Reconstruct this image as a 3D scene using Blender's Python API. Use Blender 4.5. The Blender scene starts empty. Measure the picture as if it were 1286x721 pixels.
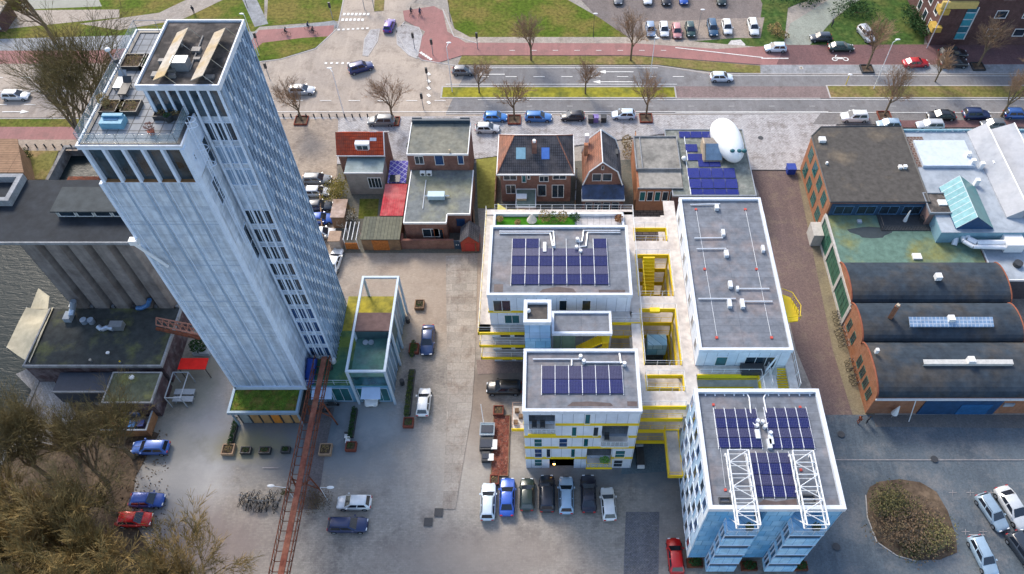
import bpy, math, random
from mathutils import Vector, Matrix
random.seed(7)
R = math.radians
SC = bpy.context.scene
COL = SC.collection
# ---------------------------------------------------------------- camera, world, sun, exposure
CAM_H = 90.0
TILT = R(53.475)
FPX, CXP, CYP = 978.67, 690.64, 360.5
cd = bpy.data.cameras.new('camera')
cam = bpy.data.objects.new('camera', cd)
COL.objects.link(cam)
cam.location = (0, 0, CAM_H)
cam.rotation_euler = (math.pi / 2 - TILT, 0, 0)
cd.sensor_width = 36
cd.lens = FPX / 1286 * 36
cd.shift_x = (643 - CXP) / 1286
cd.clip_start = 1
cd.clip_end = 2000
SC.camera = cam
SUN_EL, SUN_AZ = R(40), R(-30)          # azimuth from +Y (north), clockwise positive: the sun stands north-north-west
wd = bpy.data.worlds.new('World')
SC.world = wd
wd.use_nodes = True
nt = wd.node_tree
sky = nt.nodes.new('ShaderNodeTexSky')
sky.sky_type = 'NISHITA'
sky.sun_disc = False
sky.sun_elevation = SUN_EL
sky.sun_rotation = SUN_AZ
sky.air_density = 1.0
sky.dust_density = 2.0
nt.links.new(sky.outputs[0], nt.nodes['Background'].inputs[0])
nt.nodes['Background'].inputs[1].default_value = 0.15
sl = bpy.data.lights.new('sun', 'SUN')
sl.energy = 1.65
sl.angle = R(16)
sl.color = (1.0, 0.90, 0.77)
so = bpy.data.objects.new('sun', sl)
COL.objects.link(so)
sd = Vector((math.sin(SUN_AZ) * math.cos(SUN_EL), math.cos(SUN_AZ) * math.cos(SUN_EL), math.sin(SUN_EL)))
so.rotation_euler = sd.to_track_quat('Z', 'Y').to_euler()
so.location = sd * 150
SC.view_settings.view_transform = 'Standard'
SC.view_settings.look = 'None'
SC.view_settings.exposure = 1.02
SC.view_settings.gamma = 1
SC.render.engine = 'CYCLES'

# ---------------------------------------------------------------- survey: photo point -> place on a real plane
SN, CS = math.sin(TILT), math.cos(TILT)
def at(px, py, z=0.0):
    u = (px - CXP) / FPX; v = (py - CYP) / FPX
    t = (z - CAM_H) / -(SN + v * CS)
    return Vector((u * t, (CS - v * SN) * t, z))
def atY(px, py, Y):
    u = (px - CXP) / FPX; v = (py - CYP) / FPX
    t = Y / (CS - v * SN)
    return Vector((u * t, Y, CAM_H - (SN + v * CS) * t))
def atX(px, py, X):
    u = (px - CXP) / FPX; v = (py - CYP) / FPX
    t = X / u
    return Vector((X, (CS - v * SN) * t, CAM_H - (SN + v * CS) * t))

# ---------------------------------------------------------------- materials
MATS = {}
def _new(name, rough, metal=0.0):
    m = bpy.data.materials.new(name)
    m.use_nodes = True
    b = m.node_tree.nodes['Principled BSDF']
    b.inputs['Roughness'].default_value = rough
    b.inputs['Metallic'].default_value = metal
    return m, m.node_tree, b
def c4(c): return (c[0], c[1], c[2], 1)
def node(t, kind, **kw):
    n = t.nodes.new(kind)
    for k, v in kw.items(): setattr(n, k, v)
    return n
def coords(t, wall=False, rot=0):
    tc = node(t, 'ShaderNodeTexCoord')
    if not wall:
        if rot:
            mp = node(t, 'ShaderNodeMapping'); mp.inputs['Rotation'].default_value = (0, 0, rot)
            t.links.new(tc.outputs['Object'], mp.inputs[0]); return mp.outputs[0]
        return tc.outputs['Object']
    sp = node(t, 'ShaderNodeSeparateXYZ'); t.links.new(tc.outputs['Object'], sp.inputs[0])
    ad = node(t, 'ShaderNodeMath', operation='ADD'); t.links.new(sp.outputs[0], ad.inputs[0]); t.links.new(sp.outputs[1], ad.inputs[1])
    cb = node(t, 'ShaderNodeCombineXYZ'); t.links.new(ad.outputs[0], cb.inputs[0]); t.links.new(sp.outputs[2], cb.inputs[1])
    return cb.outputs[0]
def noise(t, vec, scale, detail=4, rough=.6, sc3=None):
    n = node(t, 'ShaderNodeTexNoise')
    n.inputs['Scale'].default_value = scale; n.inputs['Detail'].default_value = detail
    n.inputs['Roughness'].default_value = rough
    if sc3:
        mp = node(t, 'ShaderNodeMapping'); mp.inputs['Scale'].default_value = sc3
        t.links.new(vec, mp.inputs[0]); vec = mp.outputs[0]
    t.links.new(vec, n.inputs['Vector'])
    return n.outputs['Fac']
def ramp(t, fac, lo, hi, a=0.0, b=1.0):
    n = node(t, 'ShaderNodeMapRange')
    n.inputs[1].default_value = lo; n.inputs[2].default_value = hi
    n.inputs[3].default_value = a; n.inputs[4].default_value = b
    t.links.new(fac, n.inputs[0]); return n.outputs[0]
def mixc(t, fac, a, b, blend='MIX'):
    n = node(t, 'ShaderNodeMix', data_type='RGBA', blend_type=blend)
    if isinstance(fac, (int, float)): n.inputs[0].default_value = fac
    else: t.links.new(fac, n.inputs[0])
    for i, c in ((6, a), (7, b)):
        if isinstance(c, tuple): n.inputs[i].default_value = c4(c)
        else: t.links.new(c, n.inputs[i])
    return n.outputs[2]
def bumped(t, b, h, s, d=.05):
    n = node(t, 'ShaderNodeBump'); n.inputs['Strength'].default_value = s; n.inputs['Distance'].default_value = d
    t.links.new(h, n.inputs['Height']); t.links.new(n.outputs[0], b.inputs['Normal'])
def mat(name, c, rough=.8, var=.15, scale=2.0, metal=0.0, c2=None, s2=.25, lo=.45, hi=.65, bump=0.0, spec=None, wall=False, streak=0.0):
    """plain material: fine mottling, optional second colour in patches, optional vertical streaks"""
    if name in MATS: return MATS[name]
    m, t, b = _new(name, rough, metal)
    v = coords(t)
    col = c
    if c2: col = mixc(t, ramp(t, noise(t, v, s2, 6, .62), lo, hi), c, c2)
    f = noise(t, v, scale, 5, .65)
    g = ramp(t, f, .3, .7, 1 - var, 1 + var)
    cb = node(t, 'ShaderNodeCombineColor')
    for i in range(3): t.links.new(g, cb.inputs[i])
    out = mixc(t, 1.0, col, cb.outputs[0], 'MULTIPLY')
    if streak:
        s = ramp(t, noise(t, v, 1.3, 5, .7, (1, 1, .06)), .35, .7, 1, 1 - streak)
        cs = node(t, 'ShaderNodeCombineColor')
        for i in range(3): t.links.new(s, cs.inputs[i])
        out = mixc(t, 1.0, out, cs.outputs[0], 'MULTIPLY')
    t.links.new(out, b.inputs['Base Color'])
    if bump: bumped(t, b, f, bump)
    b.inputs['Specular IOR Level'].default_value = spec if spec is not None else (.12 if rough >= .7 else .4)
    MATS[name] = m
    return m
def mat_brick(name, c1, c2, mortar, w, h, ms=.01, rough=.85, wall=True, offset=.5, var=.2, scale=1.5, rot=0, c3=None, s3=.3, lo=.45, hi=.65, streak=0.0, bias=0, bump=.3, metal=0):
    """bricks, pavers, tiles, cladding panels"""
    if name in MATS: return MATS[name]
    m, t, b = _new(name, rough, metal)
    v0 = coords(t)
    v = coords(t, wall, rot)
    k = node(t, 'ShaderNodeTexBrick', offset=offset)
    t.links.new(v, k.inputs['Vector'])
    k.inputs['Color1'].default_value = c4(c1); k.inputs['Color2'].default_value = c4(c2); k.inputs['Mortar'].default_value = c4(mortar)
    k.inputs['Scale'].default_value = 1; k.inputs['Brick Width'].default_value = w; k.inputs['Row Height'].default_value = h
    k.inputs['Mortar Size'].default_value = ms; k.inputs['Bias'].default_value = bias
    col = k.outputs[0]
    if c3: col = mixc(t, ramp(t, noise(t, v0, s3, 6, .65), lo, hi, 0, .85), col, c3)
    f = noise(t, v0, scale, 6, .65)
    g = ramp(t, f, .3, .7, 1 - var, 1 + var)
    cb = node(t, 'ShaderNodeCombineColor')
    for i in range(3): t.links.new(g, cb.inputs[i])
    out = mixc(t, 1.0, col, cb.outputs[0], 'MULTIPLY')
    if streak:
        s = ramp(t, noise(t, v0, 1.1, 5, .7, (1, 1, .08)), .35, .7, 1, 1 - streak)
        cs = node(t, 'ShaderNodeCombineColor')
        for i in range(3): t.links.new(s, cs.inputs[i])
        out = mixc(t, 1.0, out, cs.outputs[0], 'MULTIPLY')
    t.links.new(out, b.inputs['Base Color'])
    if bump:
        iv = node(t, 'ShaderNodeMath', operation='SUBTRACT'); iv.inputs[0].default_value = 1; t.links.new(k.outputs['Fac'], iv.inputs[1])
        bumped(t, b, iv.outputs[0], bump, .02)
    b.inputs['Specular IOR Level'].default_value = .12 if rough >= .7 else .25
    MATS[name] = m
    return m
def mat_ground(name, a, bcol, stain, paver=None, rot=0, fine=.3, joint=.75, rough=.9, wet=0, s1=.06, s2=.35):
    """paving: wide patches, mid stains, fine grit, optional joints, long tyre-worn streaks"""
    if name in MATS: return MATS[name]
    m, t, b = _new(name, rough)
    v = coords(t)
    col = mixc(t, ramp(t, noise(t, v, s1, 4, .6), .38, .62), a, bcol)
    col = mixc(t, ramp(t, noise(t, v, s2, 10, .78), .49, .62, 0, .7), col, stain)
    col = mixc(t, ramp(t, noise(t, v, s2 * 2.3, 10, .8), .56, .68, 0, .5), col, tuple(min(1, x * 1.45) for x in bcol))
    st = noise(t, v, .9, 5, .7, (.9, .12, 1))
    col = mixc(t, ramp(t, st, .5, .75, 0, .45), col, tuple(min(1, x * 1.35) for x in a))
    g = ramp(t, noise(t, v, 3.6, 9, .88), .36, .64, 1 - fine, 1 + fine)
    cb = node(t, 'ShaderNodeCombineColor')
    for i in range(3): t.links.new(g, cb.inputs[i])
    col = mixc(t, 1.0, col, cb.outputs[0], 'MULTIPLY')
    if paver:
        k = node(t, 'ShaderNodeTexBrick', offset=.5)
        vv = coords(t, False, rot)
        t.links.new(vv, k.inputs['Vector'])
        k.inputs['Color1'].default_value = (1, 1, 1, 1); k.inputs['Color2'].default_value = (.8, .8, .8, 1)
        k.inputs['Mortar'].default_value = (joint, joint, joint, 1); k.inputs['Scale'].default_value = 1
        k.inputs['Brick Width'].default_value = paver[0]; k.inputs['Row Height'].default_value = paver[1]
        k.inputs['Mortar Size'].default_value = paver[2]
        col = mixc(t, 1.0, col, k.outputs[0], 'MULTIPLY')
    t.links.new(col, b.inputs['Base Color'])
    bumped(t, b, noise(t, v, 3.0, 6, .7), .3, .05)
    b.inputs['Specular IOR Level'].default_value = .12
    MATS[name] = m
    return m
def glass(name, c, rough=.08, var=.25):
    if name in MATS: return MATS[name]
    m, t, b = _new(name, rough)
    v = coords(t)
    f = noise(t, v, .7, 3, .5)
    t.links.new(mixc(t, ramp(t, f, .35, .65), tuple(x * (1 - var) for x in c), tuple(x * (1 + var) for x in c)), b.inputs['Base Color'])
    b.inputs['Specular IOR Level'].default_value = .9
    MATS[name] = m
    return m
def clear_glass(name, c, alpha=.3):
    if name in MATS: return MATS[name]
    m, t, b = _new(name, .08)
    b.inputs['Base Color'].default_value = c4(c); b.inputs['Alpha'].default_value = alpha
    MATS[name] = m
    return m
def car_paint():
    m, t, b = _new('car_paint', .3)
    oi = node(t, 'ShaderNodeObjectInfo')
    v = coords(t)
    g = ramp(t, noise(t, v, 1.2, 4, .6), .3, .7, .88, 1.08)
    cb = node(t, 'ShaderNodeCombineColor')
    for i in range(3): t.links.new(g, cb.inputs[i])
    t.links.new(mixc(t, 1.0, oi.outputs['Color'], cb.outputs[0], 'MULTIPLY'), b.inputs['Base Color'])
    b.inputs['Coat Weight'].default_value = .6; b.inputs['Coat Roughness'].default_value = .1
    b.inputs['Metallic'].default_value = .15
    return m
def solar_mat(name, c1, c2):
    m, t, b = _new(name, .18)
    v = coords(t)
    k = node(t, 'ShaderNodeTexBrick', offset=0); t.links.new(v, k.inputs['Vector'])
    k.inputs['Color1'].default_value = c4(c1); k.inputs['Color2'].default_value = c4(c2); k.inputs['Mortar'].default_value = (.13, .14, .24, 1)
    k.inputs['Scale'].default_value = 1; k.inputs['Brick Width'].default_value = .17; k.inputs['Row Height'].default_value = .17; k.inputs['Mortar Size'].default_value = .006
    t.links.new(k.outputs[0], b.inputs['Base Color'])
    return m

WHITE = mat('white_parapet_metal', (.68, .72, .77), .55, .12, 1.5, streak=.1)
WHITEP = mat('white_paint', (.78, .78, .76), .55, .08, 3)
GREYM = mat('grey_metal', (.30, .32, .34), .45, .12, 3, metal=.4)
DARKM = mat('dark_metal', (.045, .047, .05), .5, .2, 3)
YEL = mat('yellow_paint', (.86, .62, .01), .5, .08, 1.2, c2=(.78, .52, .015), s2=.6)
CREAM = mat('pale_concrete_deck', (.60, .55, .50), .8, .14, 1.6, c2=(.47, .42, .38), s2=.5)
ROOFD = mat('charcoal_roof_felt', (.075, .073, .072), .85, .25, 1.5, c2=(.13, .11, .09), s2=.25, bump=.2)
RUST = mat('rusty_steel', (.20, .065, .035), .85, .35, 3, c2=(.10, .05, .035), s2=1.2)
WOOD = mat('weathered_wood', (.24, .15, .09), .8, .25, 4, c2=(.15, .10, .07), s2=1)
GLD = glass('dark_window_glass', (.02, .035, .05))
GLT = glass('teal_window_glass', (.015, .11, .12))
GLB = glass('blue_window_glass', (.02, .06, .16))
TYRE = mat('tyre_rubber', (.018, .018, .02), .85, .1, 4)
PAINT = car_paint()
CARGL = glass('car_glass', (.015, .02, .03), .16, .1)
LAMPW = mat('headlight_lens', (.75, .78, .8), .15, .03, 5)
LAMPR = mat('tail_light_lens', (.45, .02, .02), .2, .05, 5)
SOLB = solar_mat('solar_cells_blue', (.006, .009, .075), (.010, .012, .10))
SOLL = solar_mat('solar_cells_sky_sheen', (.022, .021, .062), (.030, .028, .078))  # violet is the sky sheen of north-leaning rows, put into the cell colour
LEAF = mat('shrub_leaves', (.07, .11, .03), .8, .5, 3, c2=(.12, .12, .035), s2=1.5)
LEAFD = mat('dark_evergreen_leaves', (.03, .07, .022), .8, .5, 3)
LEAFY = mat('golden_brown_twigs', (.31, .22, .09), .85, .4, 1.2, c2=(.13, .105, .04), s2=.2)
BARK = mat('grey_brown_bark', (.19, .145, .095), .9, .3, 4)
TWIG = mat('brown_twigs', (.30, .20, .125), .9, .3, 2)
TWIGO = mat('olive_twigs', (.20, .155, .07), .9, .35, 1, c2=(.12, .10, .045), s2=.4)

# ---------------------------------------------------------------- mesh builder
class M:
    def __init__(s): s.v = []; s.f = []; s.cuts = []
    def add(s, vs, fs):
        o = len(s.v); s.v.extend([tuple(p) for p in vs]); s.f.extend([tuple(i + o for i in f) for f in fs]); s.cuts.append(len(s.v)); return s
    def box(s, x0, x1, y0, y1, z0, z1):
        if x0 > x1: x0, x1 = x1, x0
        if y0 > y1: y0, y1 = y1, y0
        return s.add([(x0, y0, z0), (x1, y0, z0), (x1, y1, z0), (x0, y1, z0), (x0, y0, z1), (x1, y0, z1), (x1, y1, z1), (x0, y1, z1)],
                     [(0, 3, 2, 1), (4, 5, 6, 7), (0, 1, 5, 4), (1, 2, 6, 5), (2, 3, 7, 6), (3, 0, 4, 7)])
    def cbox(s, x, y, z, w, d, h): return s.box(x - w / 2, x + w / 2, y - d / 2, y + d / 2, z, z + h)
    def ring(s, x0, x1, y0, y1, z0, z1, t):
        s.box(x0, x1, y0, y0 + t, z0, z1); s.box(x0, x1, y1 - t, y1, z0, z1)
        s.box(x0, x0 + t, y0 + t, y1 - t, z0, z1); return s.box(x1 - t, x1, y0 + t, y1 - t, z0, z1)
    def quad(s, *p): return s.add(p, [tuple(range(len(p)))])
    def prism(s, poly, z0, z1):
        n = len(poly)
        vs = [(p[0], p[1], z0) for p in poly] + [(p[0], p[1], z1) for p in poly]
        return s.add(vs, [tuple(range(n - 1, -1, -1)), tuple(range(n, 2 * n))] + [(i, (i + 1) % n, (i + 1) % n + n, i + n) for i in range(n)])
    def extrude(s, prof, ax, a0, a1):
        """profile (u,z) pushed along axis: ax 'x' -> u is y, ax 'y' -> u is x"""
        n = len(prof)
        mk = (lambda u, z, a: (a, u, z)) if ax == 'x' else (lambda u, z, a: (u, a, z))
        vs = [mk(u, z, a0) for u, z in prof] + [mk(u, z, a1) for u, z in prof]
        return s.add(vs, [tuple(range(n)), tuple(range(2 * n - 1, n - 1, -1))] + [(i, (i + 1) % n, (i + 1) % n + n, i + n) for i in range(n)])
    def bar(s, p, q, r, n=4, r2=None, cap=True):
        p = Vector(p); q = Vector(q); d = q - p
        if d.length < 1e-6: return s
        d.normalize()
        a = d.orthogonal().normalized(); b = d.cross(a)
        r2 = r if r2 is None else r2
        vs = []
        for c, rr in ((p, r), (q, r2)):
            for k in range(n):
                t = 2 * math.pi * (k + .5) / n
                vs.append(c + (a * math.cos(t) + b * math.sin(t)) * rr)
        fs = [(i, (i + 1) % n, (i + 1) % n + n, i + n) for i in range(n)]
        if cap: fs += [tuple(range(n - 1, -1, -1)), tuple(range(n, 2 * n))]
        return s.add(vs, fs)
    def path(s, pts, r, n=6):
        for a, b in zip(pts, pts[1:]): s.bar(a, b, r, n)
        return s
    def cyl(s, x, y, z0, z1, r, n=12, r2=None): return s.bar((x, y, z0), (x, y, z1), r, n, r2)
    def ball(s, c, rx, ry, rz, n=10, m=6):
        vs = [(c[0], c[1], c[2] - rz)]
        for j in range(1, m):
            t = math.pi * j / m
            for i in range(n):
                u = 2 * math.pi * i / n
                vs.append((c[0] + rx * math.sin(t) * math.cos(u), c[1] + ry * math.sin(t) * math.sin(u), c[2] - rz * math.cos(t)))
        vs.append((c[0], c[1], c[2] + rz))
        fs = [(0, 1 + (i + 1) % n, 1 + i) for i in range(n)]
        for j in range(m - 2):
            o = 1 + j * n
            fs += [(o + i, o + (i + 1) % n, o + n + (i + 1) % n, o + n + i) for i in range(n)]
        o = 1 + (m - 2) * n; L = len(vs) - 1
        fs += [(o + i, o + (i + 1) % n, L) for i in range(n)]
        return s.add(vs, fs)
    def leaves(s, c, r, n, size, rnd=random, flat=1.0):
        for _ in range(n):
            while True:
                q = Vector((rnd.uniform(-1, 1), rnd.uniform(-1, 1), rnd.uniform(-1, 1)))
                if q.length < 1: break
            k = q.length; q = q * (k ** -.35 if k > .05 else 1)
            p = Vector((c[0] + q.x * r[0], c[1] + q.y * r[1], c[2] + q.z * r[2]))
            a = Vector((rnd.gauss(0, 1), rnd.gauss(0, 1), rnd.gauss(0, .6))).normalized() * size * rnd.uniform(.6, 1.4)
            b = a.orthogonal().normalized() * size * rnd.uniform(.3, .7)
            s.add([p - a, p - b * .9, p + a, p + b], [(0, 1, 2, 3)])
        return s
    def build_each(s, name, m, parent=None):
        """every shape added becomes an object of its own"""
        a = 0
        for b in s.cuts:
            q = M(); q.v = s.v[a:b]; q.f = [tuple(i - a for i in f) for f in s.f if a <= f[0] < b]; q.build(name, m, parent); a = b
    def build(s, name, m, parent=None, smooth=False, label=None):
        off = Vector((0, 0, 0)); q = parent
        while q is not None: off += q.location; q = q.parent
        me = bpy.data.meshes.new(name)
        me.from_pydata([(a - off.x, b - off.y, c - off.z) for a, b, c in s.v], [], s.f)
        me.materials.append(m)
        if smooth:
            for p in me.polygons: p.use_smooth = True
        me.update()
        o = bpy.data.objects.new(name, me); COL.objects.link(o)
        if parent: o.parent = parent
        if label: o['label'] = label
        return o
def tag(o, label, cat, group=None):
    o['label'] = label; o['category'] = cat
    if group: o['group'] = group
    return o
def thing(name, label, cat, loc=(0, 0, 0), group=None):
    o = bpy.data.objects.new(name, None); COL.objects.link(o)
    o.location = loc; o.empty_display_size = .3
    return tag(o, label, cat, group)
def copy_thing(root, loc, rz=0, label=None, group=None, color=None, scale=None):
    r = root.copy(); COL.objects.link(r); r.location = loc; r.rotation_euler = (0, 0, rz)
    if scale: r.scale = (scale,) * 3
    if label: r['label'] = label
    if group: r['group'] = group
    if color: r.color = c4(color)
    for ch in list(root.children):
        c = ch.copy(); COL.objects.link(c); c.parent = r
        if color: c.color = c4(color)
        for g in list(ch.children):
            d = g.copy(); COL.objects.link(d); d.parent = c
    return r
LAYER = [0]
def zone(name, pts, m, z=None, kind='structure', world=False):
    """a flat sheet of ground lying on the sheet below it"""
    LAYER[0] += 1
    zz = .004 * LAYER[0] if z is None else z
    P = [Vector((p[0], p[1], 0)) for p in pts] if world else [at(*p) for p in pts]
    me = M(); me.add([(p.x, p.y, zz) for p in P], [tuple(range(len(P)))])
    o = me.build(name, m); o['kind'] = kind
    # face up
    if o.data.polygons[0].normal.z < 0: o.data.flip_normals()
    return o
def window(par, plane, ax, out, a0, a1, z0, z1, g=None, fr=None, name='window', mull=1, trans=0, t=.07):
    """frame proud of the wall with a pane in it. ax 'y': wall at y=plane"""
    g = g or GLD; fr = fr or WHITEP
    if a0 > a1: a0, a1 = a1, a0
    if z0 > z1: z0, z1 = z1, z0
    f = M(); p = M()
    def bx(m, u0, u1, w0, w1, d0, d1):
        d0, d1 = plane + out * d0, plane + out * d1
        if ax == 'y': m.box(u0, u1, d0, d1, w0, w1)
        else: m.box(d0, d1, u0, u1, w0, w1)
    bx(f, a0, a1, z1 - t, z1, -.02, .06); bx(f, a0, a1, z0, z0 + t, -.02, .09)
    bx(f, a0, a0 + t, z0 + t, z1 - t, -.02, .06); bx(f, a1 - t, a1, z0 + t, z1 - t, -.02, .06)
    for k in range(1, mull):
        u = a0 + (a1 - a0) * k / mull; bx(f, u - t * .4, u + t * .4, z0 + t, z1 - t, -.02, .05)
    if trans: 
        w = z0 + (z1 - z0) * trans; bx(f, a0 + t, a1 - t, w - t * .4, w + t * .4, -.02, .055)
    fo = f.build(name, fr, par)
    bx(p, a0 + t * .9, a1 - t * .9, z0 + t * .9, z1 - t * .9, -.02, .022)
    p.build('pane', g, fo)
    return fo
def winY(par, Y, x0, y0, x1, y1, **k):
    a = atY(x0, y0, Y); b = atY(x1, y1, Y)
    return window(par, Y, 'y', -1, a.x, b.x, b.z, a.z, **k)
def rail(m, pts, z, h=1.05, step=1.4, r=.03):
    for p, q in zip(pts, pts[1:]):
        p = Vector((p[0], p[1], z)); q = Vector((q[0], q[1], z)); n = max(1, int((q - p).length / step))
        m.bar(p + Vector((0, 0, h)), q + Vector((0, 0, h)), r); m.bar(p + Vector((0, 0, h * .5)), q + Vector((0, 0, h * .5)), r * .5)
        for k in range(n + 1):
            c = p.lerp(q, k / n); m.bar(c, c + Vector((0, 0, h)), r)
    return m
# ================================================================ SETTING: ground, roads, paving, water
PLAZA = mat_ground('plaza_paving', (.375, .335, .285), (.315, .29, .26), (.185, .165, .15), (.42, .21, .012), fine=.2, joint=.72, s2=.22)
SAND = mat_ground('sandy_paving', (.40, .325, .25), (.34, .285, .235), (.24, .19, .15), (.42, .21, .012), fine=.2)
ASPH = mat_ground('warm_grey_asphalt', (.42, .355, .29), (.33, .285, .245), (.24, .20, .165), fine=.15)
ASPHD = mat_ground('grey_asphalt', (.22, .215, .215), (.18, .178, .18), (.14, .13, .125), fine=.15)
ASPHB = mat_ground('slate_blue_asphalt', (.115, .14, .16), (.075, .095, .115), (.19, .19, .19), fine=.3, s1=.09, s2=.2)
COBB = mat_ground('pale_cobbles', (.50, .49, .49), (.42, .40, .39), (.22, .19, .17), (.5, .25, .03), fine=.3, joint=.6, s2=.5)
COBD = mat_ground('dark_cobbles', (.20, .20, .215), (.165, .165, .18), (.25, .235, .22), (.3, .15, .02), fine=.4, joint=.5, s2=.8)
BRK = mat_ground('purple_brown_brick_paving', (.205, .145, .13), (.17, .125, .12), (.25, .19, .15), (.3, .11, .015), fine=.3, joint=.6, rot=.78)
REDP = mat_ground('red_cycle_asphalt', (.33, .165, .15), (.28, .15, .14), (.22, .13, .12), fine=.12)
REDD = mat_ground('dark_red_brick_road', (.22, .12, .115), (.18, .105, .105), (.14, .09, .09), (.3, .11, .015), fine=.25)
PATH = mat_ground('pale_footpath', (.42, .36, .30), (.36, .32, .28), (.27, .23, .19), (.4, .4, .02), fine=.15)
GREYT = mat_ground('grey_concrete_tiles', (.33, .34, .35), (.28, .29, .30), (.20, .20, .20), (.6, .6, .02), fine=.15)
GRASS = mat('lawn_grass', (.075, .115, .012), .95, .5, 1.6, c2=(.16, .135, .035), s2=.13, lo=.4, hi=.6, bump=.6)
GRASSB = mat('worn_verge_grass', (.16, .15, .045), .95, .4, 1.8, c2=(.24, .17, .08), s2=.3, bump=.6)
GRASSD = mat('dark_lawn_grass', (.045, .09, .02), .95, .45, 1.2, c2=(.09, .11, .03), s2=.3, bump=.6)
SOIL = mat('dark_leaf_litter', (.085, .062, .045), .95, .4, 1.5, c2=(.15, .11, .075), s2=.3, bump=.6)
MULCH = mat('red_brown_mulch', (.17, .055, .04), .95, .45, 3, c2=(.25, .10, .07), s2=2)
KERB = mat('kerb_stone', (.42, .40, .38), .85, .15, 2)
MARK = mat('road_marking_white', (.75, .74, .70), .7, .18, 3)

g = M(); g.quad((-500, -260, 0), (500, -260, 0), (500, 760, 0), (-500, 760, 0))
# the canal basins are cut out by building the base from pieces around them
ground = None
def ygy(py): return at(690, py).y
cx1 = at(95, 400).x
W0 = dict(x0=-500, x1=at(40, 470).x + 1.0, y0=-260, y1=at(20, 300).y + 2)     # canal on the left
D0 = dict(x0=at(74, 205).x, x1=at(150, 205).x + 3, y0=at(90, 235).y, y1=at(90, 187).y)   # dock by the silo
gm = M()
gm.quad((W0['x1'], -260, 0), (500, -260, 0), (500, W0['y1'], 0), (W0['x1'], W0['y1'], 0))
gm.quad((-500, W0['y1'], 0), (500, W0['y1'], 0), (500, D0['y0'], 0), (-500, D0['y0'], 0))
gm.quad((-500, D0['y0'], 0), (D0['x0'], D0['y0'], 0), (D0['x0'], D0['y1'], 0), (-500, D0['y1'], 0))
gm.quad((D0['x1'], D0['y0'], 0), (500, D0['y0'], 0), (500, D0['y1'], 0), (D0['x1'], D0['y1'], 0))
gm.quad((-500, D0['y1'], 0), (500, D0['y1'], 0), (500, 900, 0), (-500, 900, 0))
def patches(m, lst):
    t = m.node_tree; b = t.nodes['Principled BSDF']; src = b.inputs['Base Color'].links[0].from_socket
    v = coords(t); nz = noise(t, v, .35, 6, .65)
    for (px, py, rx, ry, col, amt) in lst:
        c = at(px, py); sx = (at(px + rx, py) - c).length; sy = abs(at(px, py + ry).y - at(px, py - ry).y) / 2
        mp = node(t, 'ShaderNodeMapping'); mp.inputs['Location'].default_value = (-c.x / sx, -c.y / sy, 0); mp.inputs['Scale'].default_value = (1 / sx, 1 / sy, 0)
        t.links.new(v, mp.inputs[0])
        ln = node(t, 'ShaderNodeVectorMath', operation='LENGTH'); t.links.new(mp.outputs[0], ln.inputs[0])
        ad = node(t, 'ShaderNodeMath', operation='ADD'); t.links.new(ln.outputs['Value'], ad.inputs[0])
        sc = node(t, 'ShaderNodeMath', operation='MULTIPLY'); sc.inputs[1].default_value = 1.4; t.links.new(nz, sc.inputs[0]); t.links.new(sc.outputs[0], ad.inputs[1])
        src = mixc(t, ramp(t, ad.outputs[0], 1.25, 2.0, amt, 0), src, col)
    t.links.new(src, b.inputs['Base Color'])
patches(PLAZA, [(560, 360, 150, 70, (.40, .30, .22), .45), (340, 560, 150, 45, (.17, .175, .18), .85), (440, 545, 70, 50, (.12, .16, .19), .85), (465, 520, 34, 34, (.42, .44, .45), .5),  # slate-blue spot holds the tower's cast shade in the paving colour
    (235, 590, 60, 80, (.45, .44, .43), .75), (262, 500, 30, 60, (.36, .35, .35), .6), (310, 560, 50, 20, (.24, .22, .12), .7), (600, 520, 30, 60, (.22, .16, .12), .6), (640, 470, 50, 22, (.17, .14, .12), .7),  # last spot: shade south of the west wing, put into the colour
    (720, 600, 110, 14, (.13, .145, .155), .7), (560, 590, 150, 60, (.43, .40, .36), .4), (600, 700, 140, 40, (.27, .23, .20), .6), (840, 640, 40, 90, (.27, .25, .23), .5),  # first spot: shaded strip at the banded block's foot, painted in
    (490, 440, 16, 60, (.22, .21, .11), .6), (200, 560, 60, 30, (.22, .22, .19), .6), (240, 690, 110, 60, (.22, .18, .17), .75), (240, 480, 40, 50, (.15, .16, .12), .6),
    (820, 550, 50, 60, (.12, .15, .17), .9), (560, 700, 60, 20, (.36, .31, .26), .4), (210, 620, 40, 60, (.26, .26, .26), .5)])  # first spot: shade beside the decks, put into the paving colour
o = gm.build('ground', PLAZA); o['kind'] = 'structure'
def water_mat():
    m, t, b = _new('dark_canal_water', .08)
    v = coords(t)
    b.inputs['Base Color'].default_value = (.018, .028, .030, 1); b.inputs['Roughness'].default_value = .3; b.inputs['Specular IOR Level'].default_value = .1
    n = node(t, 'ShaderNodeTexNoise'); n.inputs['Scale'].default_value = .9; n.inputs['Detail'].default_value = 4; n.inputs['Distortion'].default_value = 1.2
    mp = node(t, 'ShaderNodeMapping'); mp.inputs['Scale'].default_value = (.6, 2.2, 1); mp.inputs['Rotation'].default_value = (0, 0, .4)
    t.links.new(v, mp.inputs[0]); t.links.new(mp.outputs[0], n.inputs['Vector'])
    bumped(t, b, n.outputs['Fac'], .5, .12)
    return m
WATER = water_mat()
w = M(); w.quad((-500, -260, -1.6), (W0['x1'], -260, -1.6), (W0['x1'], W0['y1'], -1.6), (-500, W0['y1'], -1.6))
o = w.build('canal_water', WATER); o['kind'] = 'structure'
w = M(); w.quad((D0['x0'], D0['y0'], -1.6), (D0['x1'], D0['y0'], -1.6), (D0['x1'], D0['y1'], -1.6), (D0['x0'], D0['y1'], -1.6))
o = w.build('dock_water', WATER); o['kind'] = 'structure'
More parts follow.
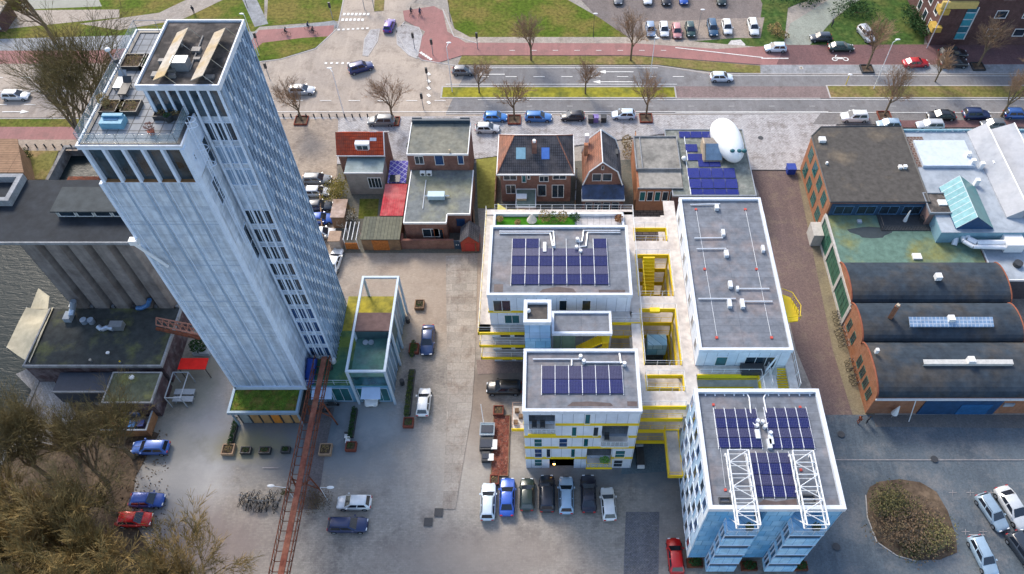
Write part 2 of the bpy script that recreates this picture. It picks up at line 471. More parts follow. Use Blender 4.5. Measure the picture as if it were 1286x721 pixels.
QUAY = mat('quay_wall_concrete', (.26, .26, .26), .9, .25, 1, c2=(.14, .13, .12), s2=.4, streak=.3)
q = M(); q.box(W0['x1'] - .02, W0['x1'] + .5, -260, W0['y1'] + .5, -3, .12); q.box(-500, W0['x1'] - .02, W0['y1'], W0['y1'] + .5, -3, .12)
o = q.build('quay_wall', QUAY); tag(o, 'concrete canal quay edge below the sail tent on the left', 'quay wall')
q = M(); q.ring(D0['x0'] - .5, D0['x1'] + .5, D0['y0'] - .5, D0['y1'] + .5, -3, .35, .52)
o = q.build('dock_wall', QUAY); tag(o, 'grey concrete wall around the small dock of dark water behind the silo', 'dock wall')

# --- north side, furthest first
zone('park_lawn', [(-300, 62), (-300, -40), (332, -40), (332, 28), (300, 58)], GRASS)
zone('bank_water', [(28, 12), (128, 8), (110, -30), (20, -30)], mat('pale_pond_water', (.13, .15, .13), .6, .2, .5))
zone('park_path', [(150, 38), (230, 24), (300, -10), (275, -20), (200, 16), (100, 30)], PATH)
zone('gravel_yard', [(-300, 36), (12, 36), (150, 22), (150, 12), (-300, 16)], PATH)
zone('park_lawn', [(320, 34), (335, 28), (338, -30), (436, -30), (428, 26)], GRASS)
zone('steps_path', [(320, 34), (337, 30), (318, -10), (300, -10)], GREYT)
zone('car_park', [(700, -30), (960, -30), (985, -30), (958, 47), (780, 52)], mat_ground('car_park_brick', (.24, .20, .18), (.20, .175, .165), (.15, .13, .12), (.3, .15, .02)))
zone('park_lawn', [(556, -30), (565, 16), (572, 40), (592, 48), (790, 48), (752, 22), (706, -4), (690, -30)], GRASS)
zone('park_lawn', [(994, -30), (984, 60), (956, 74), (870, 52), (952, 46), (962, -30)], GRASSD)
zone('car_park_bay', [(806, 28), (960, 22), (955, 48), (808, 48)], mat_ground('bay_paving', (.36, .30, .25), (.32, .27, .235), (.22, .19, .17), (.3, .15, .02)))
zone('gravel_patch', [(914, 56), (918, 51), (930, 50), (936, 56), (934, 65), (920, 66)], mat('white_gravel', (.5, .48, .45), .9, .3, 3))
zone('park_path', [(985, 60), (992, 30), (1090, -30), (1130, -30), (1050, 20), (1016, 60)], mat_ground('mossy_path', (.30, .32, .27), (.25, .27, .23), (.2, .2, .17)))
zone('park_lawn', [(1016, 58), (1050, 22), (1120, -30), (1170, -30), (1160, 58)], GRASSD)
zone('park_lawn', [(940, -30), (1085, -30), (985, 12), (960, 10)], GRASSD)
zone('pavement', [(-300, 58), (320, 40), (420, 26), (428, 34), (320, 50), (310, 66), (-300, 66)], GREYT)
zone('cycle_path', [(-300, 64), (110, 64), (315, 52), (325, 38), (420, 32), (416, 48), (322, 62), (300, 82), (-300, 82)], REDP)
zone('verge_grass', [(316, 66), (330, 54), (380, 48), (413, 46), (396, 60), (352, 74), (318, 78)], GRASS)
# --- carriageways
zone('main_road', [(-300, 82), (318, 79), (352, 75), (396, 62), (424, 36), (436, -30), (548, -30), (510, 8), (508, 28), (498, 40), (508, 60), (530, 76), (580, 84), (826, 83), (892, 93), (1500, 93), (1500, 144), (-300, 149)], ASPH)
zone('main_road', [(590, 83.5), (826, 84), (892, 94), (1500, 94), (1500, 143), (560, 143), (575, 110)], ASPHD)
zone('footpath', [(548, -30), (520, 4), (560, 12), (570, 36), (590, 47), (812, 47), (900, 55), (985, 62), (985, 70), (560, 58), (508, 25), (510, 8)], PATH)
zone('cycle_path', [(508, 26), (506, 14), (545, 8), (556, 14), (562, 40), (585, 54), (800, 55), (900, 62), (986, 57), (1500, 57), (1500, 81), (958, 82), (856, 74), (800, 70), (580, 70), (548, 80), (530, 76), (520, 66), (534, 40)], REDP)
zone('side_road', [(986, 57), (1500, 55), (1500, 80.5), (975, 81.5)], REDD)
zone('verge_grass', [(580, 70.5), (800, 71), (858, 75), (954, 83), (955, 92.5), (892, 90), (826, 81.5), (575, 81.5)], GRASSB)
zone('pavement', [(955, 82), (1500, 81), (1500, 92), (955, 92.5)], GREYT)
zone('median_paving', [(848, 109), (1042, 109), (1042, 124), (848, 124)], mat_ground('pink_median', (.27, .20, .19), (.23, .18, .17), (.17, .14, .13), (.3, .15, .02)))
zone('traffic_island', [(456, 70), (458, 50), (466, 38), (477, 37), (474, 52), (462, 71)], COBB)
zone('traffic_island', [(499, 56), (498, 36), (508, 31), (526, 35), (530, 44), (524, 74), (514, 70)], COBB)
zone('median_grass', [(471, -30), (485, -30), (482, 14), (470, 15)], GRASSB)
zone('verge_grass', [(-300, 150), (103, 150), (101, 160), (-300, 160)], GRASS)
zone('pavement', [(-300, 160), (101, 160), (100, 176), (-300, 176)], REDP)
zone('quay_paving', [(-300, 176), (100, 176), (98, 190), (-300, 190)], SAND)
zone('quay_lawn', [(-300, 190), (74, 190), (60, 226), (-300, 230)], GRASSB)
zone('pavement', [(340, 148), (1050, 144), (1050, 214), (940, 214), (860, 165), (600, 200), (345, 210)], COBB)
zone('side_street', [(340, 150), (425, 150), (420, 330), (330, 330)], SAND)
zone('parking_lane', [(1030, 143.5), (1500, 143), (1500, 157), (1020, 157)], mat_ground('lane_brick', (.25, .235, .225), (.21, .20, .195), (.15, .14, .13), (.3, .15, .02)))
zone('footway', [(1130, 152), (1500, 151), (1500, 160), (1130, 161)], REDD)
# raised medians with kerbs
def raised(px0, px1, py0, py1, m, name, kind='structure', h=.13):
    a = at(px0, py1); b = at(px1, py0)
    k = M(); k.ring(a.x, b.x, a.y, b.y, 0, h, .25); o = k.build('kerb', KERB); o['kind'] = 'structure'
    z = M(); z.box(a.x + .25, b.x - .25, a.y + .25, b.y - .25, 0, h - .02); o = z.build(name, m); o['kind'] = kind
raised(553, 848, 109, 124, mat('median_moss_grass', (.26, .24, .03), .95, .35, 1.2, c2=(.14, .15, .03), s2=.4, bump=.6), 'median_grass')
raised(1042, 1420, 107.5, 124, GRASSB, 'median_grass')
raised(1004, 1008, 84, 88, GRASSB, 'median_grass')
def kerbline(pts, name='kerb', w=.2, h=.12):
    k = M()
    P = [at(*p) for p in pts]
    for a, b in zip(P, P[1:]):
        d = (b - a).normalized(); n = Vector((-d.y, d.x, 0)) * w / 2
        k.add([a - n, b - n, b + n, a + n, (a - n) + Vector((0, 0, h)), (b - n) + Vector((0, 0, h)), (b + n) + Vector((0, 0, h)), (a + n) + Vector((0, 0, h))],
              [(4, 5, 6, 7), (0, 1, 5, 4), (1, 2, 6, 5), (2, 3, 7, 6), (3, 0, 4, 7)])
    o = k.build(name, KERB); o['kind'] = 'structure'
kerbline([(318, 79), (352, 75), (396, 62), (424, 36), (436, -20)])
kerbline([(508, 28), (498, 40), (508, 60), (530, 76), (580, 84), (826, 83), (892, 93), (1400, 93)])
kerbline([(560, 143.5), (1030, 143.5)]); kerbline([(600, 55), (570, 46), (556, 12)]); kerbline([(-200, 149.5), (330, 149.5)])
kerbline([(1030, 124), (848, 124)])
kerbline([(499, 56), (498, 36), (508, 31), (526, 35), (530, 44), (524, 74), (514, 70), (499, 56)])
kerbline([(456, 70), (458, 50), (466, 38), (477, 37), (474, 52), (462, 71), (456, 70)])
# --- plaza side
LAYER[0] = 0
zone('brick_alley', [(938, 214), (1010, 214), (1095, 525), (1035, 525), (1000, 440), (952, 240)], BRK)
zone('alley_edge', [(1000, 214), (1012, 214), (1100, 525), (1072, 525), (1046, 440)], mat_ground('mossy_brick', (.26, .22, .14), (.23, .19, .13), (.17, .14, .11), (.3, .11, .015), fine=.3))
zone('parking_asphalt', [(1000, 521), (1500, 521), (1500, 900), (1000, 900)], ASPHB)
zone('forecourt_strip', [(1095, 521), (1500, 521), (1500, 540), (1100, 536)], mat_ground('dark_strip', (.14, .135, .13), (.12, .12, .12), (.18, .16, .14)))
zone('shade_court', [(796, 440), (860, 440), (866, 590), (780, 596)], mat_ground('slate_court_shade', (.12, .16, .18), (.10, .14, .16), (.16, .18, .19)))  # slate tone puts the shade of the decks into the ground colour
zone('court_tiles', [(796, 255), (850, 255), (852, 440), (796, 440)], mat_ground('court_clay_tiles', (.20, .155, .125), (.17, .135, .115), (.12, .10, .09), (1.0, .5, .06), joint=.4))
zone('cobble_patch', [(786, 643), (828, 643), (826, 800), (780, 800)], COBD)
zone('dark_track', [(384, 512), (420, 512), (410, 560), (398, 640), (368, 640), (380, 560)], mat_ground('track_brick', (.17, .15, .15), (.145, .135, .135), (.21, .19, .18), (.22, .11, .02)))
zone('building_plinth_paving', [(598, 452), (660, 452), (660, 468), (600, 470)], mat_ground('plinth_paving', (.25, .19, .165), (.22, .175, .16), (.17, .14, .12)))
zone('woodland_floor', [(66, 470), (130, 515), (200, 545), (170, 600), (165, 650), (210, 720), (200, 900), (-400, 900), (-400, 640), (66, 560)], SOIL)
zone('boardwalk', [(20, 470), (52, 455), (96, 520), (84, 535)], mat_ground('boardwalk_planks', (.36, .34, .32), (.3, .29, .28), (.22, .2, .18), (3, .3, .03), rot=.9))
zone('garden_ground', [(425, 205), (620, 205), (830, 200), (860, 255), (600, 262), (604, 318), (420, 318)], mat_ground('backyard_ground', (.13, .125, .105), (.10, .11, .10), (.2, .17, .13)))
zone('garden_grass', [(452, 250), (476, 250), (474, 275), (450, 275)], GRASS)
zone('alley_green', [(598, 195), (624, 195), (622, 262), (600, 262)], mat('moss_yellow_green', (.22, .21, .05), .9, .3, 1.5))
zone('planting_bed', [(1088, 622), (1092, 612), (1104, 605), (1130, 602), (1156, 606), (1176, 618), (1190, 642), (1200, 672), (1202, 694), (1180, 703), (1150, 704), (1126, 697), (1102, 680), (1090, 650)], SOIL)
zone('worn_strip', [(560, 322), (600, 318), (597, 450), (592, 520), (572, 640), (556, 640), (562, 500)], mat_ground('pale_slab_strip', (.385, .345, .30), (.345, .315, .28), (.24, .19, .155), (2.0, 1.2, .03), fine=.25, joint=.7))
kerbline([(1087, 622), (1089, 650), (1101, 681), (1126, 698), (1150, 705)], w=.1)
kerbline([(598, 322), (595, 450), (590, 520)], w=.12, h=.05)
# --- painted markings
mk = M()
def stripe(p, q, w=.14, dash=None, z=.26):
    a = at(*p); b = at(*q); d = (b - a); L = d.length; d.normalize(); n = Vector((-d.y, d.x, 0)) * w / 2
    s = 0
    while s < L:
        e = min(L, s + (dash[0] if dash else L))
        u = a + d * s; v = a + d * e
        mk.add([(u - n)[:2] + (z,), (v - n)[:2] + (z,), (v + n)[:2] + (z,), (u + n)[:2] + (z,)], [(0, 1, 2, 3)])
        s = e + (dash[1] if dash else 1)
Z0 = .13
def st(p, q, w=.14, dash=None): stripe(p, q, w, dash, Z0)
st((-150, 98), (330, 98), .16, (2, 3)); st((-150, 116), (318, 114), .16); st((-150, 132), (100, 132), .16, (2, 3)); st((330, 127), (560, 127), .14, (2, 3))
st((600, 97), (880, 97), .16, (2, 3)); st((560, 106.5), (850, 106.5), .14); st((590, 86), (826, 86), .14); st((560, 134), (1286, 134), .05, (1, 6))
st((340, 141), (1040, 141), .12); st((600, 126), (1400, 126), .12); st((848, 142), (1400, 142), .12); st((1286, 96), (900, 96), .1)
st((848, 60.5), (958, 73), .2); st((640, 64), (840, 64), .12, (1, 3)); st((956, 74), (990, 74), .25)
for i in range(6): st((430 + i * 5, 27), (431 + i * 5, 24), .5)
for i in range(7): st((432 + i * 5, 20), (433 + i * 5, 17), .5); st((424 + i * 6, 38 - i * .3), (427 + i * 6, 38 - i * .3), .5)
for i in range(6): st((408 + i * 7, 80), (411 + i * 7, 80), .5)
for i in range(5): st((537, 92 + i * 9), (540, 95 + i * 9), .5); st((528 + i * 3, 66 + i * 2), (530 + i * 3, 68 + i * 2), .5)
def arrow(px, py, s=1, l=3.2):
    a = at(px, py); z = Z0
    mk.add([(a.x - l / 2 * s, a.y - .1, z), (a.x + l / 2 * s, a.y - .1, z), (a.x + l / 2 * s, a.y + .1, z), (a.x - l / 2 * s, a.y + .1, z)], [(0, 1, 2, 3)])
    mk.add([(a.x + l / 2 * s, a.y - .5, z), (a.x + (l / 2 + 1.4) * s, a.y, z), (a.x + l / 2 * s, a.y + .5, z)], [(0, 1, 2)])
arrow(15, 141); arrow(778, 91, -1, 5); arrow(775, 103.5, -1, 6); arrow(620, 94, -1, 4)
# moped symbol on the red road
c = at(1055, 75)
for (dx, dy) in ((-1.0, 0), (1.0, 0)):
    for k in range(10):
        t0, t1 = k * .628, (k + 1) * .628
        mk.add([(c.x + dx + .55 * math.cos(t0), c.y + dy + .55 * math.sin(t0), Z0), (c.x + dx + .55 * math.cos(t1), c.y + dy + .55 * math.sin(t1), Z0),
                (c.x + dx + .35 * math.cos(t1), c.y + dy + .35 * math.sin(t1), Z0), (c.x + dx + .35 * math.cos(t0), c.y + dy + .35 * math.sin(t0), Z0)], [(0, 1, 2, 3)])
mk.add([(c.x - 1, c.y, Z0), (c.x + .7, c.y, Z0), (c.x + .6, c.y + .5, Z0), (c.x - .8, c.y + .6, Z0)], [(0, 1, 2, 3)])
mk.add([(c.x - .9, c.y + .6, Z0), (c.x - .7, c.y + .6, Z0), (c.x - .3, c.y + 1.3, Z0), (c.x - .55, c.y + 1.3, Z0)], [(0, 1, 2, 3)])
mk0 = mk; mk = M()
# parking T marks
for (x, y) in ((1218, 619), (1196, 619), (1244, 619), (1212, 668), (1234, 668), (1262, 668)):
    st((x - 5, y), (x + 5, y), .05); st((x, y - 3), (x, y + 4), .05)
st((1216, 672), (1236, 672), .09)
st((1040, 578), (1400, 578), .07); st((330, 588), (350, 588), .1)
o = mk.build('road_markings', mat('faded_marking', (.34, .31, .31), .8, .3, 2)); o['kind'] = 'structure'
o = mk0.build('road_markings', MARK); o['kind'] = 'structure'
for (x, y, r) in ((551, 644, .5), (538, 656, .5)):
    c = at(x, y); k = M(); k.box(c.x - r, c.x + r, c.y - r, c.y + r, Z0, Z0 + .02)
    tag(k.build('drain_cover', DARKM), 'square dark drain cover in the middle of the plaza, ' + ('upper right' if x > 545 else 'lower left') + ' of the pair', 'drain cover', 'drain covers in the plaza')
for (x, y, l) in ((1056, 546, 'on the blue asphalt near the big roof with trusses'), (1173, 577, 'on the pale line across the blue asphalt'), (1050, 687, 'on the blue asphalt below the truss-roofed block'), (955, 174, 'in the pale cobbles beside the white capsule')):
    c = at(x, y); k = M(); k.cyl(c.x, c.y, Z0, Z0 + .03, .45, 14)
    tag(k.build('manhole_cover', DARKM), 'round dark manhole cover ' + l, 'manhole cover', 'round manhole covers')
# ================================================================ SILO TOWER
TOW = mat_brick('pale_blue_concrete', (.76, .84, .92), (.64, .74, .85), (.40, .48, .58), 60, 1.97, .03, .75, var=.16, scale=1.1, c3=(.50, .59, .70), s3=.5, lo=.47, hi=.62, streak=.5, bump=.1)
TOWR = mat('blue_grey_rib', (.36, .46, .58), .7, .15, 1.0, streak=.15)
TOWL = mat('light_blue_rib', (.66, .75, .86), .6, .1, 1.5)
TOWD = mat('slate_blue_louvre', (.07, .11, .18), .4, .45, .8)
TOWM = mat('mid_blue_panel', (.30, .42, .56), .6, .25, .8)
TILEF = mat_brick('terrace_tiles', (.30, .31, .32), (.25, .26, .27), (.13, .13, .13), .9, .9, .05, .85, wall=False, offset=0, var=.2, scale=.9)
RFT = mat('rough_dark_roof', (.06, .055, .052), .9, .4, 1.8, c2=(.15, .13, .115), s2=.6, bump=.4)
BEIGE = mat('weathered_beige_sheet', (.46, .42, .36), .8, .2, 2, c2=(.44, .33, .18), s2=.3)
X0, X1, Y0, Y1, ZB, ZT = -39.2, -30.65, 48.0, 63.7, 4.2, 45.0
WX1, WY0, WY1, ZR = -27.45, 52.1, 60.5, 48.2
tower = thing('silo_tower', 'tall pale blue converted concrete silo tower with a roof terrace and dark raised roof', 'tower', (X0, Y0, 0))
m = M(); m.box(X0, X1, Y0, Y1, ZB, 40.6); m.box(X0, X1, Y1 - 11.2, Y1, 40.6, ZT - .35)
m.box(X1, WX1, WY0, WY1, 0, 44.6); m.box(X0 + 5.2, X1, 51.9, WY1, ZT - .35, ZR - .4); m.box(X1, WX1, WY0 - .02, WY1, 44.6, ZR - .4)
m.box(X0 + 1, X1, 50.5, 62, 0, ZB)
m.build('wall', TOW, tower)
# south face: ribs and joints
m = M()
pan = (X1 - X0) / 5
for k in range(1, 5):
    x = X0 + pan * k; m.box(x - .09, x + .09, Y0 - .05, Y0 + .01, ZB + .3, 40.5)
for z in (10.2, 16.4, 22.6, 28.8, 35.0): m.box(X0, X1, Y0 - .02, Y0 + .01, z, z + .06)
m.build('groove', TOWR, tower)
m = M(); m.box(X0 - .25, X0 + .02, Y0 - .22, Y0 + .25, ZB - .1, 40.6); m.box(X1 - .1, X1 + .2, Y0 - .25, Y0 + .3, ZB - .1, ZT - .3)
m.box(X0 - .25, X1 + .2, Y0 - .22, Y0 + .02, ZB - .35, ZB + .25)
for k in range(0, 5):
    x = X0 + .3 + pan * k; m.box(x, x + .06, Y0 - .07, Y0, ZB + .3, 40.4)
m.build('corner_rib', TOWL, tower)
# restaurant storey: glass between slanted white columns
m = M(); m.box(X0 + .15, X1 - .15, Y0 + .35, Y0 + .41, 40.6, ZT - .4); m.box(X0 + .2, X0 + .26, Y0 + .4, Y0 + 4.4, 40.6, ZT - .4)
m.build('restaurant_glass', glass('smoky_glass', (.03, .05, .065), .08, .6), tower)
m = M()
for k in range(6):
    x = X0 + .2 + (X1 - X0 - .4) * k / 5; m.box(x - .13, x + .13, Y0 - .05, Y0 + .34, 40.6, ZT - .4)
for y in (Y0 + 1.7, Y0 + 3.2): m.box(X0 - .02, X0 + .35, y, y + .3, 40.6, ZT - .4)
m.box(X1 - .5, X1, Y0 + .4, Y0 + 4.3, 40.6, ZT - .4)
m.build_each('column', TOWL, tower)
m = M(); m.box(X0, X1, Y0, Y0 + 4.6, 40.6, 40.66); m.build('restaurant_floor', mat('wood_floor', (.30, .15, .06), .6, .3, 1.5), tower)
m = M(); m.box(X0 - .15, X1 + .1, Y0 - .15, Y1 + .1, ZT - .4, ZT - .12); m.build('terrace_slab', TOWL, tower)
m = M(); m.box(X0 + .35, X1 - .35, Y0 + .35, Y1 - .3, ZT - .12, ZT - .06); m.build('terrace_paving', TILEF, tower)
m = M(); m.ring(X0 - .18, X1 + .12, Y0 - .18, Y1 + .12, ZT - .14, ZT + .06, .16)
m.build('terrace_rim', WHITE, tower)
m = M(); m.ring(X0 + .12, X1 - .1, Y0 + .12, Y1 - .1, ZT - .1, ZT + .03, .3); m.build('gutter', DARKM, tower)
gl = M(); rl = M()
pts = [(X0 + .1, Y1 - .1), (X0 + .1, Y0 + .15), (X1 - .35, Y0 + .15), (X1 - .35, 51.6)]
rail(rl, pts, ZT, 1.15, 1.5, .028); rail(rl, [(X0 + .1, Y1 - .1), (X0 + 6, Y1 - .1)], ZT, 1.15, 1.5, .028)
rl.build('railing', GREYM, tower)
for (a, b) in zip(pts, pts[1:]):
    gl.bar((a[0], a[1], ZT + .55), (b[0], b[1], ZT + .55), .01, 4) if False else None
    dx, dy = b[0] - a[0], b[1] - a[1]
    gl.box(min(a[0], b[0]) - .008, max(a[0], b[0]) + .008, min(a[1], b[1]) - .008, max(a[1], b[1]) + .008, ZT + .1, ZT + 1.05)
gl.build('railing_glass', clear_glass('pale_clear_glass', (.5, .65, .7), .16), tower)
# raised roof
m = M(); m.ring(X0 + 4.95, WX1 + .15, 51.55, WY1 + .15, ZR - .45, ZR + .1, .14); rim = m.build('roof_rim', WHITE, tower)
m = M(); m.box(X0 + 5.15, WX1 - .05, 51.75, WY1 - .05, ZR - .4, ZR - .1); roof = m.build('roof', RFT, tower)
m = M()
for px0, py0, px1, py1 in ((204, 94, 236, 34), (252, 94, 283, 34)):
    a = at(px0 + 2, py0, ZR + .9); b = at(px1, py1, ZR + .9)
    w = 1.15
    m.add([(a.x - w, a.y, ZR + .35), (a.x, a.y, ZR + .85), (b.x, b.y, ZR + .85), (b.x - w, b.y, ZR + .35), (a.x - w, a.y, ZR + .29), (a.x, a.y, ZR + .79), (b.x, b.y, ZR + .79), (b.x - w, b.y, ZR + .29)],
          [(0, 1, 2, 3), (7, 6, 5, 4), (0, 4, 5, 1), (1, 5, 6, 2), (2, 6, 7, 3), (3, 7, 4, 0)])
    n = 4
    for k in range(n):
        y = a.y + (b.y - a.y) * k / (n - 1) ; x = a.x + (b.x - a.x) * k / (n - 1)
        m.bar((x, y, ZR + .83), (x + .7, y, ZR - .1), .035)
m.build('sloping_cover', BEIGE, tower)
m = M(); c = at(229, 84, ZR); m.cbox(c.x, c.y, ZR - .1, 1.3, 1.0, .9); m.build('air_unit', GREYM, tower)
m = M()
for k in range(10):
    x = random.uniform(X0 + 5.8, WX1 - .8); y = random.uniform(52.4, WY1 - .6); m.cbox(x, y, ZR - .1, random.uniform(.3, .8), random.uniform(.3, .7), random.uniform(.15, .5))
m.path([at(238, 88, ZR), at(255, 45, ZR)], .06); m.build('roof_equipment', mat('mixed_grey_metal', (.20, .19, .18), .6, .35, 1.5), tower)
# glazing under the raised roof, south side
m = M(); m.box(X0 + 5.5, WX1 - .2, WY0 - .03 - .2, WY0 - .2, 44.7, ZR - .5)
m.build('penthouse_glass', glass('smoky_glass', (.03, .05, .065)), tower)
m = M()
for k in range(8):
    x = X0 + 5.5 + (WX1 - X0 - 5.7) * k / 7; m.box(x - .09, x + .09, WY0 - .36, WY0 - .2, 44.0 if x < X1 else 4.6, ZR - .45)
m.build('mullion', TOWL, tower)
# wing south face: window bands per storey
for s in range(14):
    z = 5.0 + s * 2.83
    if s in (10,): continue
    fr = window(tower, WY0, 'y', -1, X1 + .12, WX1 - .22, z - .1, z + 2.1, g=GLB if s < 4 else (TOWM if s in (11, 12) else GLD), fr=TOWL, mull=4, t=.11)
# wing east face: slender staggered louvres and pale fins
fin = M()
ncol = 15
cw = (WY1 - WY0) / ncol
for k in range(ncol + 1):
    y = WY0 + k * cw; fin.box(WX1 - .02, WX1 + .16, y - .045, y + .045, 4.4, ZR - .45)
fin.build('fin', TOWR, tower)
rr = random.Random(3)
for k in range(ncol):
    dk = M(); lt = M(); md = M()
    y = WY0 + k * cw + .05; z = 4.6 - (k % 3) * .95
    while z < ZR - .6:
        h = 1.95; e = min(ZR - .5, z + h); b = max(4.5, z)
        if e > b + .1: (dk if rr.random() < .6 else md).box(WX1 - .01, WX1 + .03, y + .04, y + cw - .14, b, e)
        z += h; e = min(ZR - .5, z + .9); b = max(4.5, z)
        if e > b + .1: (lt if rr.random() < .8 else md).box(WX1 - .01, WX1 + .05, y + .04, y + cw - .14, b, e)
        z += .9
    dk.build('louvre', TOWD, tower); lt.build('spandrel_panel', WHITEP if k % 2 else TOWL, tower); md.build('blue_panel', TOWM, tower)
# ladder with hoops and lift door strip on the main block's east face
m = M()
for y in (49.6, 50.1): m.bar((X1 + .35, y, 30), (X1 + .35, y, ZT + 1.1), .035)
for k in range(48): m.bar((X1 + .35, 49.6, 30.2 + k * .32), (X1 + .35, 50.1, 30.2 + k * .32), .02)
for z in (ZT + 1.1, ZT + .5, 43, 41):
    m.path([(X1 + .35 + .75 * math.sin(t * math.pi / 8), 49.85 + .4 * math.cos(t * math.pi / 8), z) for t in range(9)], .03)
m.build('ladder', TOWL, tower)
for (z0, z1, y0, y1) in ((36.0, 39.0, 49.5, 50.6), (39.6, 42.6, 51.0, 51.9), (42.3, 43.0, 48.9, 49.2), (26, 31, 50.9, 51.8)):
    window(tower, X1, 'x', 1, y0, y1, z0, z1, g=GLD, fr=TOWL, trans=.5)
m = M(); c = atY(178, 305, Y0)
m.bar((c.x - .6, Y0 - .4, c.z + .6), (c.x + 1.4, Y0 - .4, c.z - 3.2), .16, 6); m.box(c.x - .7, c.x + .1, Y0 - .7, Y0 - .1, c.z + .4, c.z + 1.0)
m.build('wall_hatch', WHITEP, tower)
# things standing on the terrace
for i, (px, py, w, d, lab) in enumerate(((170, 80, 2.0, 1.9, 'dark planter of dry stalks on the tower terrace, left one by the far railing'), (190, 80, 1.5, 1.9, 'planter of green sedum on the tower terrace beside the raised roof'),
        (143, 137, 1.9, 1.6, 'dark planter with a golden tuft on the tower terrace near the railing'), (163, 137, 1.9, 1.6, 'dark planter of grey herbs in the middle of the tower terrace'), (214, 145, 2.5, 1.2, 'dark planter against the glazed room of the tower terrace'))):
    c = at(px, py, ZT); p = thing('terrace_planter', lab, 'planter', (c.x, c.y, ZT - .06), 'planters on the tower terrace')
    m = M(); m.ring(c.x - w / 2, c.x + w / 2, c.y - d / 2, c.y + d / 2, ZT - .06, ZT + .4, .08); m.build('box', DARKM, p)
    m = M(); m.box(c.x - w / 2 + .08, c.x + w / 2 - .08, c.y - d / 2 + .08, c.y + d / 2 - .08, ZT - .06, ZT + .28); m.build('soil', SOIL, p)
    m = M(); m.leaves((c.x, c.y, ZT + .4), (w * .42, d * .42, .2), 140, .09)
    if i == 2: m.leaves((c.x - .6, c.y + .2, ZT + .9), (.5, .5, .6), 260, .1)
    m.build('plants', LEAF if i == 1 else LEAFY, p)
c = at(144, 156, ZT); p = thing('covered_seat', 'turquoise tarpaulin-covered bench near the front of the tower terrace', 'bench', (c.x, c.y, ZT - .06))
m = M(); m.cbox(c.x, c.y, ZT - .06, 1.9, 1.1, .62); m.cbox(c.x, c.y + .35, ZT + .56, 1.7, .35, .22)
bm_ = m.build('cover', mat('turquoise_tarpaulin', (.16, .36, .48), .6, .15, 2), p)
m = M(); m.cbox(c.x - .05, c.y + .02, ZT + .565, 1.2, .4, .04); m.build('cushion', mat('dark_blue_cushion', (.05, .14, .26), .8, .2, 3), p)
c = at(191, 168, ZT); p = thing('potted_plant', 'terracotta pot with a red-leaved plant near the front railing of the tower terrace', 'potted plant', (c.x, c.y, ZT - .06))
m = M(); m.cyl(c.x, c.y, ZT - .06, ZT + .35, .22, 10, .3); m.build('pot', mat('terracotta', (.35, .12, .08), .8), p)
m = M(); m.leaves((c.x, c.y + .1, ZT + .7), (.45, .45, .35), 120, .1); m.build('foliage', mat('reddish_leaves', (.30, .16, .12), .8, .4), p)
c = at(213, 151, ZT); p = thing('potted_plant', 'round dark pot beside the glazed room of the tower terrace', 'potted plant', (c.x, c.y, ZT - .06))
m = M(); m.cyl(c.x, c.y, ZT - .06, ZT + .5, .3, 12, .38); m.build('pot', DARKM, p); m = M(); m.leaves((c.x, c.y, ZT + .6), (.3, .3, .15), 60, .08); m.build('foliage', LEAFD, p)
for i, (px, py) in enumerate(((149, 82), (160, 96))):
    c = at(px, py + 6, ZT)
    p = thing('terrace_lamp', ('white globe lamp on the far-left railing of the tower terrace', 'lamp post with a dark shade standing among the loungers of the tower terrace')[i], 'lamp', (c.x, c.y, ZT), 'terrace lamps')
    m = M(); m.cyl(c.x, c.y, ZT - .06, ZT + 2.1, .06, 8); m.build('pole', GREYM, p); m = M(); m.ball((c.x, c.y, ZT + 2.2), .25, .25, .2); m.build('lamp_head', WHITEP if i == 0 else DARKM, p)
for i, (px, py) in enumerate(((152, 107), (158, 115))):
    c = at(px, py, ZT); p = thing('deck_lounger', ('grey deck lounger beside the left railing of the tower terrace', 'dark deck lounger just in front of the grey one on the tower terrace')[i], 'lounger', (c.x, c.y, ZT - .06), 'loungers on the tower terrace')
    m = M(); m.cbox(c.x, c.y, ZT + .24, .75, 1.5, .1); m.build('seat', GREYM if i == 0 else DARKM, p)
    m = M(); m.add([(c.x - .37, c.y + .75, ZT + .25), (c.x + .37, c.y + .75, ZT + .25), (c.x + .37, c.y + 1.2, ZT + .75), (c.x - .37, c.y + 1.2, ZT + .75), (c.x - .37, c.y + .8, ZT + .2), (c.x + .37, c.y + .8, ZT + .2), (c.x + .37, c.y + 1.25, ZT + .7), (c.x - .37, c.y + 1.25, ZT + .7)], [(0, 1, 2, 3), (7, 6, 5, 4), (0, 4, 5, 1), (2, 6, 7, 3), (1, 5, 6, 2), (3, 7, 4, 0)]); m.build('backrest', GREYM if i == 0 else DARKM, p)
    for sx in (-.32, .32):
        for sy in (-.65, .65):
            m = M(); m.box(c.x + sx - .03, c.x + sx + .03, c.y + sy - .03, c.y + sy + .03, ZT - .06, ZT + .24); m.build('leg', DARKM, p)

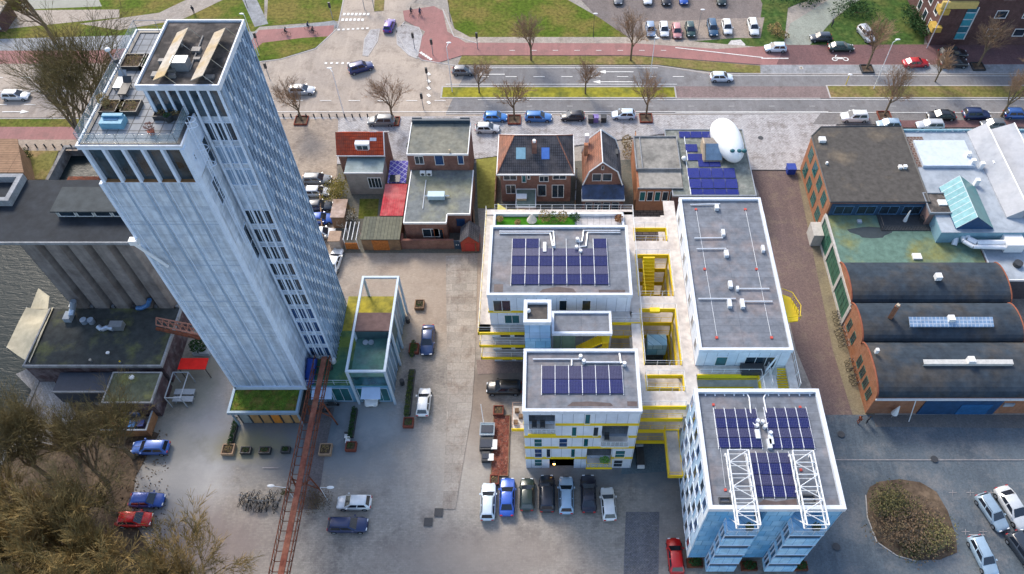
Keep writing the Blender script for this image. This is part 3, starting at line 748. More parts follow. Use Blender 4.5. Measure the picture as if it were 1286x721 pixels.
# ================================================================ WHITE AND YELLOW COMPLEX
PAN = mat_brick('white_cladding_panels', (.76, .80, .85), (.68, .73, .80), (.30, .34, .40), 1.2, 2.95, .025, .5, offset=0, var=.1, scale=.7, streak=.08, bump=.1)
PANB = mat_brick('blue_cladding_panels', (.14, .43, .70), (.40, .66, .85), (.06, .20, .38), 1.2, 1.45, .03, .45, offset=.5, var=.15, scale=.6, c3=(.11, .36, .62), s3=.16, streak=.15, bump=.1)
PANL = mat_brick('light_blue_panels', (.40, .56, .74), (.28, .46, .66), (.14, .24, .36), 1.2, 2.95, .03, .5, offset=0, var=.12, scale=.7, streak=.1, bump=.1)
RF = mat_brick('slate_grey_roof_membrane', (.17, .185, .21), (.14, .155, .18), (.10, .11, .13), 60, 1.0, .02, .55, wall=False, offset=0, var=.3, scale=1.1, c3=(.24, .20, .19), s3=.22, lo=.5, hi=.7, bump=.1)
DAMP = mat('damp_brown_puddle', (.10, .075, .07), .35, .3, 1.5)
PIPE = mat('white_duct', (.72, .74, .76), .4, .08, 3, metal=.2)
S = 2.95
def solar_array(lab, px0, py0, px1, py1, z, cols, rows, skip=(), tilt=.16, grp='roof solar arrays'):
    a = at(px0, py1, z); b = at(px1, py0, z)
    p = thing('solar_array', lab, 'solar panels', ((a.x + b.x) / 2, (a.y + b.y) / 2, z), grp)
    cw = (b.x - a.x) / cols; rh = (b.y - a.y) / rows
    fr = M()
    for r in range(rows):
        for c in range(cols):
            if (c, r) in skip: continue
            x0 = a.x + c * cw + .03; x1 = a.x + (c + 1) * cw - .03; y0 = a.y + r * rh + .03; y1 = y0 + rh - .06
            s = r % 2 == 0      # rows lean south and north in turn
            zl, zh = z + .12, z + .12 + tilt * rh * .9
            za, zb = (zl, zh) if s else (zh, zl)
            m = M(); m.add([(x0, y0, za), (x1, y0, za), (x1, y1, zb), (x0, y1, zb), (x0, y0, za - .04), (x1, y0, za - .04), (x1, y1, zb - .04), (x0, y1, zb - .04)],
                           [(0, 1, 2, 3), (7, 6, 5, 4), (0, 4, 5, 1), (1, 5, 6, 2), (2, 6, 7, 3), (3, 7, 4, 0)])
            m.build('solar_panel', SOLB if s else SOLL, p)
            fr.box(x0 - .03, x0 + .0, y0, y1, z, max(za, zb)); fr.box(x1, x1 + .03, y0, y1, z, max(za, zb))
    for c in range(cols + 1):
        x = a.x + c * cw; fr.box(x - .025, x + .025, a.y - .15, b.y + .15, z + .02, z + .08)
    fr.build('mounting_rail', PIPE, p)
    return p
def rect(px0, py0, px1, py1, z): a = at(px0, py1, z); b = at(px1, py0, z); return a.x, b.x, a.y, b.y

# --- north-west block with the garden
b1 = thing('terraced_apartment_block', 'white stepped apartment block with yellow galleries, a roof garden and a solar roof', 'apartment block', (1, 60, 0), 'blocks of the yellow-railed complex')
m = M(); m.box(-7.4, 9.75, 54.25, 70.0, 0, 11.8); m.build('lower_wall', PAN, b1)
m = M(); m.box(-7.45, 9.7, 54.2, 65.0, 11.8, 14.9); m.build('penthouse_wall', PAN, b1)
m = M(); m.ring(-7.5, 9.8, 54.12, 65.05, 14.75, 15.35, .32); m.build('parapet', WHITE, b1)
m = M(); m.box(-7.2, 9.5, 54.4, 64.75, 14.8, 15.0); rf = m.build('roof', RF, b1)
for sl in ((5.9, 8.85), (2.95, 5.9), (0, 2.95)):
    pass
m = M(); m.box(-8.85, -7.4, 53.1, 73.4, 8.6, 8.85); m.box(-8.85, -3.0, 53.1, 54.3, 8.6, 8.85); m.box(-7.4, 9.8, 70, 73.4, 8.6, 8.85); m.box(9.75, 11.1, 53, 70.5, 11.5, 11.8)
m.box(-8.5, 11.1, 70.0, 70.9, 11.5, 11.8)
m.build('deck', CREAM, b1)
m = M()
for z in (8.85, 5.9, 2.95):
    m.box(-8.95, -3.0, 52.98, 53.1, z - .42, z + .08); m.box(-8.97, -8.85, 52.98, 73.4, z - .42, z + .08)
for z in (11.8,): m.box(-7.5, -3.0, 54.12, 54.24, z - .18, z + .18); m.box(-7.52, -7.42, 54.12, 66, z - .15, z + .15)
m.build('yellow_band', YEL, b1)
m = M()
for z in (5.9, 2.95): m.box(-8.85, -3.0, 53.1, 56.5, z - .3, z)
m.build('gallery_slab', CREAM, b1)
m = M(); m.box(-8.8, -7.3, 56.4, 73.3, 0, 8.6); m.build('side_wall', mat('warm_cream_render', (.55, .45, .33), .85, .15, 1, streak=.2), b1)
m = M(); 
for z in (8.85, 5.9, 2.95): rail(m, [(-8.85, 73.3), (-8.85, 53.15), (-3.1, 53.15)], z, 1.05, 1.5, .03)
rail(m, [(9.8, 53.2), (11.05, 53.2), (11.05, 70.8), (-7.4, 70.85)], 11.8, 1.05, 1.5, .03)
m.build('railing', WHITEP, b1)
gd = M(); gd.box(-7.1, 3.3, 65.4, 69.5, 11.8, 11.92); gd.build('garden_turf', mat('bright_turf', (.045, .17, .01), .95, .35, 2), b1)
gd = M(); gd.box(3.6, 9.4, 65.4, 69.5, 11.8, 11.9); gd.build('garden_paving', mat_brick('pale_terrace_slabs', (.5, .48, .47), (.45, .43, .42), (.3, .28, .27), .8, .8, .03, wall=False, offset=0), b1)
m = M(); m.ring(-7.5, 9.8, 65.05, 69.9, 11.6, 12.35, .28); m.build('garden_wall', WHITE, b1)
for (a, b_) in (((618.5, 377), (642, 391)), ((633, 395.5), (653, 406)), ((702, 377), (712, 390)), ((731, 377), (741.5, 390))):
    winY(b1, 54.2 if a[1] < 393 else 54.25, a[0], a[1], b_[0], b_[1], g=GLT if a[1] > 393 else GLD, mull=2 if a[0] < 650 else 1)
for z in (5.9, 2.95, 0.1):
    for x in (-6.4, -4.6): window(b1, 54.25, 'y', -1, x, x + 1.4, z + .1, z + 2.3, g=GLD)
m = M()   # roof ducts
zr = 15.15
m.path([at(627, 290.5, zr), at(695, 290.5, zr), at(697, 312, zr)], .09); m.path([at(627, 293, zr), at(691, 293, zr), at(694, 310, zr)], .09)
m.path([at(779, 289.5, zr), at(733, 289.5, zr), at(731, 303, zr), at(726, 304, zr)], .09); m.path([at(779, 292, zr), at(738, 292, zr), at(736, 309, zr), at(727, 310, zr)], .09)
for q in ((695, 310), (725, 302), (724, 312), (729, 317)): 
    c = at(*q, zr); m.cyl(c.x, c.y, 15, 15.6, .22, 8)
c = at(684, 311, zr); m.cbox(c.x, c.y, 15, .4, 1.5, .35)
m.build('roof_duct', PIPE, b1)
m = M(); a = rect(675, 360, 725, 369, 15); m.prism([(a[0], a[2]), (a[1], a[2]), (a[1] - .5, a[3] - .3), ((a[0] + a[1]) / 2, a[3]), (a[0] + .6, a[3] - .4)], 15.0, 15.008)
a = rect(620, 357, 632, 367, 15); m.box(a[0], a[1], a[2], a[3], 15.0, 15.008); a = rect(752, 364, 785, 368, 15); m.box(a[0], a[1], a[2], a[3], 15.0, 15.008)
m.build('damp_patch', DAMP, b1)
solar_array('blue solar rows on the white block with the roof garden', 641.5, 301.5, 761.5, 358, 15.0, 7, 5, skip=[(c, 4) for c in (2, 3, 4, 5)])
# roof garden plants and furniture
for i, (px, py, r, mt, lab) in enumerate(((628, 277, .45, LEAFY, 'small round golden bush at the left end of the roof garden'), (650, 281, .4, LEAFY, 'small golden bush on the turf of the roof garden, second from the left'), (684, 276, .9, LEAFY, 'wide yellow-green shrub in the middle of the roof garden'),
        (696, 278, .9, LEAF, 'green shrub beside the pale parasol of the roof garden'), (706, 276, .8, LEAFY, 'yellow shrub near the hedge of the roof garden'), (722, 276, .7, LEAFD, 'dark upright bush between turf and paving of the roof garden'), (777, 277, .6, mat('rusty_leaves', (.22, .10, .04), .9, .4, 3), 'rust-coloured shrub at the right end of the roof garden'))):
    c = at(px, py, 12); o = M().leaves((c.x, c.y, 12 + r * .8), (r, r, r * .9), 200, .12).build('garden_shrub', mt); tag(o, lab, 'shrub', 'roof garden shrubs')
c = at(668, 279, 12); p = thing('garden_parasol', 'closed-up pale canvas shelter on the turf of the roof garden', 'parasol', (c.x, c.y, 11.9))
m = M(); m.cyl(c.x, c.y, 11.9, 13.2, .04, 6); m.build('pole', WHITEP, p); m = M(); m.cyl(c.x, c.y, 12.4, 13.5, .7, 10, .1); m.build('canopy', mat('pale_canvas', (.55, .50, .46), .9), p)
# external stair on the north-west corner
m = M(); m.box(-7.3, -3.5, 71.0, 73.3, 8.85, 9.2)
m.add([(-7.2, 71.0, 9.2), (-3.4, 71.0, 9.2), (-7.2, 73.2, 9.2), (-7.2, 71.0, 10.6), (-7.2, 73.2, 10.6)], [(0, 1, 3), (0, 3, 4, 2), (1, 2, 4, 3), (0, 2, 1)])
m.build('stair_cover', mat('pale_yellow_paint', (.62, .55, .16), .7, .15, 2), b1)

# --- stair cube and canopy between the blocks
sc_ = thing('stair_tower', 'small white-capped lift shaft clad in bright blue between two solar-roofed blocks', 'stair tower', (-1.4, 50.6, 0), 'blocks of the yellow-railed complex')
m = M(); m.box(-2.9, .08, 49.15, 52.1, 0, 16.6); m.build('wall', PANL, sc_)
m = M(); m.ring(-3.0, .16, 49.05, 52.2, 16.5, 17.1, .42); m.build('parapet', WHITE, sc_)
m = M(); m.box(-2.6, -.3, 49.4, 51.8, 16.55, 16.7); m.build('roof', ROOFD, sc_)
m = M(); c = at(664, 391, 16.9); m.ball((c.x, c.y, 17.0), .25, .25, .3); m.build('vent', WHITEP, sc_)
m = M(); m.box(-2.92, .1, 49.1, 49.15, 0, 13.6); m.build('blue_cladding', PANB, sc_)
cn = thing('stair_canopy', 'flat canopy roof with a white rim over the yellow stairs beside the lift shaft', 'canopy', (3.7, 51, 0), 'blocks of the yellow-railed complex')
m = M(); m.ring(.2, 7.25, 49.5, 52.7, 13.6, 14.1, .3); m.build('rim', WHITE, cn)
m = M(); m.box(.45, 6.95, 49.75, 52.45, 13.6, 13.85); m.build('roof', RF, cn)
m = M()
for x in (.3, 7.1):
    for y in (49.6, 52.5): m.box(x - .08, x + .08, y - .08, y + .08, 0, 13.6)
m.build_each('post', GREYM, cn)
m = M(); m.box(.3, 1.3, 49.9, 50.0, 2, 13.4); m.box(1.35, 3.0, 49.8, 49.9, 1, 13.2); m.build('glass_screen', mat('sage_glass', (.13, .20, .15), .25, .2, 1), cn)
for fl in range(4):
    st_ = M()
    z0 = fl * S
    for k in range(12):
        st_.box(3.2 + k * .27, 3.5 + k * .27, 49.8, 51.0, z0 + k * S / 12, z0 + (k + 1) * S / 12 + .04)
    st_.box(6.4, 7.2, 49.7, 52.4, z0 + S - .15, z0 + S)
    st_.build('stair_flight', YEL, cn)

# --- decks and galleries joining the blocks, four levels of the same frame
dk_ = thing('gallery_decks', 'pale walkways edged in yellow linking the four blocks around open courts', 'walkway', (13, 55, 0), 'blocks of the yellow-railed complex')
strips = [(15.35, 16.85, 34.8 + 6.7, 72.5), (10.95, 15.35, 63.1, 65.4), (10.0, 15.35, 54.6, 56.5), (10.0, 15.35, 41.3, 43.2), (10.0, 15.35, 45.3, 46.6), (16.85, 25.3, 45.35, 46.5), (24.1, 26.0, 40.6, 45.35), (11.0, 15.35, 67.6, 69.6), (9.8, 10.95, 41.3, 53.3), (7.3, 10.0, 52.6, 54.2)]
for li, z in enumerate((11.8, 8.85, 5.9, 2.95)):
    m = M(); y_ = M(); r_ = M()
    for i, (x0, x1, y0, y1) in enumerate(strips):
        if li and i == 7: continue
        e = .004 * (i % 3)
        if li and i in (1, 3): x1 -= 0
        m.box(x0, x1, y0, y1, z - .22 + e, z + e)
    m.build('deck', CREAM, dk_)
    # yellow fascia on the edges of the open courts
    for (x0, x1, y0, y1) in ((10.95, 15.35, 56.5, 63.1), (10.95, 15.35, 46.6, 54.6), (10.95, 15.35, 43.2, 45.3), (11.0, 15.35, 65.4, 67.6)):
        t = .1; ins = -.04 * li
        r_x0, r_x1 = x0 + .0, x1 + ins
        y_.box(r_x0, r_x1, y1 - t - .02, y1 - .02, z - .6, z + .14); y_.box(r_x1 - t, r_x1, y0, y1 - .13, z - .6, z + .14)
        y_.box(r_x0, r_x0 + t * .6, y0, y1 - .13, z - .35, z + .05)
        rail(r_, [(x0 + .05, y0), (x0 + .05, y1), (r_x1 - .05, y1), (r_x1 - .05, y0), (x0 + .05, y0)], z + .02, 1.05, 1.4, .028)
    y_.box(10.0, 15.3, 41.16, 41.28, z - .6, z + .14); y_.box(17, 24.0, 45.2, 45.33, z - .6, z + .14); y_.box(23.96, 24.08, 40.6, 45.2, z - .6, z + .14); y_.box(7.3, 10.9, 52.45, 52.57, z - .4, z + .1)
    y_.box(17.0, 24.6, 46.35, 46.47, z - .4, z + .05) if li else None
    rail(r_, [(10.1, 41.35), (15.2, 41.35)], z, 1.05, 1.4, .028); rail(r_, [(7.4, 52.65), (10.8, 52.65)], z, 1.05, 1.4, .028)
    if li == 0: rail(r_, [(17.2, 45.45), (24.2, 45.45), (24.2, 41)], z, 1.05, 1.4, .028)
    y_.build('yellow_fascia', YEL, dk_); r_.build('railing', WHITEP if li == 0 else YEL, dk_)
m = M()
for (x, y) in ((15.3, 63.1), (15.3, 56.6), (15.3, 54.5), (15.3, 46.7), (15.3, 43.3), (10.95, 63), (10.9, 46.6), (10.9, 43.2)): m.box(x - .1, x + .1, y - .1, y + .1, 0, 11.5)
for k in range(5):  # braced yellow frame along the court
    y = 57 + k * 1.3; m.bar((15.6, y, 2.9), (15.9, y + 1.2, 11.5), .07)
m.build_each('post', YEL, dk_)
m = M()           # stair down into the clay court
for k in range(20): m.box(12.0, 13.5, 62.9 - k * .3 - .3, 62.9 - k * .3, 11.7 - k * .33 - .33, 11.75 - k * .33)
m.box(11.92, 12.0, 57, 62.9, 11.3, 11.35)
m.build('court_stair', YEL, dk_)
m = M(); m.box(13.6, 15.1, 35.6, 41.3, 5.65, 5.9); m.build('walkway_slab', CREAM, dk_)
m = M(); m.ring(13.45, 15.2, 35.45, 41.3, 5.45, 6.05, .13); m.build('walkway_edge', YEL, dk_)
m = M(); rail(m, [(13.5, 41.2), (13.5, 35.5), (15.15, 35.5)], 6.0, 1.0, 1.4, .028); m.build('walkway_railing', YEL, dk_)
m = M(); c = at(826, 423, 8.9); m.box(c.x - 1.2, c.x + 1.2, c.y - .8, c.y + .8, 5.95, 8.2); m.build('lift_cabin', PANB, dk_)
m = M(); c = at(822, 391, 11.9); m.box(c.x - .6, c.x + .6, c.y - .3, c.y + .3, 11.9, 12.3); m.build('yellow_box', YEL, dk_)

# --- north-east block
b2 = thing('long_apartment_block', 'long white apartment block with a bare grey ribbed roof beside the brick alley', 'apartment block', (22, 58, 0), 'blocks of the yellow-railed complex')
bx0, bx1, by0, by1 = 16.88, 27.35, 46.55, 69.75
m = M(); m.box(bx0, bx1, by0, by1, 0, 14.9); m.build('wall', PAN, b2)
m = M(); m.ring(bx0 - .08, bx1 + .08, by0 - .08, by1 + .08, 14.75, 15.35, .34); m.build('parapet', WHITE, b2)
m = M(); m.box(bx0 + .2, bx1 - .2, by0 + .2, by1 - .2, 14.8, 15.0); m.build('roof', RF, b2)
winY(b2, by0, 900, 448, 911, 459, g=GLT); f = winY(b2, by0, 937, 448, 970, 464, g=GLD, mull=3)
for k in range(7):
    window(b2, bx0, 'x', -1, by0 + 1.4 + k * 3.2, by0 + 2.4 + k * 3.2, 12.4, 14.3, g=GLD)
for k in range(6):
    window(b2, bx1, 'x', 1, by0 + 1.4 + k * 3.6, by0 + 3.0 + k * 3.6, 12.4, 14.3, g=GLD); window(b2, bx1, 'x', 1, by0 + 1.4 + k * 3.6, by0 + 3.0 + k * 3.6, 9.4, 11.3, g=GLD)
m = M()
def duct(m, pts, z=15.2, r=.085): m.path([at(x, y, z) for x, y in pts], r)
duct(m, [(867, 257), (904, 256)]); duct(m, [(872, 299), (908, 298.5)]); duct(m, [(875, 312.5), (912, 312)]); duct(m, [(926, 362.5), (966, 362.5)]); duct(m, [(877, 375), (924, 375)]); duct(m, [(932, 378.5), (970, 378.5)])
for (x, y, w, d) in ((900, 261, .5, .7), (908, 293, .4, .9), (912, 319, .5, .9), (917, 358, .45, .9), (926, 363, .3, .5), (916, 382, .45, 1.0), (932, 382, .45, 1.2), (958, 313, .35, .9)):
    c = at(x, y, 15.2); m.cbox(c.x, c.y, 15.0, w, d, .5)
m.build('roof_duct', PIPE, b2)
m = M()
for px in (874, 936): m.path([at(px, 262, 15.05), at(px + (27 if px < 900 else 33), 425, 15.05)], .025, 4)
m.build('safety_line', PIPE, b2)
m = M()
for (x, y) in ((874, 263), (936, 263), (885, 338), (950, 338), (900, 424), (969, 424)):
    c = at(x, y, 15.05); m.cbox(c.x, c.y, 15, .3, .3, .12)
m.build_each('anchor', mat('red_anchor_paint', (.5, .07, .05), .6), b2)
# east gallery with the yellow hexagonal platform and escape stair
m = M(); m.box(bx1, bx1 + 1.0, 43.6, by1 - .4, 11.5, 11.8); m.build('gallery_slab', CREAM, b2)
m = M(); rail(m, [(bx1 + .98, by1 - .4), (bx1 + .98, 43.6)], 11.8, 1.1, 1.6, .04); rail(m, [(25.2, 43.7), (25.2, 46.4)], 11.8, 1.1, 1.2, .03)
m.build('gallery_railing', WHITEP, b2)
c = at(993, 390, 10); m = M(); m.prism([(c.x - .9, c.y - 1.8), (c.x + .6, c.y - 1.6), (c.x + 1.0, c.y), (c.x + .3, c.y + 2.0), (c.x - .9, c.y + 2.6)], 9.9, 10.05)
for a in range(6): m.bar((c.x + .8 - a * .1, c.y - 1.5 + a * .6, 10), (c.x + .8 - a * .1, c.y - 1.5 + a * .6, 11.1), .04)
m.path([(c.x - .9, c.y - 1.8, 11.1), (c.x + .6, c.y - 1.6, 11.1), (c.x + 1.0, c.y, 11.1), (c.x + .3, c.y + 2.0, 11.1), (c.x - .9, c.y + 2.6, 11.1)], .05)
m.build('escape_platform', YEL, b2)
m = M()
for k in range(14): m.box(26.4, 27.9, 46.3 - k * .22 - .22, 46.3 - k * .22, 11.6 - k * .21 - .05, 11.62 - k * .21)
m.box(25.4, 26.3, 45.0, 46.3, 8.8, 8.9); m.build('escape_stair', YEL, b2)
m = M(); m.box(22.0, 24.6, 45.2, 46.4, 11.82, 12.6); m.build('terrace_table', DARKM, b2)
m = M(); m.bar((24.6, 45.4, 11.9), (25.8, 46.2, 14.6), .12); m.bar((23.8, 44.4, 11.9), (25.5, 45.6, 13.2), .03); m.build('folded_parasol', PIPE, b2)

# --- south-west block with yellow bands
b3 = thing('banded_apartment_block', 'white five-storey block with yellow bands, a solar roof and cars parked in front', 'apartment block', (3.4, 43, 0), 'blocks of the yellow-railed complex')
bx0, bx1, by0, by1 = -2.9, 9.85, 39.05, 46.8
# recesses: loggias cut out of the south face
recs = []
for (x0, y0, x1, y1) in ((664, 519.5, 697, 546), (756, 536.5, 789, 561), (737, 563.5, 768, 590)):
    pass
def wall_with_holes(m, X0_, X1_, z0, z1, holes, Y, th=.3):
    xs = sorted(set([X0_, X1_] + [h[0] for h in holes] + [h[1] for h in holes])); zs = sorted(set([z0, z1] + [h[2] for h in holes] + [h[3] for h in holes]))
    for i in range(len(xs) - 1):
        for j in range(len(zs) - 1):
            cx, cz = (xs[i] + xs[i + 1]) / 2, (zs[j] + zs[j + 1]) / 2
            if any(h[0] < cx < h[1] and h[2] < cz < h[3] for h in holes): continue
            m.box(xs[i], xs[i + 1], Y, Y + th, zs[j], zs[j + 1])
def HX(px, py): return atY(px, py, by0)
h1 = (HX(664, 525).x, HX(697, 525).x, 11.95, 14.0); h2 = (HX(756, 540).x, HX(789, 540).x, 8.85, 11.4); h3 = (HX(737, 567).x, HX(768, 567).x, 3.0, 5.6)
h4 = (HX(690, 580).x, HX(721, 580).x, 0, 2.6)
m = M(); wall_with_holes(m, bx0, bx1, 0, 14.5, [h1, h2, h3, h4], by0); m.box(bx0, bx1, by0 + 2.2, by1, 0, 14.5); m.box(bx0, bx0 + .3, by0 + .3, by0 + 2.2, 0, 14.5); m.box(bx1 - .3, bx1, by0 + .3, by0 + 2.2, 0, 14.5)
m.build('wall', PAN, b3)
m = M()
for h in (h1, h2, h3, h4): m.box(h[0] - .3, h[1] + .3, by0 + .3, by0 + 2.2, h[2] - .2, h[2]); m.box(h[0] - .3, h[1] + .3, by0 + .3, by0 + 2.2, h[3], h[3] + .2)
m.build('loggia_floor', GREYT, b3)
for h in (h1, h2, h3, h4): window(b3, by0 + 2.2, 'y', -1, h[0] + .1, h[1] - .1, h[2] + .05, h[3] - .05, g=GLT, fr=DARKM, mull=3)
m = M(); m.ring(bx0 - .08, bx1 + .08, by0 - .08, by1 + .08, 14.4, 15.0, .36); m.build('parapet', WHITE, b3)
m = M(); m.box(bx0 + .2, bx1 - .2, by0 + .2, by1 - .2, 14.5, 14.68); m.build('roof', RF, b3)
m = M()
for (z, segs) in ((11.75, ((h1[1] - bx0, 12.8),)), (8.7, ((.0, h2[0] - bx0), (h2[1] - bx0, 12.8))), (5.85, ((0, 12.8),)), (2.95, ((0, h3[0] - bx0), (h3[1] - bx0, 12.8)))):
    for a, b_ in segs: m.box(bx0 + a - .02, min(bx1 + .02, bx0 + b_), by0 - .035, by0 + .01, z - .27, z + .27)
for z in (11.75, 8.7, 5.85, 2.95): m.box(bx0 - .035, bx0 + .01, by0, by1, z - .27, z + .27); m.box(bx1 - .01, bx1 + .035, by0, by1, z - .27, z + .27)
m.build('yellow_band', YEL, b3)
for i, h in enumerate((h1, h2, h3)):    # projecting balconies
    m = M(); m.box(h[0] - .05, h[1] + .05, by0 - 1.25, by0 - .04, h[2] - .25, h[2] - .05); f = m.build('balcony', CREAM, b3)
    m = M(); m.box(h[0] - .1, h[1] + .1, by0 - 1.33, by0 - 1.25, h[2] - (.32 if i != 1 else .12), h[2] + (.05 if i != 1 else -.02)); m.build('balcony_edge', YEL if i != 1 else WHITEP, f)
    m = M(); rail(m, [(h[0], by0 - .1), (h[0], by0 - 1.2), (h[1], by0 - 1.2), (h[1], by0 - .1)], h[2] - .05, 1.05, .45, .022); m.build('railing', YEL if i == 2 else WHITEP, f)
    m = M(); m.box(h[0] + .02, h[1] - .02, by0 - 1.215, by0 - 1.2, h[2] + .05, h[2] + .9); m.build('railing_glass', clear_glass('pale_clear_glass', (.5, .65, .7), .16), f)
for i, (h, off, lab) in enumerate(((h1, .6, 'dark balcony chair, left of two on the top loggia of the yellow-banded block'), (h1, 1.5, 'dark balcony chair, right of two on the top loggia of the yellow-banded block'), (h2, .6, 'dark blue sofa chair on the middle loggia of the yellow-banded block'))):
    p = thing('balcony_chair', lab, 'chair', (h[0] + off, by0 - .3, h[2]), 'balcony furniture'); m = M(); m.cbox(h[0] + off, by0 - .3, h[2] + .2, .55, .5, .2); m.build('seat', DARKM, p); m = M(); m.cbox(h[0] + off, by0 - .02, h[2] + .4, .55, .1, .5); m.build('backrest', DARKM, p)
    for sx in (-.22, .22):
        for sy in (-.2, .2): m = M(); m.cbox(h[0] + off + sx, by0 - .3 + sy, h[2] - .05, .05, .05, .25); m.build('leg', DARKM, p)
c = ((h3[0] + h3[1]) / 2 + .7, by0 - .5, h3[2] + .45); tag(M().leaves(c, (.6, .45, .55), 220, .11).build('balcony_plant', mat('fresh_green_leaves', (.16, .36, .08), .8, .3)), 'fresh green plant on the lowest yellow balcony', 'plant')
for (x0, y0, x1, y1, g_) in ((735, 520, 741, 532.5, GLT), (718, 536, 724, 547.5, GLT), (745.5, 536, 751, 547.5, GLD), (670.5, 551, 681, 560.5, GLT), (702, 550.5, 712.5, 561, GLB), (733, 550.5, 738.5, 560.5, GLT), (671, 563.5, 681, 574, GLB),
        (686, 563.5, 691.5, 574, GLD), (717, 563.5, 722, 574, GLT), (773, 565.5, 784, 575, GLT), (671, 576.5, 681, 585, GLT), (771, 577.5, 781, 586, GLD)):
    winY(b3, by0, x0, y0, x1, y1, g=g_, fr=WHITEP, t=.05, trans=.5 if x1 - x0 > 8 else 0)
m = M(); zr = 14.85
m.path([at(669, 451, zr), at(730, 451, zr)], .09); m.path([at(733, 455, zr), at(783, 455, zr), at(783, 460, zr)], .11); m.path([at(718, 452, zr), at(718, 459, zr)], .09)
for q in ((729, 449), (733, 455), (784, 458)): c = at(*q, zr); m.cyl(c.x, c.y, 14.65, 15.3, .22, 8)
m.path([at(778, 444, zr), at(780, 456, zr)], .12); m.build('roof_duct', PIPE, b3)
m = M(); a = rect(712, 504, 770, 510, 14.7); m.prism([(a[0], a[2]), (a[1], a[2]), (a[1] - .3, a[3] - .2), ((a[0] + a[1]) / 2, a[3]), (a[0] + .6, a[3] - .1)], 14.68, 14.688)
a = rect(788, 504, 800, 510, 14.7); m.box(a[0], a[1], a[2], a[3], 14.68, 14.688); m.build('damp_patch', DAMP, b3)
solar_array('violet solar grid on the yellow-banded block nearest the parked row', 680, 460, 781, 495, 14.7, 6, 2, tilt=.05)
m = M(); m.box(-4.6, -2.95, 42.9, 46.0, 2.7, 2.95); f = m.build('side_terrace', CREAM, b3)
m = M(); m.box(-4.7, -2.95, 42.78, 42.9, 2.4, 3.0); m.build('terrace_edge', YEL, f); m = M(); rail(m, [(-2.95, 42.95), (-4.6, 42.95), (-4.6, 45.95), (-2.95, 45.95)], 2.95, 1, 1, .03); m.build('railing', mat('salmon_paint', (.6, .38, .28), .7), f)
m = M()
for x, y in ((-4.2, 43.6), (-3.6, 44.4), (-4.1, 45.2)): m.cbox(x, y, 2.95, .5, .5, .5)
m.build('terrace_furniture', WOOD, f)
c = atY(696, 581, 38.4); o = thing('wall_lantern', 'small warm lit lantern at the ground-floor recess of the yellow-banded block', 'lamp', (c.x, by0 - .15, 1.6))
lm, lt_, lb = _new('warm_lamp_glow', .4); lb.inputs['Emission Color'].default_value = (1, .5, .12, 1); lb.inputs['Emission Strength'].default_value = 6; lb.inputs['Base Color'].default_value = (1, .5, .1, 1)
M().ball((c.x, by0 - .2, 1.65), .16, .12, .2).build('lamp_bulb', lm, o); M().cbox(c.x, by0 - .1, 1.85, .3, .3, .06).build('lamp_cap', DARKM, o)

# --- south-east block, blue, with two white roof trusses
b4 = thing('blue_truss_block', 'tall blue and white block with two white steel trusses on its solar roof', 'apartment block', (21.6, 33.6, 0), 'blocks of the yellow-railed complex')
bx0, bx1, by0, by1, zt = 15.2, 28.1, 27.2, 40.0, 17.85
CHK = mat_brick('checked_blue_white_panels', (.70, .76, .82), (.30, .50, .70), (.20, .3, .42), .82, 2.95, .02, .5, offset=.5, var=.1, scale=.8, streak=.1, bump=.1)
# three piers with two stacks of balconies between them
pA, pB, pC, pD = 18.2, 20.9, 23.5, 26.3
m = M(); m.box(bx0, bx1, by0 + 1.9, by1, 2.9, 17.4); m.box(bx0 + .04, pA, by0, by0 + 1.9, 3.2, 17.4); m.box(pB, pC, by0, by0 + 1.9, 3.2, 17.4); m.box(pD, bx1, by0, by0 + 1.9, 3.2, 17.4)
m.box(pA, pB, by0, by0 + 1.9, 17.0, 17.4); m.box(pC, pD, by0, by0 + 1.9, 17.0, 17.4)
m.build('wall', PANB, b4)
m = M(); m.box(bx0 + 1.2, bx1 - 1.2, by0 + 1.2, by1 - 1, 0, 2.9); m.build('ground_floor_wall', GLD, b4)
M().box(bx0 - .04, bx0 + .02, by0, by1, 3.0, 17.4).build('checked_cladding', CHK, b4); M().box(bx1 - .02, bx1 + .04, by0, by1, 3.0, 17.4).build('checked_cladding', CHK, b4)
m = M(); m.ring(bx0 - .1, bx1 + .1, by0 - .1, by1 + .1, 17.3, 17.95, .4); m.build('parapet', WHITE, b4)
m = M(); m.box(bx0 + .2, bx1 - .2, by0 + .2, by1 - .2, 17.4, 17.55); m.build('roof', RF, b4)
BALB = mat_brick('pale_blue_balcony_panel', (.48, .72, .88), (.34, .62, .84), (.15, .36, .6), 1.0, 60, .03, .5, offset=0)
YB = by0 - 1.35
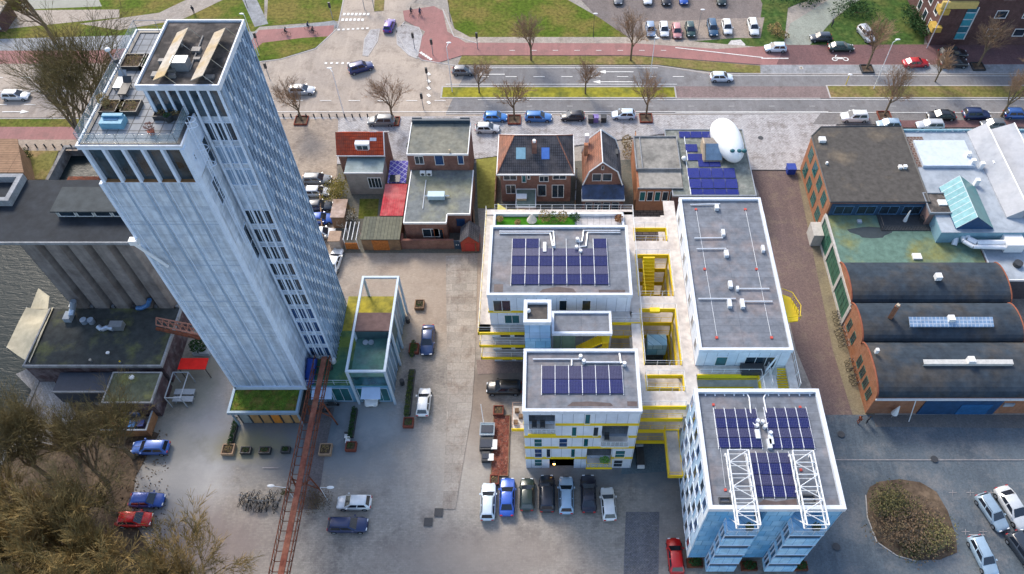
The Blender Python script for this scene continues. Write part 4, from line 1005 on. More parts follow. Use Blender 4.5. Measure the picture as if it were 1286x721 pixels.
for (q0, q1, q2, q3) in ((892, 929, 912, 950), (968, 1007.5, 993, 1032.5)):
    x0 = (atY(q0, 709, YB).x + atY(q2, 668, YB).x) / 2; x1 = (atY(q1, 709, YB).x + atY(q3, 668, YB).x) / 2
    bay = M(); bay.box(x0 + .06, x1 - .06, YB + .06, by0 + 1.9, 2.7, 14.3); bay.build('bay_window', glass('dark_bay_glass', (.02, .05, .09), .15, .5), b4)
    for fl in range(4):
        z = 2.6 + fl * 2.95
        m = M(); m.box(x0, x1, YB - .02, YB + .1, z, z + 1.75); m.box(x0 - .02, x0 + .1, YB + .1, by0 - .01, z, z + .7); m.box(x1 - .1, x1 + .02, YB + .1, by0 - .01, z, z + 1.7); m.build('balcony_front', BALB, b4)
        m = M()
        for yy in (YB + .1, YB + .7, by0 - .15): m.box(x0 - .03, x0 + .06, yy - .06, yy + .06, z + .7, z + 2.95)
        m.box(x0 - .02, x1 + .02, YB - .06, by0 - .01, z + 2.78, z + 2.95); m.build('bay_frame', TOWL, b4)
    m = M(); m.box(x0 - .05, x1 + .05, YB - .05, by0 + 1.7, 14.4, 14.5); m.build('top_balcony', BALB, b4)
    window(b4, by0 + 1.9, 'y', -1, x0 + .1, x1 - .1, 14.6, 16.9, g=GLD, fr=BALB, mull=3)
    m = M(); m.box(x0, x1, YB - .02, YB + .0, 14.5, 15.4); m.build('balcony_glass', clear_glass('pale_clear_glass', (.5, .65, .7), .16), b4)
    rail_ = M(); rail(rail_, [(x0, by0 - .05), (x0, YB), (x1, YB), (x1, by0 - .05)], 14.5, 1.0, .9, .03); rail_.build('railing', WHITEP, b4)
    m = M(); m.cbox(x1 - .7, YB + .6, 14.5, .6, .6, .5); m.build('plant_pot', DARKM, b4); M().leaves((x1 - .7, YB + .6, 15.2), (.4, .4, .3), 120, .1).build('balcony_plant', LEAF, b4)
rr = random.Random(5)
for fl in range(5):
    for k in range(7):
        y = by0 + .7 + k * 1.85 + (fl % 2) * .75
        if y + .75 > by1 - .2: continue
        z = 3.4 + fl * 2.85
        window(b4, bx0 - .04, 'x', -1, y, y + .95, z, z + 2.3, g=GLB if rr.random() < .5 else GLD, fr=TOWL, t=.04)
        if k % 2 == 0: window(b4, bx1 + .04, 'x', 1, y, y + 1.0, z, z + 2.0, g=GLD, fr=WHITEP, t=.05)
zr = 17.65
m = M(); P = lambda x, y: at(x, y, zr)
m.path([P(886, 494), P(938, 494), P(941, 500), P(944, 530), P(950, 536)], .08); m.path([P(1020, 494), P(962, 494), P(959, 500), P(965, 530), P(961, 537)], .08)
for q in ((951, 530), (957, 531), (950, 536), (960, 537), (967, 545)): c = P(*q); m.cyl(c.x, c.y, 17.5, 18.1, .2, 8)
for q in ((951, 546), (968, 553), (966, 558)): c = P(*q); m.cbox(c.x, c.y, 17.5, .45, 1.0, .4)
for k in range(5): c = P(886 + k * 12, 495.5); m.cbox(c.x, c.y, 17.5, .12, .3, .15); c = P(965 + k * 13, 495.5); m.cbox(c.x, c.y, 17.5, .12, .3, .15)
m.build('roof_duct', PIPE, b4)
m = M()
for q in ((896, 508), (1005, 511), (911, 615), (1006, 590)): c = P(*q); m.cbox(c.x, c.y, 17.55, .25, .25, .12)
m.build_each('anchor', mat('red_anchor_paint', (.5, .07, .05), .6), b4)
m = M(); m.path([P(898, 510), P(911, 612)], .02, 4); m.path([P(1008, 513), P(1018, 545)], .02, 4); m.build('safety_line', PIPE, b4)
for pp in ((903, 625, 917, 632), (1005, 622, 1022, 632)):
    a = rect(*pp, 17.6); m = M(); m.ring(a[0], a[1], a[2], a[3], 17.55, 17.75, .12); m.build('roof_drain', DARKM, b4)
m = M(); a = rect(950, 626, 1000, 634, 17.6); m.prism([(a[0], a[2]), (a[1], a[2]), (a[1], a[3]), (a[1] - 2, a[3] - .3), (a[0] + .8, a[3] - .1)], 17.55, 17.558); m.build('damp_patch', DAMP, b4)
solar_array('left upper solar array on the blue truss block', 902.5, 514, 949, 563, 17.55, 4, 4, tilt=.1)
solar_array('right upper solar array on the blue truss block', 968, 513, 1012, 564, 17.55, 4, 4, tilt=.1)
solar_array('lower solar array between the two roof trusses', 944, 569, 990, 625, 17.55, 4, 4, tilt=.1)
for i, (ax, bx_, top, bot) in enumerate(((913, 939, 567, 655), (994, 1020, 568, 655))):
    p = thing('roof_truss', ('white box truss leaning over the left side of the blue block roof edge', 'white box truss leaning over the right side of the blue block roof edge')[i], 'truss', (0, 0, 0), 'white roof trusses')
    a = at(ax, top, 18.6); b_ = at(bx_, top, 18.6); L0 = 25.2
    p.location = (a.x, a.y, 17.6)
    web = M(); n = 6
    C = {}
    for (nm, x, z) in (('tl', a.x, 19.0), ('tr', b_.x, 19.0), ('bl', a.x, 18.0), ('br', b_.x, 18.0)):
        C[nm] = [(x, a.y + (L0 - a.y) * k / n, z) for k in range(n + 1)]
        M().bar(C[nm][0], C[nm][-1], .075, 6).build('chord', WHITEP, p)
    for k in range(n + 1):
        web.bar(C['tl'][k], C['tr'][k], .05); web.bar(C['bl'][k], C['br'][k], .04); web.bar(C['tl'][k], C['bl'][k], .04); web.bar(C['tr'][k], C['br'][k], .04)
        if k < n:
            u, v = ('tl', 'tr') if k % 2 else ('tr', 'tl')
            web.bar(C[u][k], C[v][k + 1], .045)
            web.bar(C['tl'][k], C['bl'][k + 1], .05); web.bar(C['tr'][k], C['br'][k + 1], .05)
    web.build('brace', WHITEP, p)
    m = M()
    for k in (0, 3):
        for nm in ('bl', 'br'): q = C[nm][k]; m.box(q[0] - .1, q[0] + .1, q[1] - .1, q[1] + .1, 17.55, 18.0)
    for nm in ('tl', 'tr'): q = C[nm][n]; m.bar(q, (q[0], by0 - .1, 15.6), .05)
    m.build('support', WHITEP, p)
for i, (px, py) in enumerate(((872, 708), (940, 712), (1003, 712))):
    c = at(px, py); p = thing('entrance_planter', ('leafy planter at the left foot of the blue block', 'shrub planter under the middle of the blue block', 'dark planter at the right foot of the blue block')[i], 'planter', (c.x, c.y, 0), 'planters at the foot of the blue block')
    m = M(); m.ring(c.x - .9, c.x + .9, c.y - .5, c.y + .5, 0, .5, .08); m.box(c.x - .82, c.x + .82, c.y - .42, c.y + .42, 0, .4); m.build('box', RUST, p)
    M().leaves((c.x, c.y, .8), (.8, .5, .5), 200, .12).build('foliage', LEAFD, p)
# ================================================================ OTHER BUILDINGS
BRICK = mat_brick('red_brown_brick', (.26, .10, .07), (.20, .085, .065), (.30, .24, .20), .22, .07, .01, c3=(.17, .09, .075), s3=.4, streak=.15)
BRICKD = mat_brick('dark_plum_brick', (.14, .065, .06), (.11, .055, .05), (.16, .12, .11), .22, .07, .01, c3=(.09, .05, .045), s3=.3)
BRICKO = mat_brick('orange_brick', (.42, .165, .09), (.34, .14, .075), (.36, .25, .17), .22, .07, .01, c3=(.38, .16, .08), s3=.4, streak=.2)
TILER = mat_brick('bright_red_roof_tiles', (.60, .09, .035), (.52, .075, .03), (.22, .035, .02), .3, .35, .03, wall=False, offset=0, var=.25, scale=1, c3=(.24, .07, .045), s3=.45)
TILEO = mat_brick('sunlit_orange_tiles', (.36, .17, .11), (.30, .14, .095), (.16, .08, .06), .3, .35, .03, wall=False, offset=0, var=.25, scale=1, c3=(.22, .13, .10), s3=.4)  # orange is the sunlit tone of tiled slopes, put into the colour
TILEG = mat_brick('charcoal_roof_tiles', (.085, .085, .095), (.07, .07, .08), (.035, .035, .04), .3, .35, .035, wall=False, offset=0, var=.3, scale=1, c3=(.12, .11, .11), s3=.4)
ROOFM = mat('mossy_grey_roof', (.21, .205, .165), .9, .25, 1.2, c2=(.13, .14, .13), s2=.22, bump=.2)
ROOFG = mat('grey_green_roof', (.165, .18, .18), .85, .25, 1.2, c2=(.24, .24, .17), s2=.2, bump=.2)
ROOFT = mat('teal_green_roof', (.12, .20, .16), .8, .25, 1.2, c2=(.19, .20, .08), s2=.16, lo=.5, hi=.68, bump=.2)
ROOFB = mat('dark_brown_grey_roof', (.085, .078, .07), .8, .25, 1.3, c2=(.16, .13, .095), s2=.2, lo=.5, hi=.68)
BARR = mat('slate_blue_barrel_roof', (.038, .052, .068), .75, .3, .8, c2=(.075, .068, .06), s2=.16)
PALEG = mat('pale_grey_roof', (.36, .40, .44), .8, .15, 1, c2=(.27, .31, .35), s2=.3)
def flat_house(root, x0, x1, y0, y1, z, wall, roof, rim=WHITEP, t=.18, z0=0.0, up=.12):
    m = M(); m.box(x0, x1, y0, y1, z0, z - .15); m.build('wall', wall, root)
    m = M(); m.box(x0 + t * .5, x1 - t * .5, y0 + t * .5, y1 - t * .5, z - .15, z); m.build('roof', roof, root)
    m = M(); m.ring(x0 - .06, x1 + .06, y0 - .06, y1 + .06, z - .22, z + up, t); m.build('roof_edge', rim, root)
def box_px(px0, py0, px1, py1, z): return rect(px0, py0, px1, py1, z)

# --- red-roofed house
x0, x1 = -32.9, -25.5
h = thing('red_roofed_house', 'small house with a bright red tiled roof and white dormer near the intersection', 'house', (-29, 90, 0))
yr, ye, yb = at(450, 166, 8.2).y, at(450, 195, 5.6).y, at(450, 160, 7.8).y + 1.5
m = M(); m.box(x0 + .15, x1 - .15, ye + .3, yb - .3, 0, 5.6); m.extrude([(ye + .3, 5.6), (yr, 8.05), (yb - .3, 5.6)], 'x', x0 + .15, x1 - .15); m.build('wall', BRICK, h)
m = M()
m.add([(x0, ye, 5.55), (x1, ye, 5.55), (x1, yr, 8.2), (x0, yr, 8.2), (x0, ye, 5.43), (x1, ye, 5.43), (x1, yr, 8.05), (x0, yr, 8.05)], [(0, 1, 2, 3), (7, 6, 5, 4), (0, 4, 5, 1), (1, 5, 6, 2), (3, 7, 4, 0)])
m.add([(x0, yr, 8.2), (x1, yr, 8.2), (x1, yb, 5.55), (x0, yb, 5.55), (x0, yr, 8.05), (x1, yr, 8.05), (x1, yb, 5.43), (x0, yb, 5.43)], [(0, 1, 2, 3), (7, 6, 5, 4), (2, 6, 7, 3), (1, 5, 6, 2), (3, 7, 4, 0)])
rf = m.build('roof', TILER, h)
a = at(453, 190, 7); m = M(); m.box(a.x - 1.1, a.x + 1.1, ye + .6, ye + 2.8, 5.9, 7.3); d = m.build('dormer', WHITEP, h)
window(h, ye + .6, 'y', -1, a.x - .9, a.x + .9, 6.1, 7.1, g=GLD, mull=2)
a = at(469, 173, 7.4); m = M(); m.add([(a.x - .5, a.y - .6, 7.28), (a.x + .5, a.y - .6, 7.28), (a.x + .5, a.y + .6, 8.12), (a.x - .5, a.y + .6, 8.12)], [(0, 1, 2, 3)]); m.build('skylight', mat('pale_skylight', (.5, .55, .62), .3), h)
m = M(); m.box(x0 - .05, x1 + .1, ye - .06, ye + .02, 5.38, 5.56); m.bar((x1 + .02, ye, 5.6), (x1 + .02, yr, 8.26), .08); m.bar((x1 + .02, yr, 8.26), (x1 + .02, yb, 5.6), .08); m.build('white_trim', WHITEP, h)
e = rect(432, 197, 484, 217, 4.9); m = M(); m.box(e[0] + .1, e[1] - .1, e[2] + .1, ye + .3, 0, 4.75); m.build('extension_wall', mat('grey_render', (.28, .25, .22), .85, .2, 1), h)
m = M(); m.box(e[0], e[1], e[2], ye + .3, 4.75, 4.9); m.build('extension_roof', mat('teal_grey_roof', (.15, .21, .22), .6, .25, .8, c2=(.24, .30, .31), s2=.3), h)
winY(h, e[2] + .1, 461, 223, 481, 236, g=GLD, mull=4)
m = M(); m.box(e[0] - .05, e[1] + .05, e[2] - .05, e[2] + .02, 4.7, 4.96); m.build('extension_trim', WHITEP, h)
# --- purple canopy, red shed, backyard sheds
e = rect(486, 203, 513, 228, 2.8); c = thing('patio_canopy', 'violet-blue patterned patio canopy between the red-roofed house and the flat brick house', 'canopy', ((e[0] + e[1]) / 2, e[2], 0))
m = M(); m.add([(e[0], e[2], 2.5), (e[1], e[2], 2.5), (e[1], e[3], 3.0), (e[0], e[3], 3.0), (e[0], e[2], 2.44), (e[1], e[2], 2.44), (e[1], e[3], 2.94), (e[0], e[3], 2.94)], [(0, 1, 2, 3), (7, 6, 5, 4), (0, 4, 5, 1), (1, 5, 6, 2), (2, 6, 7, 3), (3, 7, 4, 0)])
m.build('roof_sheet', mat_brick('violet_lattice', (.10, .09, .38), (.15, .13, .46), (.45, .45, .65), .7, .7, .06, wall=False, offset=0, rot=.6), c)
m = M(); 
for xx in (e[0] + .1, e[1] - .1): m.box(xx - .05, xx + .05, e[2] + .05, e[2] + .15, 0, 2.45)
m.build_each('post', WHITEP, c); m = M(); m.box(e[0] + .3, e[0] + 1.9, e[2] + .05, e[2] + 1.6, 2.53, 2.68); m.build('skylight', GLD, c)
def shed(lab, px0, py0, px1, py1, z, roof, wall, cat='shed', name='garden_shed', tilt=.0, extra=None):
    e = rect(px0, py0, px1, py1, z); p = thing(name, lab, cat, ((e[0] + e[1]) / 2, e[2], 0), None)
    m = M(); m.box(e[0] + .1, e[1] - .1, e[2] + .1, e[3] - .1, 0, z - .12); m.build('wall', wall, p)
    m = M(); m.add([(e[0], e[2], z - tilt), (e[1], e[2], z - tilt), (e[1], e[3], z + tilt), (e[0], e[3], z + tilt), (e[0], e[2], z - tilt - .12), (e[1], e[2], z - tilt - .12), (e[1], e[3], z + tilt - .12), (e[0], e[3], z + tilt - .12)], [(0, 1, 2, 3), (7, 6, 5, 4), (0, 4, 5, 1), (1, 5, 6, 2), (2, 6, 7, 3), (3, 7, 4, 0)])
    m.build('roof', roof, p); return p, e
shed('lean-to shed with a raspberry-red sheet roof behind the flat brick house', 477, 231, 512, 271, 2.7, mat_brick('raspberry_sheet_roof', (.44, .05, .06), (.38, .045, .055), (.25, .03, .04), .35, 60, .03, wall=False, offset=0, c3=(.5, .16, .15), s3=.3), BRICKD)
p, e = shed('wide backyard shed with a mossy dark board roof and rusty orange doors', 452, 272, 506, 301, 2.6, mat_brick('mossy_boards', (.15, .15, .11), (.11, .115, .09), (.06, .06, .05), .5, 60, .03, wall=False, offset=0), WOOD)
m = M(); m.box(e[0] + 1.6, e[0] + 4.0, e[2] + .04, e[2] + .1, .1, 2.3); m.build('door', mat('rusty_orange_boards', (.40, .14, .04), .8, .35, 3), p)
shed('pale flat-roofed shed under the golden bush beside the parked cars', 414, 250, 437, 273, 2.6, mat('dusty_pink_roof', (.42, .32, .27), .85, .25, 1.5, c2=(.25, .17, .12)), WOOD)
shed('tan box shed at the corner of the backyards by the side street', 411, 290, 429, 303, 2.4, mat('tan_roof', (.33, .235, .17), .85, .2, 2), mat('pale_boards', (.40, .33, .28), .8, .2, 2))
# open timber frame
e = rect(431, 285, 450, 300, 2.4); p = thing('timber_pergola', 'open timber frame over orange boards between the two backyard sheds', 'pergola', ((e[0] + e[1]) / 2, e[2], 0))
m = M()
for k in range(4): x = e[0] + (e[1] - e[0]) * k / 3; m.bar((x, e[2] - .2, 2.4), (x, e[3] + 1, 2.4), .06)
for x in (e[0], e[1]):
    for y in (e[2], e[3]): m.bar((x, y, 0), (x, y, 2.4), .07)
m.build('frame', WHITEP, p); m = M(); m.box(e[0], e[1], e[2] - .1, e[2], .1, 1.5); m.build('board_panel', mat('rusty_orange_boards', (.40, .14, .04), .8, .35, 3), p)

# --- flat-roofed brick house and its long annex
e = rect(511, 155, 591, 194, 7.6)
h = thing('flat_brick_house', 'two-storey brick house with a mossy flat roof and a black parapet at the street', 'house', ((e[0] + e[1]) / 2, e[2], 0))
flat_house(h, e[0], e[1], e[2], e[3], 7.6, BRICK, ROOFM, WHITEP, .12)
m = M(); m.box(e[0] + .1, e[1] - .1, e[3] - .1, e[3] + .35, 5.5, 8.3); m.box(e[0] + .1, e[0] + 1.6, e[3] + .35, e[3] + .5, 7.2, 8.4); m.box(e[1] - 1.6, e[1] - .1, e[3] + .35, e[3] + .5, 7.2, 8.4); m.build('street_parapet', mat('black_blue_fascia', (.03, .055, .08), .5), h)
winY(h, e[2], 520, 196, 533, 206, g=GLD, mull=2); winY(h, e[2], 545, 195, 558, 207, g=GLB); winY(h, e[2], 574, 195, 583, 206, g=GLB)
m = M(); a = atY(565, 197, e[2]); m.cyl(a.x, e[2] + .4, 7.5, 8.2, .15, 8); m.build('chimney_pipe', BEIGE, h)
f = (at(507, 279, 4.3).x, at(590, 270, 4.3).x, at(560, 280, 4.3).y, e[2])
a = thing('brick_annex', 'long single-storey annex with a stained grey roof and a big air unit', 'annex', ((f[0] + f[1]) / 2, f[2], 0))
xm = at(560, 280, 4.3).x; ym = at(575, 269, 4.3).y
m = M(); m.box(f[0], xm, f[2], f[3] - .02, 0, 4.15); m.box(xm, f[1], ym, f[3] - .02, 0, 4.15); m.build('wall', BRICK, a)
m = M(); m.prism([(f[0] + .1, f[2] + .1), (xm - .1, f[2] + .1), (xm - .1, ym + .1), (f[1] - .1, ym + .1), (f[1] - .1, f[3] - .03), (f[0] + .1, f[3] - .03)], 4.15, 4.3); m.build('roof', ROOFG, a)
m = M(); m.box(f[0] - .06, xm + .06, f[2] - .06, f[2] + .1, 4.05, 4.4); m.box(f[0] - .06, f[0] + .1, f[2] + .1, f[3] - .05, 4.05, 4.4); m.box(f[1] - .1, f[1] + .06, ym + .1, f[3] - .05, 4.05, 4.4); m.box(xm + .06, f[1] + .06, ym - .06, ym + .1, 4.05, 4.4); m.box(xm - .06, xm + .1, f[2] + .1, ym - .06, 4.05, 4.38); m.build('roof_edge', WHITEP, a)
window(a, f[2], 'y', -1, f[0] + 2.5, f[0] + 5.0, 1.2, 3.0, g=GLD, mull=2); window(a, f[2], 'y', -1, xm - 2.0, xm - .6, .3, 3.0, g=GLD, fr=mat('orange_door_frame', (.5, .14, .05), .6)); window(a, ym, 'y', -1, xm + 1.2, f[1] - .8, 1.6, 3.4, g=GLB, fr=BRICKD)
u = at(548, 246, 4.8); p = thing('rooftop_air_unit', 'large pale blue air-handling unit lying on the stained annex roof', 'air unit', (u.x, u.y, 4.3)); M().cbox(u.x, u.y, 4.45, 2.5, 1.1, .8).build('casing', mat('pale_blue_metal', (.42, .55, .60), .5, .1, 2), p); m = M(); m.bar((u.x - 1.7, u.y + .2, 4.6), (u.x + 1.9, u.y + .2, 4.6), .12); m.box(u.x - 1.1, u.x + 1.1, u.y - .4, u.y + .4, 4.3, 4.45); m.build('support', PIPE, p)
m = M(); m.bar(at(535, 226, 4.4), at(531, 262, 4.4), .07); tag(m.build('roof_pipe', PIPE), 'thin white pipe running down the stained annex roof beside the air unit', 'pipe')
for i, px in enumerate((531, 539)):
    u = at(px, 218, 4.6); p = thing('condenser_unit', ('small white condenser box on the annex roof, nearer the chimney side', 'small white condenser box on the annex roof, right one of the pair')[i], 'air unit', (u.x, u.y, 4.3), 'condensers on the annex roof'); M().cbox(u.x, u.y, 4.3, .8, .5, .7).build('casing', WHITEP, p); m = M(); m.bar((u.x, u.y - .25, 4.65), (u.x, u.y - .29, 4.65), .25, 12); m.build('fan_grille', DARKM, p)
# yard wall and red gabled shed
a0, a1 = at(505, 313, 0), at(571, 313, 0); m = M(); m.box(a0.x, a1.x, a0.y, a0.y + .35, 0, 2.0); m.box(a0.x, a0.x + .3, a0.y + .35, f[2], 0, 2.0); m.build('yard_wall_part', BRICK)
o = bpy.data.objects['yard_wall_part']; o.name = 'yard_wall'; tag(o, 'red brick yard wall facing the plaza in front of the annex', 'wall')
g0 = at(574, 316, 0); g = thing('garden_gate', 'dark blue double gate in the yard wall beside the red gabled shed', 'gate', (g0.x, g0.y, 0)); m = M(); m.box(a1.x, at(579, 316, 0).x, a0.y, a0.y + .1, .05, 1.9); m.build('leaf', mat('navy_paint', (.03, .06, .10), .6), g)
m = M()
for q in (.35, .65): xx = a1.x + (at(579, 316).x - a1.x) * q; m.box(xx - .05, xx + .05, a0.y - .03, a0.y, .9, 1.1)
m.build('handle', WHITEP, g)
s0, s1 = at(580, 316, 0), at(602, 316, 0); yb = at(590, 278, 3.5).y; xm = (s0.x + s1.x) / 2
p = thing('gabled_garage', 'small red brick shed with a dark gabled roof at the corner of the plaza', 'shed', (xm, s0.y, 0))
m = M(); m.box(s0.x, s1.x, s0.y, yb, 0, 2.3); m.extrude([(s0.x, 2.3), (s1.x, 2.3), (xm, 3.6)], 'y', s0.y, yb); m.build('wall', mat('red_painted_brick', (.36, .07, .05), .8, .2, 2), p)
m = M()
for (xa, xb) in ((s0.x - .15, xm), (xm, s1.x + .15)):
    za, zb = (2.25, 3.7) if xa < xm - .01 else (3.7, 2.25)
    m.add([(xa, s0.y - .15, za), (xb, s0.y - .15, zb), (xb, yb, zb), (xa, yb, za), (xa, s0.y - .15, za - .1), (xb, s0.y - .15, zb - .1), (xb, yb, zb - .1), (xa, yb, za - .1)], [(0, 1, 2, 3), (7, 6, 5, 4), (0, 4, 5, 1), (1, 5, 6, 2), (2, 6, 7, 3), (3, 7, 4, 0)])
m.build('roof', TILEG, p)
m = M(); m.box(s0.x + .6, s1.x - .6, s0.y - .05, s0.y, .2, 1.9); m.build('door', mat('red_door', (.42, .06, .05), .7, .1, 2), p)

# --- hip-roofed house
e = rect(624, 180, 720, 219, 6.5); ez = 6.5; e = (e[0], e[1], e[2], at(670, 174, 6.5).y + .8)
h = thing('hip_roofed_house', 'wide brick house with a charcoal hipped roof and two blue skylights', 'house', ((e[0] + e[1]) / 2, e[2], 0))
m = M(); m.box(e[0] + .45, e[1] - .45, e[2] + .5, e[3] - .45, 0, ez - .1); m.build('wall', BRICK, h)
yr = (e[2] + e[3]) / 2 + .8; zr = 9.6; rx0, rx1 = e[0] + 2.6, e[1] - 2.6
A, B, C_, D = (e[0], e[2], ez), (e[1], e[2], ez), (e[1], e[3], ez), (e[0], e[3], ez); P1, P2 = (rx0, yr, zr), (rx1, yr, zr)
m = M(); m.add([A, B, P2, P1], [(0, 1, 2, 3)]); m.add([B, C_, P2], [(0, 1, 2)]); m.add([A, B, C_, D], [(3, 2, 1, 0)]); m.build('roof', TILEG, h)
m = M(); m.add([D, A, P1], [(0, 1, 2)]); m.add([C_, D, P1, P2], [(0, 1, 2, 3)]); m.build('roof_rear_slopes', TILEO, h)  # west and north slopes get a sunlit orange as tile colour
m = M(); m.ring(e[0] - .1, e[1] + .1, e[2] - .1, e[3] + .1, ez - .2, ez + .04, .2); m.build('gutter', WHITEP, h)
m = M(); m.bar(A, P1, .09); m.bar(P1, P2, .09); m.bar(B, P2, .09); m.bar(D, P1, .09); m.bar(C_, P2, .09); m.build('ridge', TILEO, h)
slope = (zr - ez) / (yr - e[2])
for i, (xa, xb) in enumerate(((648, 660), (680, 690))):
    a = at(xa, 198, 8.0); b_ = at(xb, 189, 8.4); y0 = e[2] + (8.0 - ez) / slope; m = M(); z0 = 7.7; z1 = 8.6; ya = e[2] + (z0 - ez) / slope; yb = e[2] + (z1 - ez) / slope
    m.add([(a.x, ya, z0 + .08), (b_.x, ya, z0 + .08), (b_.x, yb, z1 + .08), (a.x, yb, z1 + .08), (a.x, ya, z0 - .1), (b_.x, ya, z0 - .1), (b_.x, yb, z1 - .1), (a.x, yb, z1 - .1)], [(0, 1, 2, 3), (0, 4, 5, 1), (1, 5, 6, 2), (2, 6, 7, 3), (3, 7, 4, 0)])
    m.build('skylight', mat(('pale_blue_skylight', 'blue_skylight')[i], ((.28, .48, .56), (.10, .22, .60))[i], .2, .1, 2), h)
a = at(671, 186, 9); m = M(); m.box(a.x - .35, a.x + .35, a.y - .3, a.y + .4, 8.0, 10.2); m.build('chimney', BRICK, h); m = M(); m.cyl(a.x, a.y, 10.2, 10.6, .25, 10); m.build('chimney_pot', WHITEP, h)
Yw = e[2] + .5
for (x0_, y0_, x1_, y1_, gg) in ((632, 220, 649, 226, GLD), (655, 220, 661, 229, GLT), (662, 220, 666, 225, GLD), (677, 221, 689, 228, GLD), (694, 220, 711, 225, GLD), (635, 232, 648, 243, GLD), (675, 232, 686, 246, GLD), (693, 232, 708, 248, GLD)): winY(h, Yw, x0_, y0_, x1_, y1_, g=gg, mull=max(1, int((x1_ - x0_) / 6)), t=.08)
f = rect(648, 232, 673, 260, 2.8); p = thing('flat_roofed_garden_room', 'green flat-roofed garden room behind the hip-roofed house', 'garden room', ((f[0] + f[1]) / 2, f[2], 0)); flat_house(p, f[0], f[1], f[2], min(f[3], Yw - .05), 2.8, BRICK, mat('sage_roof', (.17, .21, .17), .85, .2, 1.5), WHITEP, .1)
for i, (px, py, mt, lab) in enumerate(((655, 249, BEIGE, 'pale sofa standing in the backyard garden room roof edge of the hip-roofed house'), (676, 247, mat('blue_plastic', (.03, .10, .45), .5), 'bright blue barrel beside the garden room of the hip-roofed house'))):
    c = at(px, py, 2.9 if i == 0 else .6); p = thing(('roof_box', 'water_barrel')[i], ('pale box lying on the green roof of the garden room', lab)[i], ('box', 'barrel')[i], (c.x, c.y, 2.8 if i == 0 else 0))
    m = M()
    if i == 0: m.cbox(c.x, c.y, 2.8, 1.5, .9, .5); m.build('body', mt, p); m = M(); m.cbox(c.x, c.y, 3.3, 1.6, 1.0, .08); m.build('lid', WHITEP, p)
    else: m.cyl(c.x, c.y, 0, 1.1, .5, 14); m.build('body', mt, p); m = M(); m.cyl(c.x, c.y, 1.1, 1.16, .53, 14); m.build('lid', DARKM, p)

# --- gambrel house
h = thing('gabled_brick_house', 'narrow brick house with a gambrel roof, coloured sunlit pink-brown on one side and shaded charcoal on the other', 'house', (7.8, 80, 0))
yf = at(757, 204, 9.3).y; ybk = at(754, 163, 9.3).y; xr = at(757, 204, 9.3).x; xl, xR = at(732, 232, 5.0).x, at(782, 232, 5.0).x; zl = 7.4
xl2, xr2 = xl + .9, xR - .9
prof = [(xl + .25, 0), (xR - .25, 0), (xR - .25, 4.6), (xr2 - .1, zl - .1), (xr, 9.15), (xl2 + .1, zl - .1), (xl + .25, 4.6)]
m = M(); m.extrude(prof, 'y', yf + .3, ybk - .1); m.build('wall', BRICK, h)
def slope_sheet(m, x0, z0, x1, z1, ya, yb, t=.14):
    m.add([(x0, ya, z0), (x1, ya, z1), (x1, yb, z1), (x0, yb, z0), (x0, ya, z0 - t), (x1, ya, z1 - t), (x1, yb, z1 - t), (x0, yb, z0 - t)], [(0, 1, 2, 3), (7, 6, 5, 4), (0, 4, 5, 1), (1, 5, 6, 2), (2, 6, 7, 3), (3, 7, 4, 0)])
m = M(); slope_sheet(m, xl, 4.6, xl2, zl, yf, ybk); slope_sheet(m, xl2, zl, xr, 9.3, yf, ybk); m.build('west_roof', TILEO, h)  # sunlit side: warm light put into the tile colour
m = M(); slope_sheet(m, xr, 9.3, xr2, zl, yf, ybk); slope_sheet(m, xr2, zl, xR, 4.6, yf, ybk); m.build('east_roof', TILEG, h)  # shaded side of the same roof, darkened by its tile colour
m = M()
for y in (yf - .02, ybk): m.path([(xl, y, 4.6), (xl2, y, zl), (xr, y, 9.35), (xr2, y, zl), (xR, y, 4.6)], .11, 4)
m.bar((xr, yf, 9.36), (xr, ybk, 9.36), .08); m.build('white_trim', WHITEP, h)
winY(h, yf + .3, 744, 218, 755, 227, g=GLD); winY(h, yf + .3, 757, 218, 768, 227, g=GLD); winY(h, yf + .3, 755.5, 208, 758.5, 213, g=GLD, t=.05)
g0 = rect(731, 232, 783, 250, 3.6); m = M(); m.add([(g0[0], g0[2], 3.3), (g0[1], g0[2], 3.3), (g0[1], yf + .3, 4.4), (g0[0], yf + .3, 4.4)], [(0, 1, 2, 3)]); m.box(g0[0], g0[1], g0[2], yf + .28, 3.2, 3.28); m.build('lean_to_roof', glass('navy_glazed_roof', (.02, .035, .085), .15, .5), h)
m = M(); m.ring(g0[0] - .05, g0[1] + .05, g0[2] - .05, yf + .3, 3.15, 3.4, .12); m.build('lean_to_rim', WHITEP, h)
m = M(); m.box(g0[0] + .1, g0[1] - .1, g0[2] + .1, yf + .3, 0, 3.15); m.build('lean_to_wall', BRICKD, h)
for k in range(4): window(h, g0[2] + .1, 'y', -1, g0[0] + .5 + k * 1.35, g0[0] + 1.6 + k * 1.35, .3, 2.8, g=GLD, fr=GREYM)
for (px, py) in ((736, 186), (737, 174)):
    a = at(px, py, 8.6); m = M(); m.box(a.x - .3, a.x + .3, a.y - .3, a.y + .3, 7.2, 9.4); c = m.build('chimney', BRICKO if py > 180 else WHITEP, h)
a = at(773, 193, 7); m = M(); m.cbox(a.x, a.y, 6.7, .7, 1.1, .8); m.build('dormer', DARKM, h)

